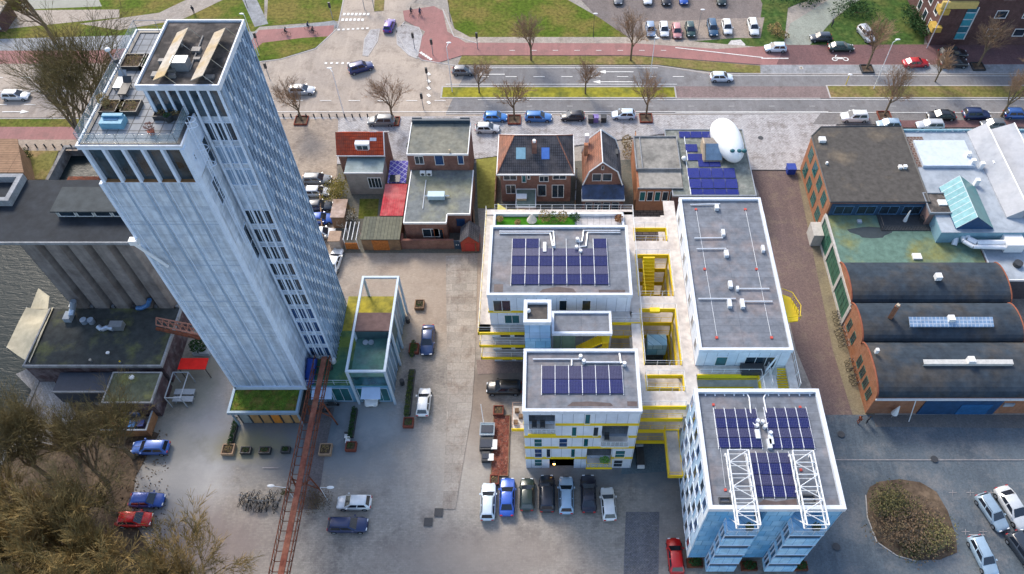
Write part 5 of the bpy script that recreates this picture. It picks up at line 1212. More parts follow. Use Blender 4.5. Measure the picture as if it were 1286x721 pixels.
# --- flat grey house and solar-roofed house
e = rect(801, 172, 850, 236, 5.0); h = thing('flat_grey_house', 'low building with two stained concrete-grey flat roofs beside the solar roof', 'house', ((e[0] + e[1]) / 2, e[2], 0))
ym = at(825, 213, 5.0).y
m = M(); m.box(e[0], e[1] - .05, e[2], e[3], 0, 4.7); m.build('wall', BRICKO, h)
CR = mat('stained_concrete_roof', (.30, .285, .255), .9, .25, 1.4, c2=(.17, .165, .15), s2=.25, bump=.2)
m = M(); m.box(e[0] + .15, e[1] - .2, ym, e[3] - .15, 4.7, 5.0); m.build('upper_roof', CR, h)
m = M(); m.box(e[0] + .3, e[1] - .1, e[2] + .1, ym - .05, 4.7, 4.8); m.build('lower_roof', CR, h)
m = M(); m.ring(e[0], e[1] - .05, ym - .05, e[3], 4.75, 5.25, .15); m.box(e[0], e[1] - .05, e[2], e[2] + .12, 4.6, 4.95); m.box(e[0] + .9, e[0] + 1.05, ym + .2, e[3] - .2, 5.0, 5.2); m.build('roof_edge', GREYT, h)
for k in range(5): window(h, e[2], 'y', -1, e[0] + .4 + k * 1.15, e[0] + 1.3 + k * 1.15, 2.2, 4.2, g=GLD if k % 2 else GLT)
e = rect(845, 163, 932, 246, 4.6); h = thing('solar_roofed_house', 'flat-roofed building covered in deep blue solar panels under the white capsule', 'house', ((e[0] + e[1]) / 2, e[2], 0))
flat_house(h, e[0], e[1], e[2], e[3], 4.6, BRICKD, mat('lichen_grey_roof', (.17, .185, .165), .9, .35, 1.5, c2=(.27, .27, .24), s2=.4), GREYM, .15)
SOLB2 = solar_mat('solar_cells_deep_blue', (.005, .012, .16), (.008, .016, .21))
def solar_px(lab, rects, z, grp):
    a = rect(*rects[0], z); p = thing('solar_array', lab, 'solar panels', (a[0], a[2], z), grp)
    for r in rects:
        a = rect(*r, z); n = max(1, round((a[1] - a[0]) / 1.75))
        for k in range(n):
            xa = a[0] + (a[1] - a[0]) * k / n + .03; xb = a[0] + (a[1] - a[0]) * (k + 1) / n - .03
            m = M(); m.add([(xa, a[2], z + .12), (xb, a[2], z + .12), (xb, a[3], z + .32), (xa, a[3], z + .32), (xa, a[2], z + .08), (xb, a[2], z + .08), (xb, a[3], z + .28), (xa, a[3], z + .28)], [(0, 1, 2, 3), (7, 6, 5, 4), (0, 4, 5, 1), (1, 5, 6, 2), (2, 6, 7, 3), (3, 7, 4, 0)]); m.build('solar_panel', SOLB2, p)
    m = M(); m.box(rect(*rects[-1], z)[0] - .1, rect(*rects[-1], z)[0], rect(*rects[-1], z)[2], rect(*rects[0], z)[3], z, z + .15); m.build('mounting_rail', PIPE, p)
solar_px('deep blue solar rows on the lower half of the roof beside the white capsule', [(877, 203, 904, 210), (864, 213, 922, 224), (866, 226.5, 925, 237), (868, 239.5, 927, 245)], 4.6, 'deep blue roof solar arrays')
solar_px('deep blue solar rows at the street end of the roof left of the white capsule', [(853, 167, 895, 173.5), (861, 183, 875, 191), (864, 195, 882, 202)], 4.6, 'deep blue roof solar arrays')
c = at(859, 199, 5.2); p = thing('roof_cowl', 'white domed cowl on the solar-roofed building', 'vent', (c.x, c.y, 4.6)); M().ball((c.x, c.y, 5.2), .4, .4, .4).build('dome', WHITEP, p); M().cyl(c.x, c.y, 4.6, 5.1, .25, 10).build('stem', GREYM, p)
e2 = rect(884, 178, 904, 199, 5.6); p = thing('roof_cabin', 'small roof cabin with a wooden side and blue glazed slope next to the white capsule', 'cabin', ((e2[0] + e2[1]) / 2, e2[2], 4.6))
m = M(); m.extrude([(e2[2], 4.6), (e2[3], 4.6), (e2[3], 6.4), ((e2[2] + e2[3]) / 2 + .3, 6.6), (e2[2], 5.2)], 'x', e2[0] + .25, e2[1]); m.build('body', mat('grey_shingles', (.22, .20, .18), .8, .3, 3), p)
m = M(); ymid = (e2[2] + e2[3]) / 2 + .3; m.add([(e2[0] + .4, e2[2] - .02, 5.25), (e2[1] - .1, e2[2] - .02, 5.25), (e2[1] - .1, ymid, 6.66), (e2[0] + .4, ymid, 6.66)], [(0, 1, 2, 3)]); m.build('glazed_slope', mat('steel_blue_glazing', (.14, .22, .32), .25, .2, 1), p)
m = M(); m.extrude([(e2[2], 4.6), (e2[3], 4.6), (e2[3], 6.45), (ymid, 6.68), (e2[2], 5.25)], 'x', e2[0], e2[0] + .24); m.build('side_wall', mat('pale_wood_side', (.45, .36, .26), .8, .15, 2), p)
# white capsule
ca, cb_ = at(905, 158, 6.0), at(923, 196, 6.0); d = (cb_ - ca); L = d.length / 2 + .9
cen = (ca + cb_) / 2; cen.z = 6.0
p = thing('white_capsule', 'big glossy white egg-shaped capsule on the corner of the deep blue solar roof', 'capsule', (cen.x, cen.y, 3.5))
def egg(m, c, ang, a, b, h, n=28, k=18):
    vs = []; fs = []
    for j in range(k + 1):
        t = math.pi * j / k; x = -math.cos(t) * a; w = math.sin(t) ** .75
        for i in range(n):
            u = 2 * math.pi * i / n; sx = 1.0 + .12 * math.cos(t)
            yy = math.cos(u) * b * w * sx; zz = math.sin(u) * h * w * sx
            vs.append((c.x + x * math.cos(ang) - yy * math.sin(ang), c.y + x * math.sin(ang) + yy * math.cos(ang), c.z + zz))
    for j in range(k):
        for i in range(n): fs.append((j * n + i, j * n + (i + 1) % n, (j + 1) * n + (i + 1) % n, (j + 1) * n + i))
    m.add(vs, fs); return m
ang = math.atan2(d.y, d.x)
egg(M(), cen, ang, L, 2.25, 2.0).build('shell', mat('glossy_white_shell', (.80, .82, .80), .35, .05, 1), p, smooth=True)
m = M()
for s_, lo_ in ((-.25, 0), (.15, 0), (.5, 0)):
    q = cen + d.normalized() * (L * .72) + Vector((s_ * 2.4 + .1, -.3 - abs(s_) * .0, 1.05)); m.ball((q.x, q.y, q.z), .42, .35, .3)
m.build('window', GLT, p)
m = M()
for s_ in (-.55, .55): q = cen + d * s_ * .6; m.cyl(q.x, q.y, 2.0, 4.6, .25, 8)
m.build('stand', GREYM, p)
# --- fences and low walls in the backyards
def fence_px(lab, p, q, h, mt, name='garden_fence', t=.08, z=0, grp='garden fences'):
    a, b = at(*p, z), at(*q, z); d = (b - a).normalized(); n = Vector((-d.y, d.x, 0)) * t
    r = thing(name, lab, 'fence', (a.x, a.y, z), grp)
    m = M(); m.add([a - n, b - n, b + n, a + n] + [v + Vector((0, 0, h)) for v in (a - n, b - n, b + n, a + n)], [(4, 5, 6, 7), (0, 1, 5, 4), (1, 2, 6, 5), (2, 3, 7, 6), (3, 0, 4, 7)]); m.build('panel', mt, r)
    m = M(); k = max(2, int((b - a).length / 2.2))
    for i in range(k + 1): c = a.lerp(b, i / k); m.box(c.x - .07, c.x + .07, c.y - .07, c.y + .07, z, z + h + .12)
    m.build_each('post', WOOD, r)
fence_px('weathered board fence along the alley right of the annex', (592, 210), (598, 316), 1.8, WOOD)
fence_px('board fence between the mossy strip and the hip-roofed house yard', (624, 222), (622, 262), 1.7, WOOD)
fence_px('grey fence between the hip-roofed and the gambrel house', (724, 222), (722, 262), 1.8, GREYT)
fence_px('orange-brown fence beside the grey flat house', (797, 176), (796, 262), 1.9, mat('orange_brown_boards', (.38, .20, .11), .85, .2, 2))
fence_px('low fence around the corner garden by the parked cars', (408, 316), (404, 250), 1.3, WOOD)
for i, (px, py, r, lab) in enumerate(((790, 192, 1.2, 'pale leafless shrub between the gambrel house and the grey flat house'), (787, 178, .9, 'small pale shrub at the street side of the gambrel house'), (517, 186, .9, 'green shrub squeezed between the red-roofed and flat brick houses'), (440, 268, 1.0, 'whitish tangled bush over the timber frame'))):
    c = at(px, py, 1); M_ = M(); M_.leaves((c.x, c.y, 1.2), (r, r, 1.2), 260, .12); tag(M_.build('backyard_shrub', LEAFY if i != 2 else LEAF), lab, 'shrub', 'shrubs in the backyards')

# ================================================================ RIGHT: orange factory, barrel halls, pale roofs
XW = 40.47
f = thing('orange_brick_factory', 'orange brick corner factory with a big dark flat roof beside the brick alley', 'factory', (XW, 80, 0))
zf = 7.05; Pn = [at(1019, 171, zf), at(1031, 159.5, zf), at(1132, 158.5, zf), at(1168, 254, zf), at(1043.5, 254, zf)]
Pn[0].x = XW; Pn[4].x = XW
m = M(); m.prism([(q.x, q.y) for q in Pn], 0, zf - .15); m.build('wall', BRICKO, f)
cx_, cy_ = sum(q.x for q in Pn) / 5, sum(q.y for q in Pn) / 5
m = M(); m.prism([(q.x + (cx_ - q.x) * .015, q.y + (cy_ - q.y) * .015) for q in Pn], zf - .15, zf); m.build('roof', ROOFB, f)
m = M()
for a, b_ in zip(Pn, Pn[1:] + Pn[:1]): m.bar((a.x, a.y, zf), (b_.x, b_.y, zf), .13)
m.build('roof_edge', DARKM, f)
for k in range(4):
    for z in (.8, 4.1): window(f, XW, 'x', -1, Pn[4].y + 1.5 + k * 3.1, Pn[4].y + 3.3 + k * 3.1, z, z + 2.1, g=GLT, fr=mat('green_window_frame', (.05, .12, .09), .6), mull=3, trans=.5)
m = M(); m.box(XW + .3, Pn[3].x - .1, Pn[4].y - .15, Pn[4].y, 4.3, zf - .3); m.build('south_fascia', mat('ink_blue_cladding', (.03, .07, .13), .5, .25, 1), f)
for k in range(4): x = XW + .9 + k * 3.3; window(f, Pn[4].y - .15, 'y', -1, x, x + 2.7, 4.7, 6.4, g=GLD, fr=mat('steel_blue_frame', (.10, .2, .32), .5), mull=2)
for (px, py, w, d, h_, mt) in ((1032, 177, 1.0, .9, .5, WHITEP), (1038, 206, .3, .3, .4, WHITEP), (1130, 211, .5, .6, .4, WHITEP), (1136, 211, .5, .5, .5, WHITEP)):
    c = at(px, py, zf); o = M().cbox(c.x, c.y, zf, w, d, h_).build('roof_vent', mt, f)
# green-roofed wing
zg = 4.4; yg1 = Pn[4].y - .15; yg0 = at(1100, 331, zg).y; xg1 = at(1236, 325, zg).x
g = thing('green_roofed_wing', 'low wing with a mottled teal-green roof and tall green windows on the alley', 'factory wing', (XW, yg0, 0))
m = M(); m.box(XW, xg1, yg0, yg1, 0, zg - .1); m.build('wall', BRICKO, g)
m = M(); m.box(XW + .15, xg1, yg0, yg1, zg - .1, zg); m.build('roof', ROOFT, g)
GF = mat('pale_stone_frame', (.48, .46, .42), .8, .15, 2)
yend = at(1060, 407, 0).y
m = M(); m.box(XW - .12, XW + .15, yend, yg1 + .2, zg - .25, zg + .2); m.box(XW - .12, XW, yend, yg1 + .2, 0, .5)
ys = [yend, yend + (yg1 - yend) * .34, yend + (yg1 - yend) * .68, yg1]
for y in ys: m.box(XW - .14, XW, y - .3, y + .3, 0, zg - .2)
m.build('stone_frame', GF, g)
for a, b_ in zip(ys, ys[1:]): window(g, XW - .01, 'x', -1, a + .35, b_ - .35, .7, zg - .4, g=mat('green_glazed_doors', (.03, .12, .075), .3, .3, 1), fr=mat('green_window_frame', (.05, .12, .09), .6), mull=5, trans=.5)
e = rect(1016, 290, 1030, 309, 0); m = M(); m.box(XW - 1.6, XW - .12, at(1020, 309).y, at(1020, 292).y, 0, 2.4); m.build('porch', GF, g)
for (px, py, w, d, lab, mt) in ((1079, 279, .6, .6, 'green box vent near the blue windows', PALEG), (1151, 323, 1.2, 1.0, 'white square skylight', WHITEP), (1186, 300, 1.1, .9, 'pale square skylight near the pipes', WHITEP)):
    c = at(px, py, zg); M().cbox(c.x, c.y, zg, w, d, .3).build('skylight', mt, g)
p = thing('roof_terrace_table_set', 'dark railed roof terrace with a folded white parasol under the blue factory windows', 'roof terrace', (at(1140, 285, zg).x, at(1140, 285, zg).y, zg)); a = rect(1107, 268, 1165, 290, zg)
m = M(); m.box(a[0], a[1], a[2], a[3], zg, zg + .1); m.build('deck', mat('dark_decking', (.05, .055, .06), .8), p); m = M(); rail(m, [(a[0], a[3]), (a[0], a[2]), (a[1], a[2]), (a[1], a[3])], zg + .1, 1, .4, .025); m.build('railing', DARKM, p)
c = at(1136, 278, zg); M().cyl(c.x, c.y, zg + .1, zg + 2.3, .3, 8, .05).build('folded_parasol', WHITEP, p)
M().cyl(c.x + 2.5, c.y, zg + .1, zg + .85, .45, 10).build('table', DARKM, p)
c = at(1094, 292, zg); m = M(); m.prism([(c.x + 3.0 * math.cos(t) * (1 + .3 * math.sin(3 * t)), c.y + 1.1 * math.sin(t)) for t in [i * .52 for i in range(12)]], zg, zg + .006); m.build('standing_water', mat('dark_roof_puddle', (.04, .05, .05), .2), g)
# barrel halls
ys = [at(1100, 332, 4.2).y, at(1100, 383, 4.2).y, at(1100, 432, 4.2).y, at(1100, 501, 3.9).y]
xe = [at(1268, 383, 4.2).x, at(1284, 432, 4.2).x, 75]
for i in range(3):
    ya, yb = ys[i + 1], ys[i]; x0, x1 = XW, xe[i]; R_ = (yb - ya) / 2; rise = 1.75
    b = thing('barrel_roofed_hall', ('northernmost brick hall with a plain slate-blue barrel roof next to the green roof', 'middle barrel-roofed brick hall with a leaning chimney and a glazed strip', 'southern barrel-roofed brick hall with a long white skylight and blue doors')[i], 'hall', ((x0 + x1) / 2, (ya + yb) / 2, 0), 'barrel-roofed brick halls')
    arc = [((ya + yb) / 2 - R_ * math.cos(t * math.pi / 14), 4.2 + rise * math.sin(t * math.pi / 14) ** .85) for t in range(15)]
    m = M(); e = .004 * i; m.extrude([(ya + e, 0), (yb - e, 0)] + [(u, z - .12) for u, z in reversed(arc)], 'x', x0 - e, x0 + .4); m.box(x0 + .4, x1 - .2, ya + .02, yb - .02, 0, 4.1); m.build('wall', BRICKO, b)
    m = M(); n = len(arc)
    vs = [(x0 + .1, u, z) for u, z in arc] + [(x1, u, z) for u, z in arc]; m.add(vs, [(k, k + 1, k + 1 + n, k + n) for k in range(n - 1)])
    m.add([(x1, u, z) for u, z in arc] + [(x1, yb, 3.9), (x1, ya, 3.9)], [tuple(range(n + 2))])
    m.build('roof', BARR, b)
    m = M(); m.path([(x0 + .02, u, z + .02) for u, z in arc], .12, 4); m.path([(x1, u, z + .02) for u, z in arc], .1, 4); m.build('roof_edge', mat('rusty_red_trim', (.28, .10, .06), .8), b)
    for k in range(2 if i < 2 else 4):
        y = ya + (yb - ya) * (k + 1) / (3 if i < 2 else 5); window(b, x0 - .005, 'x', -1, y - .5, y + .5, 1.4, 3.4, g=GLD, fr=mat('green_window_frame', (.05, .12, .09), .6), mull=2)
    for (j, px, py) in ((0, 1178, 348), (1, 1194, 401), (2, 1219, 453), (2, 1101, 441)):
        if j == i:
            c = at(px, py, 6.5); w = .8 if px > 1110 else .4; M().cbox(c.x, c.y, 6.2, w, w, .75).build('roof_vent', WHITEP, b)
    yc = (ya + yb) / 2
    if i == 1:
        c = at(1120, 396, 6.5); m = M(); m.bar((c.x, c.y, 6.0), (c.x + .0, c.y, 8.6), .38, 4); m.build('chimney', BRICKO, b)
        m = M(); m.bar((c.x, c.y, 8.6), (c.x, c.y, 8.9), .28, 4); m.build('chimney_pot', BEIGE, b)
        a = at(1145, 420, 6.0); q = at(1247, 409, 6.0)
        m = M(); m.add([(a.x, yc - 1.7, 6.17), (q.x, yc - 1.7, 6.17), (q.x, yc - .5, 6.62), (a.x, yc - .5, 6.62), (a.x, yc - 1.7, 6.0), (q.x, yc - 1.7, 6.0)], [(0, 1, 2, 3), (0, 4, 5, 1)])
        m.build('glazed_skylight', mat_brick('blue_glazed_strip', (.25, .36, .50), (.20, .31, .46), (.5, .56, .62), .5, .45, .05, .3, wall=False, offset=0), b)
    if i == 2:
        a = at(1156, 447, 6.2); q = at(1264, 438, 6.2)
        m = M(); m.add([(a.x, yc - .4, 6.4), (q.x, yc - .4, 6.4), (q.x, yc + .2, 6.5), (a.x, yc + .2, 6.5), (a.x, yc - .4, 5.8), (q.x, yc - .4, 5.8)], [(0, 1, 2, 3), (0, 4, 5, 1)]); m.build('white_skylight', mat('cream_skylight', (.6, .58, .53), .5), b)
        m = M(); m.box(at(1150, 518, 0).x, at(1245, 518, 0).x, ya - .12, ya, 0, 3.6); m.build('blue_shopfront', mat('deep_blue_shopfront', (.02, .07, .16), .4, .3, 1), b)
        m = M(); m.box(at(1197, 518, 0).x, at(1235, 518, 0).x, ya - .18, ya - .12, .1, 2.6); m.build('garage_door', mat_brick('bright_blue_shutter', (.03, .13, .30), (.028, .12, .27), (.015, .06, .15), 60, .3, .03), b)
        m = M(); m.box(x0, x1, ya - .2, ya + .1, 3.75, 4.0); m.bar((at(1146, 506, 3).x, ya - .3, 3.9), (at(1138, 520, 0).x, ya - 1.2, .1), .07); m.build('white_gutter', WHITEP, b)
        m = M(); c = at(1262, 508, 2); m.box(c.x - .5, c.x + .8, ya - .18, ya, 2.2, 2.8); m.build('sign_board', PALEG, b)
# awning with a lamp at the barrel hall corner
c = at(1114, 507, 0); p = thing('corner_parasol', 'folded white parasol at the south-west corner of the barrel halls', 'parasol', (c.x, ys[3] - .6, 0)); M().cyl(c.x, ys[3] - .6, 0, 3.0, .05, 6).build('pole', GREYM, p); M().cyl(c.x, ys[3] - .6, 1.2, 3.1, .45, 8, .05).build('canopy', WHITEP, p)
# pale grey complex
zp = 6.6
c0 = at(1150, 172, zp); pc = thing('pale_workshop', 'pale grey roofed workshop with long sawtooth roofs at the right edge', 'workshop', (c0.x, c0.y, 0))
a = (Pn[2].x + .5, 80, at(1200, 292, zp).y, at(1180, 165, zp).y)
m = M(); m.box(Pn[3].x + .25, a[1], a[2], a[3], 0, zp - .1); m.build('wall', mat('pale_blue_render', (.20, .34, .40), .8, .15, 1), pc)
m = M(); m.box(Pn[3].x + .3, a[1], a[2], a[3] - .1, zp - .1, zp); m.build('roof', PALEG, pc)
m = M(); m.box(Pn[3].x + .25, a[1], a[3] - .1, a[3] + .15, zp - .3, zp + .35); m.build('parapet', mat('faded_teal_parapet', (.22, .38, .44), .8, .15, 1.5), pc)
GR_ = M(); rr = random.Random(2)
for k, (px, w) in enumerate(((1152, 1.2), (1160, .9), (1168, 1.1), (1177, 1.0), (1186, 1.2), (1196, .8), (1204, .9), (1210, .9), (1216, .8))):
    c = at(px, 168, zp); yy = a[3] - .12
    pts = [(c.x + rr.uniform(-.4, .4), yy, zp + rr.uniform(-.2, .3)) for _ in range(4)]; GR_.path(pts, .035, 4)
GR_.build('graffiti', WHITEP, pc)
e = rect(1160, 176, 1211, 208, zp + .5); m = M(); m.box(e[0], e[1], e[2], e[3], zp, zp + .5); m.build('raised_roof', mat('light_blue_grey_sheet', (.54, .60, .66), .6, .1, 1.5), pc)
e = rect(1144, 172, 1158, 210, zp); m = M(); m.box(e[0], e[1], e[2], e[3], zp - .05, zp + .06); m.build('roof_well', mat_brick('rusty_mesh', (.16, .09, .07), (.10, .07, .06), (.25, .22, .2), .5, .5, .05, wall=False), pc)
for i, (px0, px1) in enumerate(((1216, 1258), (1250, 1300))):
    t0 = at(px0, 171, zp); t1 = at(px1, 171, zp + 1.6); y0 = at(1260, 268, zp + 1).y; xa = (t0.x, at(1244, 167, zp + 1.6).x)[i]; xb = at((1244, 1279)[i], 167, zp + 1.8).x + .4
    m = M(); m.add([(xa, y0, zp + .2), (xa, a[3] - .3, zp + .2), (xb - .4, a[3] - .3, zp + 2.0), (xb - .4, y0, zp + 2.0), (xb - .4, a[3] - .3, zp), (xb - .4, y0, zp), (xa, y0, zp), (xa, a[3] - .3, zp)], [(0, 3, 2, 1), (3, 5, 4, 2), (0, 6, 5, 3), (1, 2, 4, 7), (0, 1, 7, 6)])
    m.build('sawtooth_roof', mat('sawtooth_sheet', (.42, .43, .45), .8, .1, 1, c2=(.33, .35, .38), s2=.2), pc)
    m = M(); m.bar((xb - .4, y0, zp + 2.03), (xb - .4, a[3] - .3, zp + 2.03), .1); m.build('ridge', WHITEP, pc)
for (px, py) in ((1221, 205), (1232, 209), (1247, 208), (1255, 205), (1215, 196), (1226, 230)):
    c = at(px, py, zp + .4); M().cbox(c.x, c.y, zp, .6, .6, 1.2).build('roof_fan', WHITEP, pc)
# gabled glass skylight
e0, e1 = at(1200, 288, zp), at(1247, 288, zp); y0, y1 = e0.y, at(1190, 236, zp).y; xm = (e0.x + e1.x) / 2 - .6
sk = thing('glass_gable_roof', 'gabled green glass skylight with white ribs on the pale workshop roof', 'skylight', (xm, y0, zp))
GG = mat_brick('green_tinted_glazing', (.22, .42, .44), (.18, .37, .40), (.45, .55, .58), 60, 1.0, .06, .25, wall=False, offset=0)
m = M(); m.add([(e0.x, y0, zp + .2), (xm, y0, zp + 2.6), (xm, y1, zp + 2.6), (e0.x, y1, zp + .2)], [(0, 1, 2, 3)]); m.build('west_glazing', GG, sk)
m = M(); m.add([(xm, y0, zp + 2.6), (e1.x, y0, zp + .2), (e1.x, y1, zp + .2), (xm, y1, zp + 2.6)], [(0, 1, 2, 3)]); m.build('east_glazing', mat('dark_green_glazing', (.06, .20, .19), .3, .2, 1), sk)
m = M(); m.extrude([(e0.x, zp), (e1.x, zp), (e1.x, zp + .18), (xm, zp + 2.55), (e0.x, zp + .18)], 'y', y0 + .05, y1 - .05); m.build('gable', mat('dark_blue_gable', (.02, .07, .16), .5), sk)
# brick dormer block, pipes, lower roof
e = rect(1168, 243, 1200, 268, 6.9); p = thing('brick_roof_block', 'dark plum brick block with a white hatch beside the green glass skylight', 'outbuilding', ((e[0] + e[1]) / 2, e[2], 0)); flat_house(p, e[0], e[1], e[2], e[3], 6.95, mat('mauve_brick', (.26, .17, .15), .85, .15, 2), RFT, GREYM, .15); c = at(1183, 255, 6.95); M().cbox(c.x, c.y, 6.95, 1.2, 1.0, .2).build('hatch', WHITEP, p)
p = thing('white_roof_pipes', 'thick white ventilation pipes bending along the workshop roof edge', 'pipes', (at(1215, 300, 6).x, at(1215, 300, 6).y, 4.4))
m = M(); zz = 5.6
m.path([at(1212, 288, zz), at(1215, 300, zz), at(1226, 305, zz), at(1265, 305, zz)], .45, 10); m.path([at(1208, 291, zz), at(1210, 303, zz), at(1222, 310, zz), at(1262, 311, zz)], .3, 10); m.path([at(1203, 292, zz), at(1198, 308, 4.5)], .4, 10)
m.build('pipe', PIPE, p); c = at(1272, 304, zz); M().cbox(c.x, c.y, 4.6, 2.6, 2.2, 1.6).build('fan_housing', WHITEP, p)
e = rect(1250, 312, 1340, 352, 4.4); p = thing('low_grey_annex', 'low pale grey roofed annex below the white pipes at the right edge', 'annex', (e[0], e[2], 0)); flat_house(p, e[0], 80, e[2], at(1250, 292, 4.4).y, 4.4, mat('dark_render', (.10, .10, .11), .8), PALEG, WHITEP, .15)
c = at(1278, 332, 4.6); M().cyl(c.x, c.y, 4.4, 5.0, .6, 12).build('round_vent', DARKM, p)
m = M(); e = rect(1228, 312, 1250, 330, 4.2); m.box(e[0], e[1], e[2], e[3], 0, 4.25); tag(m.build('roof_scrap_deck', RUST), 'small rusty mesh-covered roof beside the white pipes', 'roof deck')

# --- brick apartment block at the top right
yb_ = at(1165, 57, 0).y; xb_ = at(1166, 57, 0).x
h = thing('brick_apartment_block', 'dark plum brick apartment block with yellow balconies and a turquoise stair strip', 'apartment block', (xb_, yb_, 0))
m = M(); m.box(xb_, xb_ + 50, yb_, yb_ + 22, 0, 14); m.build('wall', BRICKD, h)
m = M(); c0 = atY(1183, 6, yb_ - .3); c1 = atY(1228, 6, yb_ - .3); m.box(c0.x, c1.x, yb_ - .5, yb_ + .05, c0.z - .7, c0.z + .6); m.build('yellow_cornice', mat('pale_yellow_cornice', (.62, .46, .16), .7), h)
a = atY(1196, 49, yb_); b_ = atY(1218, 9, yb_); 
m = M(); m.box(a.x + .2, a.x + 1.9, yb_ - .12, yb_, a.z, b_.z); m.build('stair_glazing', mat_brick('turquoise_stair_panels', (.06, .33, .40), (.02, .05, .09), (.55, .62, .65), 3, 1.4, .1, .4, offset=.0, bias=0), h)
m = M(); m.box(a.x + 1.95, a.x + 2.1, yb_ - .2, yb_, a.z, b_.z); m.build('white_strip', WHITEP, h)
for k in range(3):
    for j in range(3): window(h, xb_, 'x', -1, yb_ + 1.8 + j * 3.2, yb_ + 3.4 + j * 3.2, 1.5 + k * 3.4, 3.6 + k * 3.4, g=GLD, t=.14)
for k, (px, py) in enumerate(((1163, 34), (1172, 20))):
    a = atY(px, py, yb_); m = M(); m.box(xb_ - 1.1, xb_ + .6, yb_ - .9, yb_ + 1.2, 3.4 + k * 3.6, 4.4 + k * 3.6); m.build('balcony', mat('ochre_balcony', (.50, .34, .08), .7), h)
m = M(); m.cyl(xb_ - .6, yb_ - .9, 0, 12, .09, 6); m.build('drain_pipe', PIPE, h)
for k in range(6): 
    for j in range(3): window(h, yb_, 'y', -1, xb_ + 9.5 + k * 5, xb_ + 11.6 + k * 5, 2 + j * 3.8, 3.6 + j * 3.8, g=GLD, t=.12)
# --- small buildings at the far left
e = rect(-40, 38, 8, 20, 3.4); 
yb1 = at(4, 40, 0).y; xr1 = at(8, 40, 0).x
p = thing('bank_house', 'small cream-roofed house at the top-left corner by the far bank', 'house', (xr1, yb1, 0)); m = M(); m.box(xr1 - 9, xr1, yb1, yb1 + 5, 0, 3.2); m.build('wall', BRICKD, p); m = M(); m.box(xr1 - 9.2, xr1 + .2, yb1 - .2, yb1 + 5.2, 3.2, 3.45); m.build('roof', BEIGE, p); window(p, yb1, 'y', -1, xr1 - 3.6, xr1 - .6, .6, 2.4, g=GLT)
p = thing('brown_quay_shed', 'brown-roofed building cut by the left edge above the silo roof', 'shed', (at(15, 215, 4).x, at(15, 215, 4).y, 0)); a0 = at(-60, 216, 4.5); a1 = at(29, 216, 4.5); b1_ = at(1, 176, 4.5)
m = M(); m.prism([(a0.x, a0.y), (a1.x, a1.y), (a1.x - 4, b1_.y), (a0.x, b1_.y)], 0, 4.4); m.build('wall', mat('brown_boards', (.25, .15, .09), .85, .2, 1), p); m = M(); m.prism([(a0.x, a0.y - .2), (a1.x + .2, a1.y - .2), (a1.x - 3.8, b1_.y + .2), (a0.x, b1_.y + .2)], 4.4, 4.6); m.build('roof', mat_brick('brown_sheet_roof', (.30, .19, .12), (.26, .165, .105), (.14, .09, .06), 60, .5, .04, wall=False, offset=0), p)

# ================================================================ LEFT: grain silo, low building, yard
SILC = mat('weathered_silo_concrete', (.27, .24, .22), .9, .2, 1, c2=(.19, .165, .15), s2=.3, streak=.3)
s = thing('grain_silo', 'long dark-roofed grain silo with folded concrete bins next to the tower', 'silo', (-60, 60, 0))
sy0, sy1, sx0, sx1, sz = 59.95, at(60, 226, 18).y, -80, -50.2, 18.0
m = M(); xw = -64.6; nb = 5; wb = (sx1 - xw) / nb
pts = []
for k in range(nb): pts += [(xw + k * wb, sy0 + 1.6), (xw + k * wb + wb * .2, sy0 + .15), (xw + k * wb + wb * .8, sy0 + .15)]
pts += [(sx1, sy0 + 1.6), (sx1, sy1 - .3), (xw, sy1 - .3)]
m.prism(pts, 3.9, sz - .35); m.build('bin_wall', SILC, s)
m = M()
for k in range(nb + 1): x = xw + k * wb; m.box(x - .2, x + .2, sy0 + .3, sy0 + .7, 0, 4.2)
for k in range(nb): x = xw + k * wb; m.box(x + .2, x + wb - .2, sy0 + 1.2, sy0 + 1.4, 0, 3.9)
m.build('colonnade', GREYM, s)
m = M(); m.box(sx0, sx1 + .2, sy0, sy1, sz - .35, sz); m.build('roof', mat('black_blue_roof_felt', (.022, .028, .036), .7, .3, .8), s)
m = M(); m.box(sx0, sx1 + .25, sy0 - .12, sy0 + .1, sz - .3, sz + .1); m.build('roof_edge', GREYT, s)
e = rect(62, 237, 160, 268, sz + 1.2); m = M(); m.box(e[0] + .3, sx1, e[2] + .5, e[3], sz, sz + 1.1); m.build('monitor', mat('pale_monitor_wall', (.40, .40, .38), .7), s)
m = M(); m.box(e[0], sx1, e[2] + .2, e[3] + .2, sz + 1.1, sz + 1.3); m.build('monitor_roof', mat('dark_slate_felt', (.05, .06, .065), .7, .25, 1), s)
for k in range(4): window(s, e[2] + .5, 'y', -1, e[0] + .7 + k * 2.2, e[0] + 2.6 + k * 2.2, sz + .15, sz + .95, g=GLD, t=.05)
e = rect(-60, 218, 29, 252, sz + 1); m = M(); m.ring(e[0], e[1], e[2], e[3], sz, sz + 1, .6); m.build('raised_kerb', GREYT, s)
e = rect(82, 221, 160, 228, 2.5); m = M(); m.box(e[0], e[1], e[2], e[3], 0, 2.4); o = tag(m.build('dock_barge_house', RUST), 'long rusty brown container lying on the far side of the silo by the dock', 'container')
zl = 4.0
l = thing('low_service_building', 'low flat building with a mossy black roof and silver ducts under the silo', 'service building', (-58, 55, 0))
lx0, lx1, ly0, ly1 = -67.2, -49.6, 51.1, 60.1
m = M(); m.box(lx0, lx1, ly0, ly1, 0, zl - .1); m.build('wall', mat('dark_mural_wall', (.09, .06, .065), .8, .5, .8, c2=(.16, .14, .15), s2=.7), l)
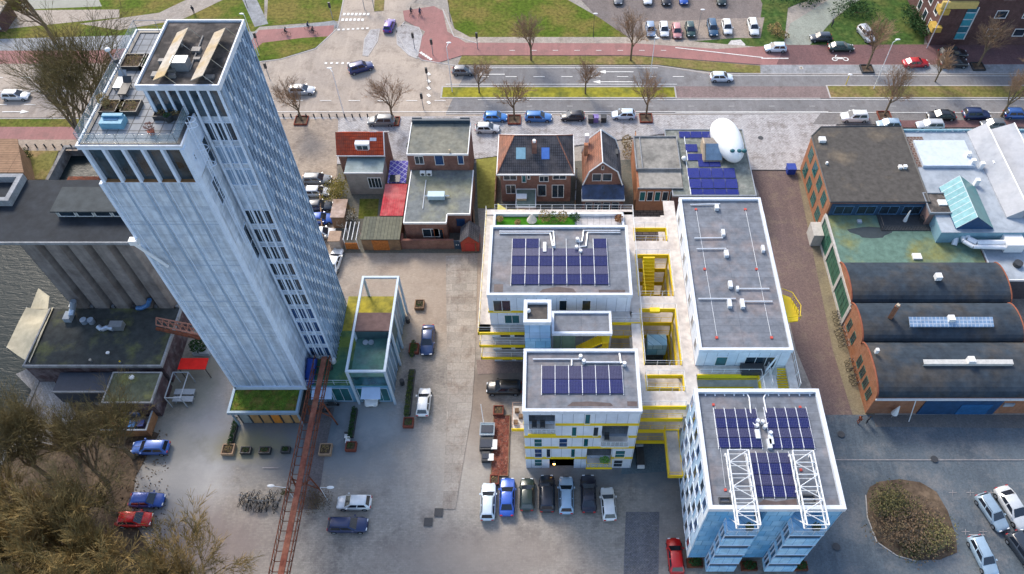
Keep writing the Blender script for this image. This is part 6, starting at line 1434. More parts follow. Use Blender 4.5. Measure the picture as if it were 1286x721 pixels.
m = M(); m.box(lx0 + .1, lx1 - .1, ly0 + .1, ly1, zl - .1, zl); m.build('roof', mat('mossy_black_roof', (.055, .06, .058), .85, .3, 1, c2=(.14, .15, .06), s2=.22, lo=.5, hi=.68), l)
m = M(); m.box(lx0 - .1, lx1 + .1, ly0 - .12, ly0 + .12, zl - .25, zl + .2); m.box(lx1 - .15, lx1 + .1, ly0 + .12, ly1, zl - .25, zl + .2); m.box(lx0 - .1, lx0 + .08, ly0 + .12, ly1, zl - .25, zl + .12); m.build('roof_edge', GREYT, l)
def cpx(px, py, z): c = at(px, py, z); return c
p = thing('silver_duct_unit', 'silver duct with a pale cowl curving down from the silo front, left one', 'duct', cpx(88, 400, zl)); a = cpx(88, 400, zl)
m = M(); m.path([at(92, 378, 6.5), at(91, 388, 5.2), at(89, 396, 4.8)], .38, 10); m.build('pipe', mat('silver_blue_duct', (.42, .50, .60), .35, .15, 2, metal=.5), p); M().cbox(a.x, a.y, zl, .9, 1.3, .8).build('cowl', PALEG, p)
p = thing('silver_duct_unit', 'silver duct with two round bends and a grey box lying on the mossy black roof', 'duct', cpx(130, 408, zl), None)
m = M(); m.path([at(123, 410, 4.7), at(128, 414, 4.5), at(135, 411, 4.6), at(142, 413, 4.6)], .32, 10); m.build('pipe', mat('silver_blue_duct', (.42, .50, .60), .35, .15, 2, metal=.5), p)
a = cpx(149, 412, zl); M().cbox(a.x, a.y, zl + .1, 1.7, 1.0, .9).build('fan_box', GREYM, p)
for px in (107, 116): a = cpx(px, 405, zl); M().cyl(a.x, a.y, zl, zl + .7, .42, 12).build('round_vent', mat('silver_blue_duct', (.42, .50, .60), .35, .15, 2, metal=.5), p)
p = thing('blue_pipe_bend', 'blue pipe bend coming out of the silo front beside the tower', 'pipe', cpx(182, 385, zl)); m = M(); m.path([at(188, 376, 6), at(186, 383, 5), at(178, 387, 4.6), at(172, 387, 4.5)], .3, 8); m.build('pipe', mat('blue_duct', (.06, .16, .34), .4), p); a = cpx(171, 387, zl); M().cbox(a.x, a.y, zl, .5, .5, .6).build('box', DARKM, p)
for i, (px, py) in enumerate(((137, 445), (115, 454), (152, 456))):
    a = cpx(px, py, zl); p = thing('roof_vent', ('white mushroom vent in the moss of the black roof', 'small pinkish vent near the front edge of the black roof', 'yellow and white marker lights at the front edge of the black roof')[i], 'vent', a, 'small vents of the black roof'); M().cyl(a.x, a.y, zl, zl + .35, .12, 8).build('stem', GREYM, p); M().ball((a.x, a.y, zl + .42), .25 - .07 * i, .25 - .07 * i, .12).build('cap', (WHITEP, BEIGE, YEL)[i], p)
e = rect(128, 468, 203, 506, 3.6); p = thing('mossy_annex', 'small annex with a mossy square roof and white rim behind the bin yard', 'annex', (e[0], e[2], 0)); flat_house(p, e[0], e[1], e[2], min(e[3], ly0 - .15), 3.6, mat('dark_mural_wall', (.09, .06, .065), .8, .5, .8), mat('mossy_square_roof', (.10, .11, .075), .9, .3, 1.3, c2=(.20, .20, .07), s2=.35, lo=.48, hi=.65), GREYT, .18)
a = at(166, 475, 3.6); M().ball((a.x, a.y, 3.8), .35, .35, .3).build('dome_vent', WHITEP, p)
AN = e
p = thing('glass_lean_to', 'dark lean-to strip with a pale gutter left of the mossy annex', 'lean-to', (at(100, 480, 3).x, AN[2] + 2, 0)); a = at(70, 478, 3); b_ = at(128, 468, 3); m = M(); m.box(a.x, AN[0] - .1, AN[2] + 2, ly0 - .2, 0, 2.8); m.build('body', mat('ink_dark_wall', (.04, .05, .07), .6), p); m = M(); m.box(a.x, AN[0] - .1, AN[2] + 1.85, AN[2] + 2.05, 2.7, 2.95); m.build('gutter', GREYT, p)
# bin yard
yx0, yx1, yy0 = at(124, 541, 1.6).x, at(184, 541, 1.6).x, at(150, 541, 1.6).y
p = thing('bin_yard_fence', 'orange-brown timber fence around the colourful bins below the annex', 'fence', (yx0, yy0, 0)); m = M(); m.box(yx0, yx1, yy0, yy0 + .12, 0, 1.7); m.box(yx0, yx0 + .12, yy0 + .12, AN[2] - .1, 0, 1.7); m.box(yx1 - .12, yx1, yy0 + .12, AN[2] - .1, 0, 1.7); m.build('board_panel', mat('orange_timber', (.36, .18, .09), .8, .25, 2), p); m = M(); m.box(yx0 - .04, yx1 + .04, yy0 - .04, yy0 + .16, 1.7, 1.76); m.box(yx1 - .16, yx1 + .04, yy0 + .16, AN[2] - .1, 1.7, 1.76); m.build('cap_rail', PALEG, p)
for i, (px, py, c_, lab) in enumerate(((148, 530, (.55, .13, .06), 'orange-red wheelie bin, leftmost in the fenced yard'), (157, 531, (.65, .50, .05), 'yellow wheelie bin in the fenced yard'), (167, 534, (.08, .30, .62), 'light blue wheelie bin in the fenced yard'), (178, 533, (.07, .10, .30), 'dark blue wheelie bin at the right end of the fenced yard'), (167, 518, (.12, .22, .42), 'big blue covered container at the back of the fenced yard'))):
    c = at(px, py, .8); w = .75 if i < 4 else 1.9; r = thing('waste_bin', lab, 'bin', (c.x, c.y, 0), 'bins in the fenced yard'); mt = mat('bin_plastic_' + 'abcde'[i], c_, .5, .1, 2)
    m = M(); m.add([(c.x - w * .42, c.y - .35, .1), (c.x + w * .42, c.y - .35, .1), (c.x + w * .42, c.y + .35, .1), (c.x - w * .42, c.y + .35, .1), (c.x - w * .5, c.y - .42, 1.1), (c.x + w * .5, c.y - .42, 1.1), (c.x + w * .5, c.y + .42, 1.1), (c.x - w * .5, c.y + .42, 1.1)], [(0, 3, 2, 1), (4, 5, 6, 7), (0, 1, 5, 4), (1, 2, 6, 5), (2, 3, 7, 6), (3, 0, 4, 7)]); m.build('body', mt, r)
    M().cbox(c.x, c.y, 1.1, w * 1.06, .9, .09).build('lid', mt, r)
    for sx in (-.3, .3): M().bar((c.x + sx * w, c.y + .4, .12), (c.x + sx * w + .06, c.y + .4, .12), .12, 10).build('wheel', TYRE, r)
# sail tent on the quay
T = [at(66, 385, 3.4), at(36, 462, 3.4), at(10, 436, 2.2), at(30, 400, 2.6), at(40, 372, 2.4), at(54, 378, 3.4)]
p = thing('sail_tent', 'cream canvas sail tent stretched over the quay left of the low building', 'tent', (T[0].x, T[1].y, 0))
A_, B_, C1, D1, E1 = at(67, 386, 4.2), at(37, 455, 4.2), at(8, 436, 2.4), at(24, 403, 2.6), at(33, 386, 3.0)
m = M(); nn = 8; grid = []
for i in range(nn + 1):
    u = i / nn; L_ = A_.lerp(B_, u); R2 = (E1.lerp(D1, u * 2) if u < .5 else D1.lerp(C1, u * 2 - 1))
    for j in range(nn + 1):
        v = j / nn; q = L_.lerp(R2, v); q.z -= .5 * math.sin(math.pi * v) + .25 * math.sin(u * 9) * math.sin(math.pi * v); grid.append(tuple(q))
m.add(grid + [(x, y, z - .05) for x, y, z in grid], [(i * (nn + 1) + j, i * (nn + 1) + j + 1, (i + 1) * (nn + 1) + j + 1, (i + 1) * (nn + 1) + j) for i in range(nn) for j in range(nn)] + [(81 + i * 9 + j, 81 + (i + 1) * 9 + j, 81 + (i + 1) * 9 + j + 1, 81 + i * 9 + j + 1) for i in range(8) for j in range(8)])
m.build('canvas', mat('cream_canvas', (.50, .45, .33), .9, .15, 1, c2=(.42, .38, .28), s2=.4), p, smooth=True)
m = M()
for q in (C1, D1, E1, A_, B_): m.bar((q.x, q.y, -.0), tuple(q), .05)
m.build('pole', GREYM, p)
o = M(); a = at(40, 372, 2); o.add([at(38, 388, 1.5), at(60, 388, 3.6), at(62, 372, 3.6), at(48, 362, 2.6), at(38, 388, 1.45), at(60, 388, 3.55), at(62, 372, 3.55), at(48, 362, 2.55)], [(0, 1, 2, 3), (7, 6, 5, 4), (0, 4, 5, 1), (1, 5, 6, 2), (2, 6, 7, 3), (3, 7, 4, 0)]); tag(o.build('canvas_awning', mat('cream_canvas', (.5, .45, .33), .9)), 'smaller pale canvas awning behind the sail tent at the silo foot', 'awning')
# pergola frames, red canopy, benches
e = rect(206, 467, 237, 500, 2.6); p = thing('white_pergola', 'thin white pergola frame beside the mural wall, with a table under it', 'pergola', (e[0], e[2], 0)); m = M(); m.ring(e[0], e[1], e[2], e[3], 2.5, 2.62, .1)
for x in (e[0] + .05, e[1] - .05):
    for y in (e[2] + .05, e[3] - .05): m.box(x - .05, x + .05, y - .05, y + .05, 0, 2.5)
m.build('frame', PALEG, p)
e = rect(223, 450, 262, 464, 2.4); p = thing('red_canopy', 'bright red canopy at the corner between the low building and the tower', 'canopy', (e[0], e[2], 0)); M().box(e[0], e[1], e[2], e[3], 2.35, 2.45).build('cloth', mat('bright_red_cloth', (.62, .02, .015), .7, .15, 1), p); m = M()
for x in (e[0] + .1, e[1] - .1): m.box(x - .04, x + .04, e[2] + .1, e[2] + .2, 0, 2.35)
m.build_each('post', DARKM, p)
for i, (px, py) in enumerate(((232, 492), (230, 501))):
    c = at(px, py, .7); p = thing('picnic_table', ('grey slatted picnic table under the white pergola, further one', 'grey slatted picnic table at the edge of the white pergola, nearer one')[i], 'table', (c.x, c.y, 0), 'picnic tables by the pergola')
    m = M(); m.cbox(c.x, c.y, .7, 2.6, .8, .06); m.build('tabletop', PALEG, p)
    for sx in (-1.1, 1.1): M().cbox(c.x + sx, c.y, 0, .1, .7, .7).build('leg', GREYM, p)
c = at(252, 437, 1); p = thing('potted_palm', 'dark green bushy plant in a white box near the red canopy', 'potted plant', (c.x, c.y, 0)); M().cbox(c.x, c.y, 0, 2.2, 1.4, .7).build('planter_box', PALEG, p); M().leaves((c.x - .2, c.y, 1.5), (1.2, 1.0, .9), 420, .16).build('foliage', LEAFD, p)
# rusty conveyor remnants by the silo
p = thing('rusty_conveyor_stub', 'rusty broken lattice conveyor sticking out over the corner of the low roof', 'conveyor', (at(200, 405, 5).x, at(200, 405, 5).y, 4.2))
m = M()
P0 = [at(196, 399, 6), at(196, 408, 6), at(206, 416, 5.2), at(200, 403, 5)]; P1_ = [at(252, 410, 6), at(250, 420, 6), at(250, 421, 5.2), at(250, 415, 5)]
for a, b_ in zip(P0, P1_): m.bar(a, b_, .11)
for k in range(8):
    t = k / 7; m.bar(P0[0].lerp(P1_[0], t), P0[1].lerp(P1_[1], t), .06); m.bar(P0[0].lerp(P1_[0], t), P0[2].lerp(P1_[2], min(1, t + .12)), .06)
m.build('lattice', mat('pale_rust_steel', (.36, .17, .12), .8, .3, 2), p)
M().path([P0[1] + Vector((0, -.3, -.4)), P1_[1] + Vector((0, -.3, -.4))], .25, 6).build('belt', RUST, p)

# --- pavilion under the tower
e = (-39.6, -31.1, 44.6, 49.6); zv = 3.7
p = thing('green_roof_pavilion', 'glazed pavilion with a sedum roof under the foot of the tower', 'pavilion', (-35.3, 44.6, 0))
m = M(); m.box(e[0] + .5, e[1] - .3, e[2] + .5, e[3], 0, 3.3); m.build('wall', glass('pavilion_glass', (.05, .06, .06), .15, .3), p)
for k in range(6):
    x = e[0] + .8 + k * 1.3; o_ = mat(('honey_wood_panel', 'grey_glass_panel')[k % 3 == 0], ((.42, .24, .10), (.25, .29, .30))[k % 3 == 0], .6, .2, 1.5); M().box(x, x + 1.0, e[2] + .42, e[2] + .5, .2, 2.9).build('facade_panel', o_ if k != 3 else mat('orange_panel', (.62, .22, .03), .6), p)
m = M(); m.box(e[0], e[1], e[2], e[3], 3.3, 3.55); m.build('roof_slab', mat('dark_blue_frame', (.07, .14, .20), .5), p)
m = M(); m.ring(e[0] - .1, e[1] + .1, e[2] - .1, e[3], 3.4, 3.95, .3); m.build('roof_rim', mat('steel_blue_rim', (.26, .36, .44), .5, .1, 1), p)
m = M(); m.box(e[0] + .2, e[1] - .2, e[2] + .2, 48.0, 3.55, 3.8); sd_ = m.build('sedum_roof', mat('sedum', (.09, .15, .02), .95, .5, 2.2, c2=(.20, .12, .04), s2=.6, bump=.8), p)
o = M()
for _ in range(700): 
    x, y = random.uniform(e[0] + .3, e[1] - .3), random.uniform(e[2] + .3, 47.9); o.leaves((x, y, 3.84), (.1, .1, .05), 1, .09)
o.build('sedum_tufts', mat('sedum_light', (.17, .20, .03), .9, .5, 2), p)
m = M()
for x in (e[0] + .2, e[1] - .2): m.box(x - .09, x + .09, e[2] + .1, e[2] + .3, 0, 3.3)
m.build_each('post', mat('steel_blue_rim', (.26, .36, .44), .5), p)

# --- blue steel-frame building
fx0, fx1, fy0, fy1, fz = -24.75, -19.85, 47.75, 62.3, 8.35
p = thing('steel_frame_building', 'blue glazed building inside an open pale steel frame with a brown roof box', 'building', (fx0, fy0, 0))
FRB = mat('pale_blue_steel', (.45, .54, .62), .5, .1, 1.5)
m = M(); m.ring(fx0, fx1, fy0, fy1, fz - .3, fz, .28)
for x in (fx0 + .14, fx1 - .14):
    for y in (fy0 + .14, 53.7, 56.4, fy1 - .14): m.box(x - .14, x + .14, y - .14, y + .14, 0, fz - .3)
m.build('steel_frame', FRB, p)
m = M(); m.box(-30.4, fx1 - .5, fy0 + .4, 60.4, 0, 4.15); m.box(fx0, fx1 - .4, 60.4, fy1 - .4, 0, 4.15); m.build('wall', mat('blue_shop_wall', (.12, .30, .44), .5, .2, 1), p)
m = M(); m.box(-30.4, fx1 - .6, fy0 + .45, 56.3, 4.15, 4.3); m.build('green_deck_roof', mat('green_deck', (.055, .15, .10), .8, .25, 1, c2=(.13, .19, .05), s2=.25), p)
m = M(); m.box(-27.3, fx1 - .5, 56.3, fy1 - .4, 4.15, 4.3); m.build('mossy_deck_roof', mat('yellow_moss_deck', (.24, .22, .05), .9, .3, 1.2, c2=(.33, .27, .035), s2=.3, bump=.5), p)
M().box(fx0 + .25, fx1 - .5, fy0 + .45, 53.7, 4.3, 6.35).build('upper_glazing', glass('deep_teal_glazing', (.02, .09, .11), .2, .5), p); M().box(fx0 + .2, fx1 - .45, fy0 + .4, 53.72, 6.35, 6.5).build('teal_roof_deck', mat('teal_deck', (.07, .16, .14), .8, .25, 1, c2=(.10, .15, .15), s2=.3), p); m = M(); m.box(fx0 + .1, fx1 - .15, 53.75, 56.4, 4.3, 8.05); m.build('roof_box', mat('dark_teal_box', (.05, .10, .11), .6), p); m = M(); m.box(fx0 - .1, fx1 - .3, 53.7, 56.45, 8.05, 8.3); m.build('brown_roof', mat('plum_brown_roof', (.13, .085, .08), .8, .25, 1), p)
m = M(); m.box(fx1 - .5, fx1 - .42, fy0 + .4, 53.7, .2, 7.6); m.box(fx1 - .5, fx1 - .42, 56.45, fy1 - .5, .2, 7.0); m.build('side_glazing', mat('steel_blue_cladding', (.13, .22, .32), .35, .3, .7), p)
m = M()
for k in range(10): y = fy0 + .6 + k * 1.45; m.box(fx1 - .42, fx1 - .34, y, y + .1, .2, 7.6 if y < 53.6 or y > 56.4 else 8)
m.build('mullion', FRB, p)
for k, x in enumerate((-30.0, -27.6, -24.4, -22.4)): window(p, fy0 + .4, 'y', -1, x, x + (2.2 if k < 2 else 1.9), .3, 3.6, g=GLT, fr=FRB, mull=2)
for (x0_, x1_) in ((-29.8, -27.4), (-23.6, -21.3)):
    m = M(); m.add([(x0_, fy0 + .35, 3.9), (x1_, fy0 + .35, 3.9), (x1_ + .1, fy0 - 1.0, 3.3), (x0_ - .1, fy0 - 1.0, 3.3), (x0_, fy0 + .35, 3.84), (x1_, fy0 + .35, 3.84), (x1_ + .1, fy0 - 1.0, 3.24), (x0_ - .1, fy0 - 1.0, 3.24)], [(0, 3, 2, 1), (4, 5, 6, 7), (3, 7, 6, 2), (0, 4, 7, 3), (1, 2, 6, 5)]); m.build('awning', mat('powder_blue_awning', (.42, .55, .74), .6, .08, 1), p)
m = M(); rail(m, [(-30.3, fy0 + .5), (fx1 - .5, fy0 + .5)], 4.3, 1.1, 1.5, .03); m.build('railing', FRB, p)
c = at(462, 429, 4.4)
for i, px in enumerate((459, 466)): 
    c = at(px, 430, 6.6); tag(M().cyl(c.x, c.y, 6.5, 6.7, .35, 12).build('rubber_ring', PALEG), ('left', 'right')[i] + ' one of two pale rings on the teal roof deck inside the steel frame', 'ring', 'rings on the teal deck')
for i, (px, py) in enumerate(((418, 453), (414, 461))):
    c = at(px, py, 4.6); tag(M().cyl(c.x, c.y, 4.3, 4.9, .4, 12).build('deck_barrel', (WHITEP, DARKM)[i]), ('white round tub on the green deck at the foot of the tower', 'dark round tub on the green deck at the foot of the tower')[i], 'tub')
p = thing('blue_machine', 'deep blue bent machine pipe at the foot of the tower beside the rusty bridge', 'machine', at(388, 470, 4)); m = M(); m.path([at(392, 450, 6.2), at(391, 462, 5.4), at(388, 474, 4.6), at(390, 482, 4.0)], .65, 8); m.build('pipe', mat('deep_blue_enamel', (.015, .05, .26), .35, .2, 1), p); c = at(386, 464, 4.5); M().cbox(c.x, c.y, 3.0, 1.2, 2.0, 2.4).build('casing', mat('deep_blue_enamel', (.015, .05, .26), .35), p)
# --- rusty conveyor bridge
bz = 6.2; xb0 = at(404, 455, bz).x; ytop = at(404, 448, bz).y; ybot = at(350, 800, bz).y
p = thing('conveyor_bridge', 'long rusty lattice conveyor bridge running from the tower foot to the bottom edge', 'conveyor bridge', (xb0, ybot, 0))
m = M(); m.box(xb0 - .1, xb0 + .55, ybot, ytop, bz - .05, bz + .1); m.build('belt', mat('red_rust_plate', (.22, .075, .05), .85, .35, 1.5, c2=(.30, .13, .08), s2=.5), p)
m = M()
for x in (xb0 - .95, xb0 + .95):
    for z in (bz - .6, bz + .35): m.bar((x, ybot, z), (x, ytop, z), .06)
n = 30
for k in range(n + 1):
    y = ybot + (ytop - ybot) * k / n; y2 = ybot + (ytop - ybot) * min(n, k + 1) / n
    for x in (xb0 - .95, xb0 + .95): m.bar((x, y, bz - .6), (x, y, bz + .35), .045); m.bar((x, y, bz - .6), (x, y2, bz + .35), .035)
    m.bar((xb0 - .95, y, bz - .6), (xb0 + .95, y, bz - .6), .045)
m.build('lattice', RUST, p)
for k, yy in enumerate((at(385, 610, 3).y, 44.9)):
    m = M()
    for x in (xb0 - 1.0, xb0 + 1.0): m.bar((x * 1 + (x - xb0) * .5, yy, 0), (x, yy, bz - .6), .12)
    m.bar((xb0 - 1.3, yy, 2), (xb0 + 1.1, yy, 5), .07); m.bar((xb0 + 1.3, yy, 2), (xb0 - 1.1, yy, 5), .07); m.build('support_leg', RUST, p)
# ================================================================ VEHICLES
def make_car(kind):
    """a car at the origin, nose along +x"""
    D = dict(hatch=(4.1, 1.76, 1.47), estate=(4.65, 1.82, 1.5), sedan=(4.75, 1.84, 1.43), suv=(4.6, 1.9, 1.68), van=(4.7, 1.85, 1.95))[kind]
    L, W, H = D; w = W / 2
    root = bpy.data.objects.new(kind + '_proto', None); COL.objects.link(root)
    hood = {'van': .95, 'suv': .98}.get(kind, .84); belt = hood + .08; bot = .2
    st_ = [(-L / 2, .74, .5, .72), (-L / 2 + .10, .90, .3, .86 if kind != 'sedan' else .82), (-L / 2 + .45, .98, bot, belt), (-L / 2 + 1.1, 1.0, bot, belt), (0, 1.0, bot, belt), (L / 2 - 1.35, 1.0, bot, belt), (L / 2 - 1.05, .99, bot, hood + .03), (L / 2 - .42, .95, bot, hood - .1), (L / 2 - .12, .86, .28, hood - .2), (L / 2, .70, .42, hood - .33)]
    if kind == 'sedan': st_[2] = (-L / 2 + .45, .97, bot, .90)
    m = M(); rings = []
    for (x, f, zb, ztp) in st_:
        a = w * f; zm = (zb + ztp) / 2
        rings.append([(x, -a * .93, zb), (x, -a, zb + .15), (x, -a, zm + .05), (x, -a * .93, ztp - .05), (x, -a * .82, ztp), (x, 0, ztp + .03), (x, a * .82, ztp), (x, a * .93, ztp - .05), (x, a, zm + .05), (x, a, zb + .15), (x, a * .93, zb)])
    n = 11; vs = [p for r in rings for p in r]
    fs = [(i * n + j, i * n + (j + 1) % n, (i + 1) * n + (j + 1) % n, (i + 1) * n + j) for i in range(len(rings) - 1) for j in range(n)]
    fs += [tuple(range(n - 1, -1, -1)), tuple(range((len(rings) - 1) * n, len(rings) * n))]
    m.add(vs, fs)
    # cabin: base rectangle and roof rectangle
    xr, xr2, xf, xf2 = {'hatch': (-L / 2 + .12, -L / 2 + .55, L / 2 - 1.0, L / 2 - 1.75), 'estate': (-L / 2 + .12, -L / 2 + .45, L / 2 - 1.2, L / 2 - 1.95), 'sedan': (-L / 2 + .5, -L / 2 + 1.25, L / 2 - 1.25, L / 2 - 2.05),
                        'suv': (-L / 2 + .12, -L / 2 + .4, L / 2 - 1.15, L / 2 - 1.8), 'van': (-L / 2 + .08, -L / 2 + .25, L / 2 - .7, L / 2 - 1.35)}[kind]
    wb, wt = w * .90, w * .70
    zb = belt - .02
    B = [(xr, -wb, zb), (xf, -wb, zb), (xf, wb, zb), (xr, wb, zb)]; T = [(xr2, -wt, H - .05), (xf2, -wt, H - .05), (xf2, wt, H - .05), (xr2, wt, H - .05)]
    T2 = [(xr2 + .15, -wt * .8, H), (xf2 - .15, -wt * .8, H), (xf2 - .15, wt * .8, H), (xr2 + .15, wt * .8, H)]
    m.add(B + T + T2, [(0, 1, 5, 4), (1, 2, 6, 5), (2, 3, 7, 6), (3, 0, 4, 7), (4, 5, 9, 8), (5, 6, 10, 9), (6, 7, 11, 10), (7, 4, 8, 11), (8, 9, 10, 11)])
    body = m.build('body', PAINT, root, smooth=False)
    for p in body.data.polygons: p.use_smooth = True
    def inset(q, u0, u1, v0, v1, d=.012):
        a, b, c, e = [Vector(x) for x in q]
        nn = (b - a).cross(e - a).normalized() * d
        f = lambda u, v: (a * (1 - u) + b * u) * (1 - v) + (e * (1 - u) + c * u) * v + nn
        return [f(u0, v0), f(u1, v0), f(u1, v1), f(u0, v1)]
    ws = (B[1], B[2], T[2], T[1]); rs = (B[3], B[0], T[0], T[3]); s1 = (B[0], B[1], T[1], T[0]); s2 = (B[2], B[3], T[3], T[2])
    M().add(inset(ws, .05, .95, .05, .97), [(0, 1, 2, 3)]).build('windscreen', CARGL, root)
    M().add(inset(rs, .08, .92, .15, .92), [(0, 1, 2, 3)]).build('rear_window', CARGL, root)
    for q in (s1, s2):
        for (u0, u1) in ((.10, .48), (.52, .90)): M().add(inset(q, u0, u1, .10, .90), [(0, 1, 2, 3)]).build('side_window', CARGL, root)
    if kind in ('suv', 'estate'):
        m = M()
        for s in (-1, 1): m.bar((xr2 + .2, s * wt * .93, H + .03), (xf2 - .2, s * wt * .93, H + .03), .025)
        m.build('roof_rail', DARKM, root)
    for s in (-1, 1):
        for x in (-L / 2 + .78, L / 2 - .82):
            m = M(); m.bar((x, s * (w - .2), .33), (x, s * (w + .015), .33), .33, 14); o = m.build('wheel', TYRE, root)
            m = M(); m.bar((x, s * (w + .01), .33), (x, s * (w + .03), .33), .2, 10); m.build('rim', GREYM, o)
        M().box(L / 2 - .24, L / 2 - .03, s * w * .58 - .16, s * w * .58 + .16, hood - .32, hood - .19).build('headlight', LAMPW, root)
        M().box(-L / 2 - .005, -L / 2 + .1, s * w * .68 - .14, s * w * .68 + .14, .62, .82).build('tail_light', LAMPR, root)
        M().box(xf - .45, xf - .25, s * (w + .0) - .02, s * (w + .14), belt, belt + .14).build('mirror', PAINT, root)
    M().box(L / 2 - .02, L / 2 + .012, -w * .3, w * .3, .38, .52).build('grille', DARKM, root)
    return root
PROT = {k: make_car(k) for k in ('hatch', 'estate', 'sedan', 'suv', 'van')}
USED = set()
def car(kind, col, px, py, head, label, group='parked cars', sc=None):
    c = at(px, py, .6)
    p = PROT[kind]
    if kind not in USED:
        USED.add(kind); r = p; r.location = (c.x, c.y, .02); r.rotation_euler = (0, 0, R(head)); r.color = c4(col)
        for ch in r.children: ch.color = c4(col)
        r['label'] = label; r['group'] = group
    else: r = copy_thing(p, (c.x, c.y, .02), R(head), label, group, col)
    r.name = {'van': 'parked_van'}.get(kind, 'parked_car'); r['category'] = 'van' if kind == 'van' else 'car'
    if 'driv' in label: r.name = 'moving_car'
    if sc: r.scale = (sc,) * 3
    return r
WH, SI, SB, BK, BL, DG, RD, GY, CH = (.78, .79, .78), (.46, .48, .50), (.30, .46, .62), (.012, .013, .016), (.02, .09, .40), (.02, .035, .03), (.55, .012, .012), (.16, .17, .18), (.035, .045, .06)
g1 = 'row of cars parked before the yellow-banded block'
car('estate', (.62, .72, .80), 613, 630, 90, 'pale white-blue car at the left end of the row before the yellow-banded block', g1)
car('sedan', (.04, .12, .50), 637, 624, 90, 'royal blue car, second from the left in the row before the yellow-banded block', g1)
car('hatch', DG, 662, 621, 90, 'short green-black hatchback, third from the left in the row before the yellow-banded block', g1)
car('suv', (.01, .015, .03), 687, 620, 90, 'black off-roader, fourth from the left in the row before the yellow-banded block', g1)
car('estate', (.34, .50, .66), 711, 622, 90, 'silver-blue estate car between two black cars in the row', g1)
car('sedan', (.012, .014, .03), 739, 620, 90, 'black saloon, second from the right in the row before the yellow-banded block', g1)
car('hatch', WH, 764, 633, 93, 'white hatchback at the right end of the row, standing lower than the rest', g1)
car('hatch', RD, 848, 698, 91, 'red hatchback beside the cobble patch near the blue truss block', 'cars parked on the plaza')
car('suv', BK, 633, 487, 180, 'black off-roader parked beside the left wall of the yellow-banded block', 'cars parked on the plaza')
car('sedan', (.03, .06, .16), 537, 427, -88, 'dark blue-black car heading down the plaza right of the steel frame', 'cars parked on the plaza')
car('hatch', WH, 532, 505, 90, 'small white hatchback beside the green planter hedge on the plaza', 'cars parked on the plaza')
car('hatch', WH, 445, 631, 180, 'small white hatchback above the dark blue car in the plaza centre left', 'cars parked on the plaza')
car('estate', (.015, .03, .10), 437, 659, 0, 'black car with a blue sheen right below the white hatchback', 'cars parked on the plaza')
car('estate', (.04, .12, .42), 189, 562, 180, 'blue estate car just below the bin yard fence', 'cars parked by the bare trees')
car('hatch', (.02, .07, .32), 185, 628, 0, 'dark blue hatchback at the edge of the trees, above the red car', 'cars parked by the bare trees')
car('hatch', RD, 169, 652, 0, 'red hatchback half hidden under the golden twigs', 'cars parked by the bare trees')
g2 = 'cars in the side street behind the tower'
car('sedan', WH, 420, 328, 84, 'white saloon at the tower corner opposite the backyard sheds', g2)
car('hatch', WH, 404, 293, 5, 'white car half hidden behind the tower, below the blue one', g2)
car('estate', BL, 401, 275, 5, 'bright blue car beside the tower under the black one', g2)
car('estate', CH, 399, 259, 5, 'black car beside the tower, above the bright blue one', g2)
car('hatch', SI, 398, 241, 0, 'silver-grey car beside the golden bush, second from the top in the side street', g2)
car('estate', GY, 398, 225, 0, 'grey car at the top of the side street beside the golden bush', g2)
g3 = 'cars parked along the cobbled pavement'
car('suv', GY, 479, 152, 180, 'dark grey car under the tree behind the red-roofed house', g3)
car('hatch', (.58, .60, .60), 612, 161, 0, 'silver-white hatchback beside the flat brick house', g3)
car('hatch', (.05, .22, .58), 622, 147, 0, 'sky blue hatchback at the kerb above the silver-white one', g3)
car('estate', (.05, .19, .48), 676, 147, 0, 'blue estate car at the kerb above the hip-roofed house', g3)
car('hatch', (.02, .022, .03), 719, 146, 180, 'black hatchback at the kerb above the gambrel house', g3)
car('hatch', (.62, .74, .84), 783, 144, 180, 'white-blue hatchback at the kerb left of the boxed tree', g3)
car('suv', (.03, .04, .14), 453, 85, 25, 'dark car driving diagonally across the intersection', 'cars driving')
car('hatch', (.10, .05, .30), 489, 32, 84, 'violet-blue car driving up the side road between the islands', 'cars driving')
car('hatch', GY, 582, 89, 0, 'dark grey car driving past the lamp at the intersection', 'cars driving')
car('hatch', (.66, .74, .80), 906, 97, 0, 'white-blue car driving on the upper carriageway left of the median grass', 'cars driving')
car('estate', SI, 379, 113, 0, 'silver car driving under the bare tree right of the tower', 'cars driving')
car('estate', (.62, .64, .66), 20, 120, 0, 'silver-white car driving at the far left of the main road', 'cars driving')
g4 = 'cars in the brick car park'
for (k, col, px, py, lab) in (('hatch', (.25, .33, .45), 817, 37, 'grey-blue car at the left end of the front row in the brick car park'), ('hatch', WH, 834, 37, 'cream-white car second in the front row of the brick car park'), ('hatch', (.55, .25, .24), 850, 39, 'pinkish red car third in the front row of the brick car park'),
        ('hatch', (.03, .07, .06), 867, 37, 'dark green car fourth in the front row of the brick car park'), ('estate', (.03, .09, .17), 895, 35, 'dark petrol-blue car left of the white one in the front row'), ('hatch', WH, 913, 34, 'white car with a blue screen in the front row beside the petrol-blue one'), ('estate', (.74, .76, .74), 946, 34, 'tall white car alone at the right end of the brick car park')):
    car(k, col, px, py, -90, lab, g4)
for (k, col, px, lab) in (('hatch', GY, 776, 'grey car cut by the top edge, leftmost in the back row of the car park'), ('hatch', WH, 813, 'white car cut by the top edge in the back row of the car park'), ('estate', BK, 836, 'black car at the top edge beside the white one'), ('hatch', BL, 858, 'blue car at the top edge in the middle of the back row'), ('estate', DG, 905, 'dark car at the right part of the back row at the top edge')):
    car(k, col, px, -3, -90, lab, g4)
car('hatch', (.66, .74, .80), 974, 60, 180, 'white-blue car on the red road beside the mossy path', g4)
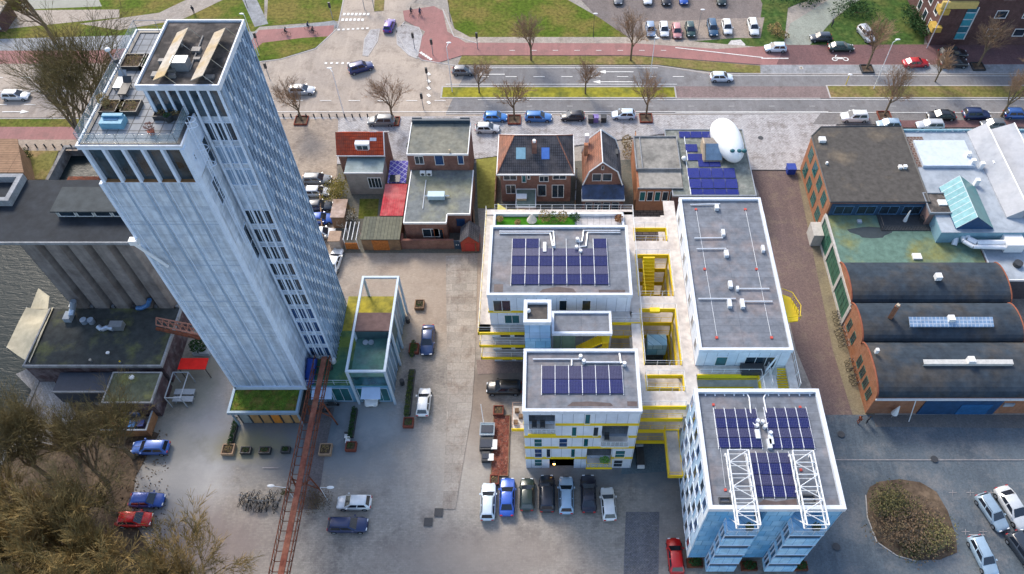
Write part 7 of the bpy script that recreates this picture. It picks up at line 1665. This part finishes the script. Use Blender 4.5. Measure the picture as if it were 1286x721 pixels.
car('hatch', CH, 1031, 47, 180, 'small dark car parked on the grass edge, with light windows', g4)
car('sedan', (.02, .05, .045), 1056, 59, 0, 'dark green saloon on the red road near the lawn', g4)
car('suv', SI, 1088, 43, -75, 'grey pick-up like car in the hedge gap behind the tree', g4)
car('sedan', (.50, .03, .04), 1150, 79, 5, 'crimson car beside the boxed tree by the plum brick block', g4)
car('suv', (.03, .03, .035), 1197, 79, 0, 'large black off-roader at the kerb before the plum brick block', g4, 1.12)
car('estate', (.02, .02, .025), 1197, 67, 0, 'black car behind the large black off-roader', g4, 1.1)
g5 = 'cars parked north of the factory'
for (k, col, px, py, h_, lab) in (('suv', WH, 1073, 147, 180, 'white off-roader with a dark roof window above the factory corner'), ('hatch', (.40, .52, .62), 1116, 156, 180, 'silver-blue car whose roof shows behind the factory'), ('estate', (.52, .54, .56), 1168, 157, 180, 'silver car on the red strip above the pale workshop'),
        ('sedan', BK, 1182, 145, 180, 'black saloon at the kerb above the pale workshop'), ('suv', (.015, .03, .10), 1226, 144, 0, 'dark navy off-roader at the kerb above the sawtooth roofs'), ('hatch', GY, 1247, 156, 180, 'grey car on the red strip below the navy off-roader'), ('estate', (.04, .12, .36), 1278, 143, 0, 'blue estate car cut by the right edge at the kerb')):
    car(k, col, px, py, h_, lab, g5)
g6 = 'cars on the slate-blue parking asphalt'
car('estate', (.30, .40, .48), 1246, 643, -72, 'grey-blue car, left of the long white one on the slate asphalt', g6)
car('sedan', (.62, .64, .64), 1272, 638, -76, 'long white saloon on the slate asphalt near the right edge', g6, 1.12)
car('estate', (.33, .45, .55), 1235, 698, -80, 'pale blue car at the bottom of the slate asphalt', g6)
car('suv', CH, 1286, 692, -70, 'dark car cut by the right edge at the bottom of the slate asphalt', g6)
car('van', WH, 468, 490, -88, 'white van nosing out from under the powder-blue awning', 'cars parked on the plaza')
# boats or trailers by the mulch bed: three grey-blue cabinets with white lids
for i, (px, py) in enumerate(((612, 540), (611, 558), (610, 574))):
    c = at(px, py, .5); p = thing('terrace_stall', ('grey-blue covered cabinet, furthest of three beside the mulch bed', 'dark cabinet with a white flap, middle of three beside the mulch bed', 'small black and white cabinet, nearest of three beside the mulch bed')[i], 'cabinet', (c.x, c.y, 0), 'cabinets beside the mulch bed')
    w, d = (1.7, 1.6) if i < 2 else (1.0, 1.2)
    m = M(); m.box(c.x - w / 2, c.x + w / 2, c.y - d / 2, c.y + d / 2, .1, .8); m.build('body', mat('slate_blue_cabinet', (.22, .30, .36), .6, .2, 2) if i == 0 else DARKM, p)
    m = M(); m.box(c.x - w / 2 + .1, c.x + w / 2 - .1, c.y - d / 2 + .25, c.y + d / 2 - .3, .8, .88); m.build('lid', CARGL, p)
    if i: M().box(c.x + w / 2 - .2, c.x + w / 2 + .5, c.y - d / 2, c.y + d / 2 - .3, .8, .84).build('flap', WHITEP, p)
    else: M().ring(c.x - w / 2 - .08, c.x + w / 2 + .08, c.y - d / 2 - .08, c.y + d / 2 + .08, .78, .84, .1).build('frame', PALEG, p)
c0, c1 = at(605, 515), at(608, 535); tag(M().bar((c0.x, c0.y, 1.6), (c1.x, c1.y, .9), .05).build('leaning_pole', PIPE), 'thin white pole leaning beside the first cabinet by the mulch bed', 'pole')
e = rect(616, 521, 641, 598, .2); b = thing('mulch_bed', 'long raised bed of red-brown mulch left of the yellow-banded block', 'planting bed', (e[0], e[2], 0)); M().ring(e[0], e[1], e[2], e[3], 0, .22, .12).build('edging', WOOD, b); M().box(e[0] + .12, e[1] - .12, e[2] + .12, e[3] - .12, 0, .17).build('mulch', MULCH, b)
rm = random.Random(4); mm = M()
for _ in range(260): x, y = rm.uniform(e[0] + .2, e[1] - .2), rm.uniform(e[2] + .2, e[3] - .2); mm.leaves((x, y, .2), (.05, .05, .02), 1, .1, rm)
mm.build('wood_chips', mat('pale_chips', (.38, .22, .16), .9, .3, 3), b)
c = at(804, 572, .6); p = thing('parked_scooter_cart', 'narrow dark cart with a pale front standing right of the yellow-banded block', 'cart', (c.x, c.y, 0)); M().cbox(c.x, c.y, .25, .9, 2.6, .6).build('body', DARKM, p); M().cbox(c.x - .02, c.y + 1.5, .3, .9, .9, .9).build('cab', PALEG, p); M().cbox(c.x, c.y - 1.45, .3, .85, .3, .4).build('front_box', WHITEP, p)
for s in (-.4, .4):
    for y in (-1.0, 1.2): M().bar((c.x + s, c.y + y, .25), (c.x + s * 1.2, c.y + y, .25), .25, 10).build('wheel', TYRE, p)

# ---------------------------------------------------------------- planters on the plaza
def planter(px, py, w, d, mt, label, fill, n=60, h=.6, group='planter boxes on the plaza'):
    c = at(px, py, .3); p = thing('planter_box', label, 'planter', (c.x, c.y, 0), group)
    M().ring(c.x - w / 2, c.x + w / 2, c.y - d / 2, c.y + d / 2, 0, h, .12).build('box', mt, p)
    M().box(c.x - w / 2 + .12, c.x + w / 2 - .12, c.y - d / 2 + .12, c.y + d / 2 - .12, 0, h - .12).build('soil', SOIL, p)
    if n: M().leaves((c.x, c.y, h + .1), (w * .35, d * .35, .2), n, .1).build('plants', fill, p)
PW = mat('pale_planter_wood', (.38, .26, .17), .8, .2, 3); RW = mat('red_brown_planter', (.20, .06, .04), .8, .2, 3)
planter(527, 383, 1.3, 1.5, WOOD, 'brown wooden planter alone on the plaza right of the steel frame', LEAFD)
planter(520, 438, 1.3, 1.5, RW, 'red-brown planter with a small shrub beside the dark blue car', LEAF, 160)
planter(513, 531, 1.3, 1.3, RW, 'red-brown planter at the lower end of the green hedge trough', LEAF)
planter(409, 565, 1.5, 1.5, PW, 'square pale-rimmed planter right of the rusty bridge', LEAFY)
planter(441, 561, 1.3, 1.2, RW, 'red planter at the lower end of the black bench row', LEAF)
planter(287, 565, 1.5, 1.4, PW, 'pale wooden planter at the left of the row before the pavilion', LEAFY)
planter(309, 566, 1.3, .9, DARKM, 'dark low planter, second in the row before the pavilion', LEAFD)
planter(333, 566, 1.4, .9, DARKM, 'dark low planter, third in the row before the pavilion', LEAFD)
planter(359, 565, 1.1, .8, DARKM, 'small dark planter nearest the rusty bridge in the pavilion row', LEAFD)
planter(626, 516, 1.3, 1.3, RW, 'red-brown box at the upper end of the mulch bed', LEAFY, 20)
planter(621, 603, 1.1, 1.2, RW, 'red-brown box at the lower end of the mulch bed', LEAFY, 20)
for (pa, pb, w, lab, mt) in (((516, 466), (514, 522), .8, 'long green trough hedge in front of the steel frame building', LEAF), ((300, 530), (289, 558), .6, 'thin dark trough running down from the pavilion corner', LEAFD), ((447, 515), (440, 550), .7, 'black narrow trough below the steel frame building', LEAFD), ((520, 432), (518, 448), .6, 'short green trough beside the red-brown planter', LEAF)):
    a, b = at(*pa), at(*pb); p = thing('plant_trough', lab, 'planter', (b.x, b.y, 0), 'long plant troughs'); x = (a.x + b.x) / 2
    M().box(x - w / 2, x + w / 2, b.y, a.y, 0, .5).build('box', DARKM, p); mm = M()
    y = b.y
    while y < a.y: mm.leaves((x, y, .7), (w * .5, .5, .35), 90, .1); y += .6
    mm.build('hedge', mt, p)
for (px, py, lab) in ((512, 402, 'lichen-covered low post at the steel frame corner'), (505, 480, 'grey bin beside the steel frame leg')):
    c = at(px, py, .5); tag(M().cyl(c.x, c.y, 0, 1.0, .3, 10).build('litter_bin', DARKM), lab, 'bin')
for i, (px, py, lab) in enumerate(((436, 548, 'white and black terrace chair beside the black trough, upper one'), (437, 554, 'white terrace chair beside the red planter'), (418, 508, 'dark scooter parked under the powder-blue awning'), (406, 516, 'second dark scooter left of the first under the powder-blue awning'))):
    c = at(px, py, .3)
    if i < 2:
        p = thing('terrace_chair', lab, 'chair', (c.x, c.y, 0), 'terrace chairs'); M().cbox(c.x, c.y, .4, .6, .6, .08).build('seat', WHITEP, p); M().cbox(c.x, c.y + .27, .48, .6, .06, .5).build('backrest', WHITEP if i else DARKM, p)
        for sx in (-.25, .25):
            for sy in (-.25, .25): M().cbox(c.x + sx, c.y + sy, 0, .05, .05, .4).build('leg', DARKM, p)
    else:
        p = thing('parked_scooter', lab, 'scooter', (c.x, c.y, 0), 'scooters under the awning')
        for s in (-.6, .6): M().bar((c.x + s, c.y - .05, .25), (c.x + s, c.y + .05, .25), .25, 12).build('wheel', TYRE, p)
        M().box(c.x - .6, c.x + .45, c.y - .15, c.y + .15, .3, .55).build('body', DARKM, p); M().box(c.x - .55, c.x + .1, c.y - .13, c.y + .13, .72, .82).build('seat', DARKM, p); m = M(); m.bar((c.x + .6, c.y, .3), (c.x + .4, c.y, 1.05), .04); m.bar((c.x + .4, c.y - .3, 1.05), (c.x + .4, c.y + .3, 1.05), .025); m.build('handlebar', GREYM, p)

# ---------------------------------------------------------------- bicycles
def make_bike():
    r = bpy.data.objects.new('bicycle', None); COL.objects.link(r)
    for x in (-.52, .52):
        m = M(); q = [(x + .33 * math.cos(t * .524), 0, .34 + .33 * math.sin(t * .524)) for t in range(13)]; m.path(q, .028, 4); m.build('wheel', TYRE, r)
    m = M(); m.path([(-.52, 0, .34), (-.1, 0, .34), (.36, 0, .80), (-.22, 0, .84), (-.1, 0, .34)], .025, 4); m.path([(.52, 0, .34), (.38, 0, .95)], .022, 4); m.path([(-.52, 0, .34), (-.22, 0, .84)], .018, 4); m.build('frame', DARKM, r)
    M().box(-.34, -.10, -.07, .07, .9, .96).build('saddle', DARKM, r); m = M(); m.path([(.30, -.28, .98), (.40, 0, .98), (.30, .28, .98)], .02, 4); m.build('handlebar', GREYM, r)
    return r
BIKE = make_bike(); FIRST = [True]
def bike(x, y, z, rz, label, group='bicycles parked in the rack', lean=0):
    if FIRST[0]: FIRST[0] = False; r = BIKE; r.location = (x, y, z); r.rotation_euler = (lean, 0, rz)
    else: r = copy_thing(BIKE, (x, y, z), rz); r.rotation_euler = (lean, 0, rz)
    tag(r, label, 'bicycle', group); r.name = 'bicycle'; return r
rb = random.Random(9); c0, c1 = at(304, 630), at(350, 634)
for k in range(22):
    t = k / 21; q = c0.lerp(c1, t); bike(q.x + rb.uniform(-.1, .1), q.y + rb.uniform(-.5, .9), .02, R(rb.uniform(60, 110)), 'one of the dark bicycles packed in the rack left of the rusty bridge', lean=R(rb.uniform(-14, 14)))
for k in range(9):
    q = at(1056 + k * .9, 395 + k * 5.2); bike(q.x - .5 + rb.uniform(-.2, .2), q.y, .02, R(rb.uniform(-20, 20)), 'one of the bicycles leaning along the wall of the barrel-roofed halls', 'bicycles along the barrel hall wall', R(rb.uniform(-12, 12)))
for k in range(8):
    q = at(1072 + k * 1.1, 455 + k * 4.4); bike(q.x - .4 + rb.uniform(-.2, .2), q.y, .02, R(rb.uniform(-20, 20)), 'one of the bicycles crowded at the southern barrel hall wall', 'bicycles at the southern hall wall', R(rb.uniform(-12, 12)))

# ---------------------------------------------------------------- lamps, signals, bollards
def lamp(px, py, h, label, arm=(1.6, 0), mt=WHITEP, r=.09, group='street lamps'):
    c = at(px, py); p = thing('street_lamp', label, 'street lamp', (c.x, c.y, 0), group)
    m = M(); m.bar((c.x, c.y, 0), (c.x, c.y, h), r, 8, r * .6); m.bar((c.x, c.y, h), (c.x + arm[0], c.y + arm[1], h + .15), r * .6, 6); m.build('pole', mt, p)
    M().ball((c.x + arm[0], c.y + arm[1], h + .12), .45, .2, .1, 10, 6).build('lamp_head', WHITEP, p)
lamp(433, 147, 9.5, 'tall white lamp post at the kerb left of the bare tree near the red-roofed house', (-.6, .8))
lamp(568, 116, 9.5, 'white lamp post at the left end of the mossy median', (.3, 1.0))
lamp(816, 100, 9.5, 'white lamp post at the right part of the mossy median', (.2, -1.2))
lamp(1097, 112, 9.8, 'leaning-looking white lamp post with two arms on the right median', (.9, .6))
c = at(1097, 112); M().bar((c.x, c.y, 9.0), (c.x - .8, c.y - 1.0, 9.6), .06, 6)
lamp(325, 70, 8.5, 'white lamp post on the grass wedge right of the tower top', (-.5, .3))
lamp(412, 629, 4.0, 'small white arm lamp beside the dark shrub right of the rusty bridge', (1.2, .0), PIPE, .06, 'arm lamps by the bridge')
lamp(371, 629, 4.0, 'small white arm lamp left of the rusty bridge', (-1.8, .2), PIPE, .06, 'arm lamps by the bridge')
lamp(311, 10, 5.5, 'thin dark lamp post on the far lawn by the steps', (.3, 0), DARKM, .06); lamp(745, 47, 5.0, 'thin dark lamp post at the lawn edge above the cycle path', (.2, 0), DARKM, .06); lamp(566, 28, 5.0, 'thin dark lamp post at the curved footpath by the lawn', (.2, 0), DARKM, .06); lamp(876, 42, 5.0, 'thin grey lamp post between cars of the brick car park', (.2, 0), GREYM, .06)
lamp(1062, 107, 2.2, 'short yellow-topped post on the right median grass', (.1, 0), YEL, .08)
for i, (px, py, lab) in enumerate(((339, 100, 'traffic light right of the tower at the pedestrian strip'), (538, 106, 'traffic light at the lower island of the intersection'), (532, 138, 'traffic light at the kerb left of the flat brick house'), (600, 62, 'traffic light on the cycle path edge'), (544, 70, 'traffic light where the cycle path meets the road'), (521, 62, 'traffic light on the right teardrop island'), (458, 12, 'traffic light on the thin top median'), (418, 24, 'traffic light at the footpath left of the side road'), (326, 62, 'black signal post on the grass wedge'), (470, 12, 'traffic light on the top median beside the other one'))):
    c = at(px, py); p = thing('traffic_light', lab, 'traffic light', (c.x, c.y, 0), 'traffic lights of the intersection'); M().cyl(c.x, c.y, 0, 3.4, .07, 6).build('pole', GREYM, p); M().cbox(c.x, c.y, 2.5, .4, .35, 1.1).build('signal_head', DARKM, p)
def make_bollard():
    r = bpy.data.objects.new('bollard', None); COL.objects.link(r); M().cyl(0, 0, 0, .8, .12, 8).build('post', DARKM, r); M().ball((0, 0, .82), .14, .14, .08, 8, 4).build('cap', DARKM, r); return r
BO = make_bollard()
bl = [(347 + k * 9.6, 148) for k in range(13)] + [(14 + k * 11, 186) for k in range(8)]
for k, (px, py) in enumerate(bl):
    c = at(px, py); lab = 'one of the dark kerb bollards between the tower and the red-roofed house' if k < 13 else 'one of the dark bollards along the quay at the far left'; gr = 'bollards along the kerb' if k < 13 else 'bollards along the quay'
    if k == 0: BO.location = (c.x, c.y, 0); tag(BO, lab, 'bollard', gr)
    else: copy_thing(BO, (c.x, c.y, 0), 0, lab, gr)
for i, (px, py, mt, lab) in enumerate(((748, 150, 'mauve', 'mauve recycling bin between two dark bins at the kerb'), (742, 151, 'd', 'dark bin left of the mauve recycling bin'), (758, 150, 'd', 'dark bin right of the mauve recycling bin'), (993, 213, 'b', 'deep blue container at the top of the brick alley'))):
    c = at(px, py, .5); p = thing('street_bin', lab, 'bin', (c.x, c.y, 0), 'kerbside bins'); mt = {'mauve': mat('mauve_plastic', (.22, .16, .42), .5), 'd': DARKM, 'b': mat('deep_blue_container', (.02, .05, .30), .5)}[mt]; w = 1.1 if i < 3 else 1.6
    M().cbox(c.x, c.y, 0, w * .8, w * .8, 1.1).build('body', mt, p); M().cbox(c.x, c.y, 1.1, w * .9, w * .9, .12).build('lid', mt, p)

# ---------------------------------------------------------------- people (small in the picture): one skinned body each, clothing colours
def skin_figure(joints, edges, radii, name, mt, parent):
    me = bpy.data.meshes.new(name); me.from_pydata(joints, edges, []); o = bpy.data.objects.new(name, me); COL.objects.link(o); o.parent = parent
    md = o.modifiers.new('skin', 'SKIN'); 
    for i, r in enumerate(radii): me.skin_vertices[0].data[i].radius = (r, r)
    me.skin_vertices[0].data[0].use_root = True
    o.modifiers.new('smooth', 'SUBSURF').levels = 1; me.materials.append(mt)
    return o
def person(px, py, rz, label, coat, legs, pose='stand', z=0.0, off=(0, 0), group='people outdoors'):
    c = at(px, py); p = thing('person', label, 'person', (c.x + off[0], c.y + off[1], z), group); p.rotation_euler = (0, 0, rz)
    if pose == 'stand':
        J = [(0, 0, .95), (0, 0, 1.2), (0, .0, 1.42), (0, 0, 1.52), (.02, 0, 1.64), (.05, .1, .9), (.06, .11, .5), (-.03, .11, .08), (.10, .11, .04), (-.02, -.1, .9), (.02, -.11, .5), (-.12, -.11, .1), (.02, -.11, .05), (0, .2, 1.40), (.02, .26, 1.12), (.12, .24, .88), (0, -.2, 1.40), (-.02, -.26, 1.12), (.06, -.24, .88)]
    else:  # riding a bicycle
        J = [(-.2, 0, 1.0), (-.08, 0, 1.22), (.05, 0, 1.42), (.10, 0, 1.5), (.15, 0, 1.62), (-.15, .1, .97), (.2, .11, .78), (.0, .11, .4), (.12, .11, .36), (-.15, -.1, .97), (.15, -.11, .66), (-.02, -.11, .25), (.1, -.11, .2), (.05, .18, 1.40), (.18, .24, 1.2), (.33, .24, 1.02), (.05, -.18, 1.40), (.18, -.24, 1.2), (.33, -.24, 1.02)]
    E_ = [(0, 1), (1, 2), (2, 3), (3, 4), (0, 5), (5, 6), (6, 7), (7, 8), (0, 9), (9, 10), (10, 11), (11, 12), (2, 13), (13, 14), (14, 15), (2, 16), (16, 17), (17, 18)]
    Rr = [.15, .15, .15, .06, .10, .10, .07, .05, .05, .10, .07, .05, .05, .08, .055, .04, .08, .055, .04]
    skin_figure(J, E_, Rr, 'body', mat(coat[0], coat[1], .85), p)
    h = J[4]; M().ball((h[0] - .02, 0, h[2] + .07), .12, .105, .11, 8, 6).build('hair', mat('dark_hair', (.05, .035, .025), .8), None).parent = p
DK = ('charcoal_clothes', (.05, .05, .06)); DKB = ('navy_clothes', (.03, .05, .10)); RS = ('rust_clothes', (.30, .09, .05)); TN = ('tan_clothes', (.30, .22, .15))
riders = [(360, 44, 0, 'cyclist in dark clothes riding alone on the cycle path', DK), (388, 37, 0, 'cyclist behind another at the right part of the grass wedge path', DKB), (394, 43, 0, 'cyclist in dark coat leading the pair beside the grass wedge', DK), (517, 19, 1.2, 'cyclist waiting at the curved cycle path, left of two', DK), (528, 20, 1.2, 'cyclist waiting at the curved cycle path, right of two', DKB)]
for (px, py, rz, lab, cl) in riders:
    c = at(px, py); person(px, py, rz, lab, cl, None, 'ride'); bike(c.x, c.y, 0, rz, 'bicycle ridden by the ' + lab.replace('cyclist', 'cyclist', 1)[:48].strip(), 'bicycles being ridden')
person(1077, 531, .5, 'person in a rust-coloured coat on the asphalt corner of the brick alley', RS, None); person(1088, 531, 2.5, 'person in dark clothes next to the one in the rust coat', DK, None)
person(244, 17, 1.5, 'person in dark clothes walking on the pale park path', DK, None)
person(1044, 34, .2, 'person in black beside the small dark car on the lawn', DK, None)
# ================================================================ TREES
FINE = [.018]
def gen(m_t, m_c, p, d, L, r, depth, rnd, up, spread, kids, twigL, out):
    """recursive bare branch: thick wood to m_t, fine wood to m_c"""
    steps = 3 if depth > 1 else 2
    q = Vector(p); dd = Vector(d)
    for s in range(steps):
        nd = (dd + Vector((rnd.gauss(0, .10), rnd.gauss(0, .10), rnd.gauss(0, .06) + up * .12))).normalized()
        e = q + nd * L / steps; r2 = r * (.86 if depth > 0 else .6)
        (m_t if r > .07 else m_c).bar(q, e, max(r, FINE[0]), 5 if r > .1 else 3, max(r2, FINE[0] * .6), cap=False)
        q = e; dd = nd; r = r2
        if depth > 0:
            for _ in range(kids[depth] if s else max(1, kids[depth] - 1)):
                a = rnd.uniform(0, 6.283); t = dd.orthogonal().normalized(); t.rotate(Matrix.Rotation(a, 3, dd))
                nd2 = (dd * math.cos(spread) + t * math.sin(spread)); nd2.z += up * .3; nd2.normalize()
                gen(m_t, m_c, q, nd2, L * rnd.uniform(.5, .74), r * .58, depth - 1, rnd, up, spread * rnd.uniform(.8, 1.1), kids, twigL, out)
def tree_proto(name, seed, h, r, depth, up, spread, kids, crown_mat, trunk_h=.3, stems=1, minr=.011, lean=(0, 0)):
    rnd = random.Random(seed); root = bpy.data.objects.new(name, None); COL.objects.link(root)
    t = M(); c = M()
    for k in range(stems):
        b = Vector((rnd.uniform(-.3, .3) * (stems > 1), rnd.uniform(-.3, .3) * (stems > 1), 0))
        d = Vector((lean[0] + rnd.gauss(0, .12) * (stems > 1), lean[1] + rnd.gauss(0, .12) * (stems > 1), 1)).normalized()
        e = b + d * h * trunk_h; t.bar(b, e, r, 8, r * .8)
        for j in range(3 if stems > 1 else 5):
            a = rnd.uniform(0, 6.283) if j else 0
            dd = (d + Vector((math.cos(a + j * 1.3) * spread * (.9 if j else .1), math.sin(a + j * 1.3) * spread * (.9 if j else .1), 0))).normalized()
            gen(t, c, e if j % 2 == 0 else b.lerp(e, .8), dd, h * (1 - trunk_h) * .42, r * .6, depth, rnd, up, spread, kids, 0, None)
    t.build('trunk', BARK, root); c.build('crown', crown_mat, root)
    return root, len(c.v)
TP = {}
TP['street'] = tree_proto('bare_tree', 11, 9.5, .19, 3, .42, .62, (0, 3, 3, 2), TWIG, .3)
TP['street2'] = tree_proto('bare_tree', 23, 9.5, .18, 3, .42, .58, (0, 3, 3, 2), TWIG, .34)
FINE[0] = .018
TP['big'] = tree_proto('bare_tree', 5, 20, .38, 4, .30, .55, (0, 2, 3, 2, 2), TWIGO, .25)
FINE[0] = .024
TP['willow'] = tree_proto('willow_tree', 31, 17, .35, 4, .22, .55, (0, 5, 3, 2, 2), LEAFY, .15, stems=2)
TUSED = set()
def tree(kind, px, py, label, group, s=1.0, rz=0, world=None):
    c = at(px, py) if world is None else Vector((world[0], world[1], 0)); root = TP[kind][0]
    if kind not in TUSED: TUSED.add(kind); r = root; r.location = (c.x, c.y, 0); r.rotation_euler = (0, 0, rz); r.scale = (s, s, s); tag(r, label, 'tree', group)
    else: r = copy_thing(root, (c.x, c.y, 0), rz, label, group, None, s); r['category'] = 'tree'
    return r
G_ = 'bare street trees'
for i, (px, py, s, lab) in enumerate(((379, 152, 1.0, 'bare street tree in a square pit right of the tower'), (494, 153, 1.05, 'bare street tree in a pit behind the red-roofed house'), (602, 117, .8, 'thin bare tree at the left part of the mossy median'), (646, 151, 1.0, 'bare street tree in a pit above the alley of the hip-roofed house'), (667, 76, 1.05, 'bare tree at the verge before the round lawn'),
        (792, 76, 1.1, 'bare tree at the verge below the brick car park'), (735, 118, .85, 'thin bare tree in the middle of the mossy median'), (811, 149, 1.1, 'bare street tree in a wooden box above the grey flat house'), (1088, 87, 1.15, 'bare tree in a dark box beside the crimson car'), (1110, 146, 1.1, 'bare tree leaning over the kerb north of the factory'),
        (1174, 103, .8, 'small bare tree on the right median'), (1227, 84, 1.15, 'bare tree before the plum brick block'), (1257, 147, 1.15, 'bare tree at the kerb above the sawtooth roofs'), (1290, 120, 1.2, 'bare tree cut by the right edge beside the median'))):
    tree('street' if i % 2 == 0 else 'street2', px, py, lab, G_, s, i * 1.3)
for i, (px, py, lab) in enumerate(((379, 153, 'square brown tree pit frame right of the tower'), (494, 154, 'square brown tree pit frame behind the red-roofed house'), (646, 152, 'square brown tree pit frame above the alley'), (811, 150, 'wooden tree box above the grey flat house'), (1088, 88, 'dark tree box beside the crimson car'), (1227, 85, 'dark tree box before the plum brick block'), (1110, 147, 'brown tree pit frame north of the factory'))):
    c = at(px, py); p = thing('tree_pit_frame', lab, 'tree box', (c.x, c.y, 0), 'boxes around street trees'); w = 1.1; M().ring(c.x - w, c.x + w, c.y - w, c.y + w, 0, .45, .12).build('frame', mat('red_brown_planter', (.2, .06, .04)) if i not in (4, 5) else DARKM, p); M().box(c.x - w + .12, c.x + w - .12, c.y - w + .12, c.y + w - .12, 0, .28).build('soil', SOIL, p)
G2 = 'large bare trees left of the tower'
for i, (x, y, s, lab) in enumerate(((at(150, 190).x, at(150, 190).y, 1.35, 'huge bare tree fanning out behind the tower top'), (at(120, 200).x, at(120, 200).y, 1.1, 'bare tree beside the dock, left of the huge one'), (at(70, 55).x, at(70, 55).y, .9, 'bare tree on the far bank at the top-left corner'))): tree('big', 0, 0, lab, G2, s, i * 2.1, (x, y))
G3 = 'tall bare trees on the canal bank'
for i, (px, py, s, lab) in enumerate(((168, 575, .75, 'tall bare tree nearest the bin yard fence'), (135, 605, .75, 'tall bare tree on the leaf litter above the blue hatchback'), (100, 580, .75, 'bare tree on the litter left of the bin yard'), (150, 650, .85, 'bare tree behind the red hatchback'), (62, 600, .8, 'bare tree near the boardwalk'), (40, 650, .85, 'bare tree at the left bank of the litter'))):
    tree('big', px, py, lab, G3, s, i * 1.7 + .5)
G4 = 'golden willows in the foreground'
for i, (px, py, z, s, lab) in enumerate(((45, 705, 9, 1.05, 'golden willow crown in the bottom left corner'), (130, 722, 8, 1.0, 'golden willow crown below the red hatchback'), (212, 752, 8, .85, 'golden willow crown at the bottom edge right of the red hatchback'), (-30, 700, 9, 1.0, 'golden willow crown at the left edge'), (70, 760, 9, 1.0, 'golden willow crown low at the bottom left edge'))):
    c = at(px, py, z); tree('willow', 0, 0, lab, G4, s, i * 2.3, (c.x, c.y))
# shrubs
def shrub(px, py, r, h, n, size, mt, label, group='shrubs', stems=8):
    c = at(px, py, h * .4); p = thing('shrub', label, 'shrub', (c.x, c.y, 0), group); rnd = random.Random(int(px * 7 + py))
    m = M()
    for _ in range(stems): a = rnd.uniform(0, 6.28); m.bar((c.x, c.y, 0), (c.x + math.cos(a) * r[0] * .7, c.y + math.sin(a) * r[1] * .7, h * .8), .04, 3, .015)
    m.build('stem', BARK, p); m = M()
    for _ in range(max(3, n // 80)):
        a, k = rnd.uniform(0, 6.28), rnd.uniform(0, .8); rr_ = rnd.uniform(.35, .6)
        m.leaves((c.x + math.cos(a) * r[0] * k, c.y + math.sin(a) * r[1] * k, h * rnd.uniform(.35, .75)), (r[0] * rr_, r[1] * rr_, h * rr_ * .7), 80, size, rnd)
    m.build('foliage', mt, p)
OLIVE = mat('olive_grey_leaves', (.13, .12, .055), .9, .45, 1.5, c2=(.08, .085, .035), s2=.6)
BRSH = mat('brown_scrub', (.17, .12, .08), .9, .4, 1.5, c2=(.10, .085, .05), s2=.6)
shrub(1118, 634, (3.4, 3.0), 2.8, 2400, .13, OLIVE, 'olive bushy shrub at the upper left of the planting bed', 'shrubs of the planting bed')
shrub(1138, 662, (4.0, 3.8), 2.9, 3800, .13, BRSH, 'brown tangled shrub in the middle of the planting bed', 'shrubs of the planting bed')
shrub(1172, 668, (2.8, 2.8), 2.4, 1900, .13, mat('light_olive_leaves', (.20, .18, .08), .9, .4, 1.5), 'pale spiky shrub at the right of the planting bed', 'shrubs of the planting bed')
shrub(1150, 690, (2.4, 1.4), 1.5, 800, .12, OLIVE, 'low olive shrub at the lower edge of the planting bed', 'shrubs of the planting bed')
shrub(394, 630, (1.8, 1.9), 1.6, 1100, .1, BRSH, 'dark brown-green shrub beside the right arm lamp', 'shrubs')
shrub(357, 620, (.9, .8), 1.0, 300, .09, OLIVE, 'small olive shrub under the rusty bridge', 'shrubs')
shrub(424, 240, (2.6, 2.6), 3.0, 1300, .14, mat('golden_green_leaves', (.26, .21, .05), .9, .45, 1.5), 'golden-green bushy tree by the side-street cars', 'shrubs')
shrub(437, 275, (1.6, 2.0), 2.6, 500, .1, mat('pale_dry_twigs', (.42, .38, .30), .9, .35, 2), 'pale dry climbing bush over the timber pergola', 'shrubs')
shrub(673, 582, (.8, .6), 1.0, 320, .1, LEAF, 'round green bush at the foot of the yellow-banded block', 'shrubs')
shrub(34, 196, (1.6, 1.8), 2.0, 500, .13, LEAFD, 'dark shrub on the quay beside the brown-roofed building', 'shrubs')
shrub(160, 500, (1.5, .8), 1.0, 300, .1, mat('rusty_leaves', (.22, .10, .04), .9, .4, 3), 'rusty shrub on the edge of the mossy annex', 'shrubs')
shrub(66, 425, (1.6, 2.0), 3.5, 700, .12, mat('rust_brown_twigs', (.30, .17, .08), .9, .4, 2), 'rust-brown bush over the left edge of the black roof', 'shrubs')
shrub(100, 462, (2.2, 1.4), 3.6, 800, .12, mat('rust_brown_twigs', (.3, .17, .08), .9), 'rust-brown bush at the front edge of the black roof', 'shrubs')
shrub(1150, 28, (2.5, 5), 3.0, 1200, .2, LEAFD, 'dark evergreen hedge beside the plum brick block', 'hedges')
shrub(1075, 12, (5, 3), 1.8, 900, .2, LEAFD, 'round dark shrub bed on the far lawn', 'hedges')
shrub(1012, -4, (6, 3), 2.0, 900, .2, LEAFD, 'dark hedge at the top edge beside the car park', 'hedges')
shrub(976, 40, (2, 3), 1.4, 400, .18, LEAFY, 'yellowish scrub beside the path at the right of the car park', 'hedges')
def twigbed():
    rnd = random.Random(8); m = M()
    for _ in range(1500):
        c = at(rnd.uniform(70, 210), rnd.uniform(540, 740)); m.leaves((c.x, c.y, .1), (.3, .3, .1), 1, .16, rnd)
    o = m.build('fallen_leaves', mat('fallen_leaf', (.18, .12, .07), .95, .4, 3)); o['kind'] = 'stuff'
twigbed()
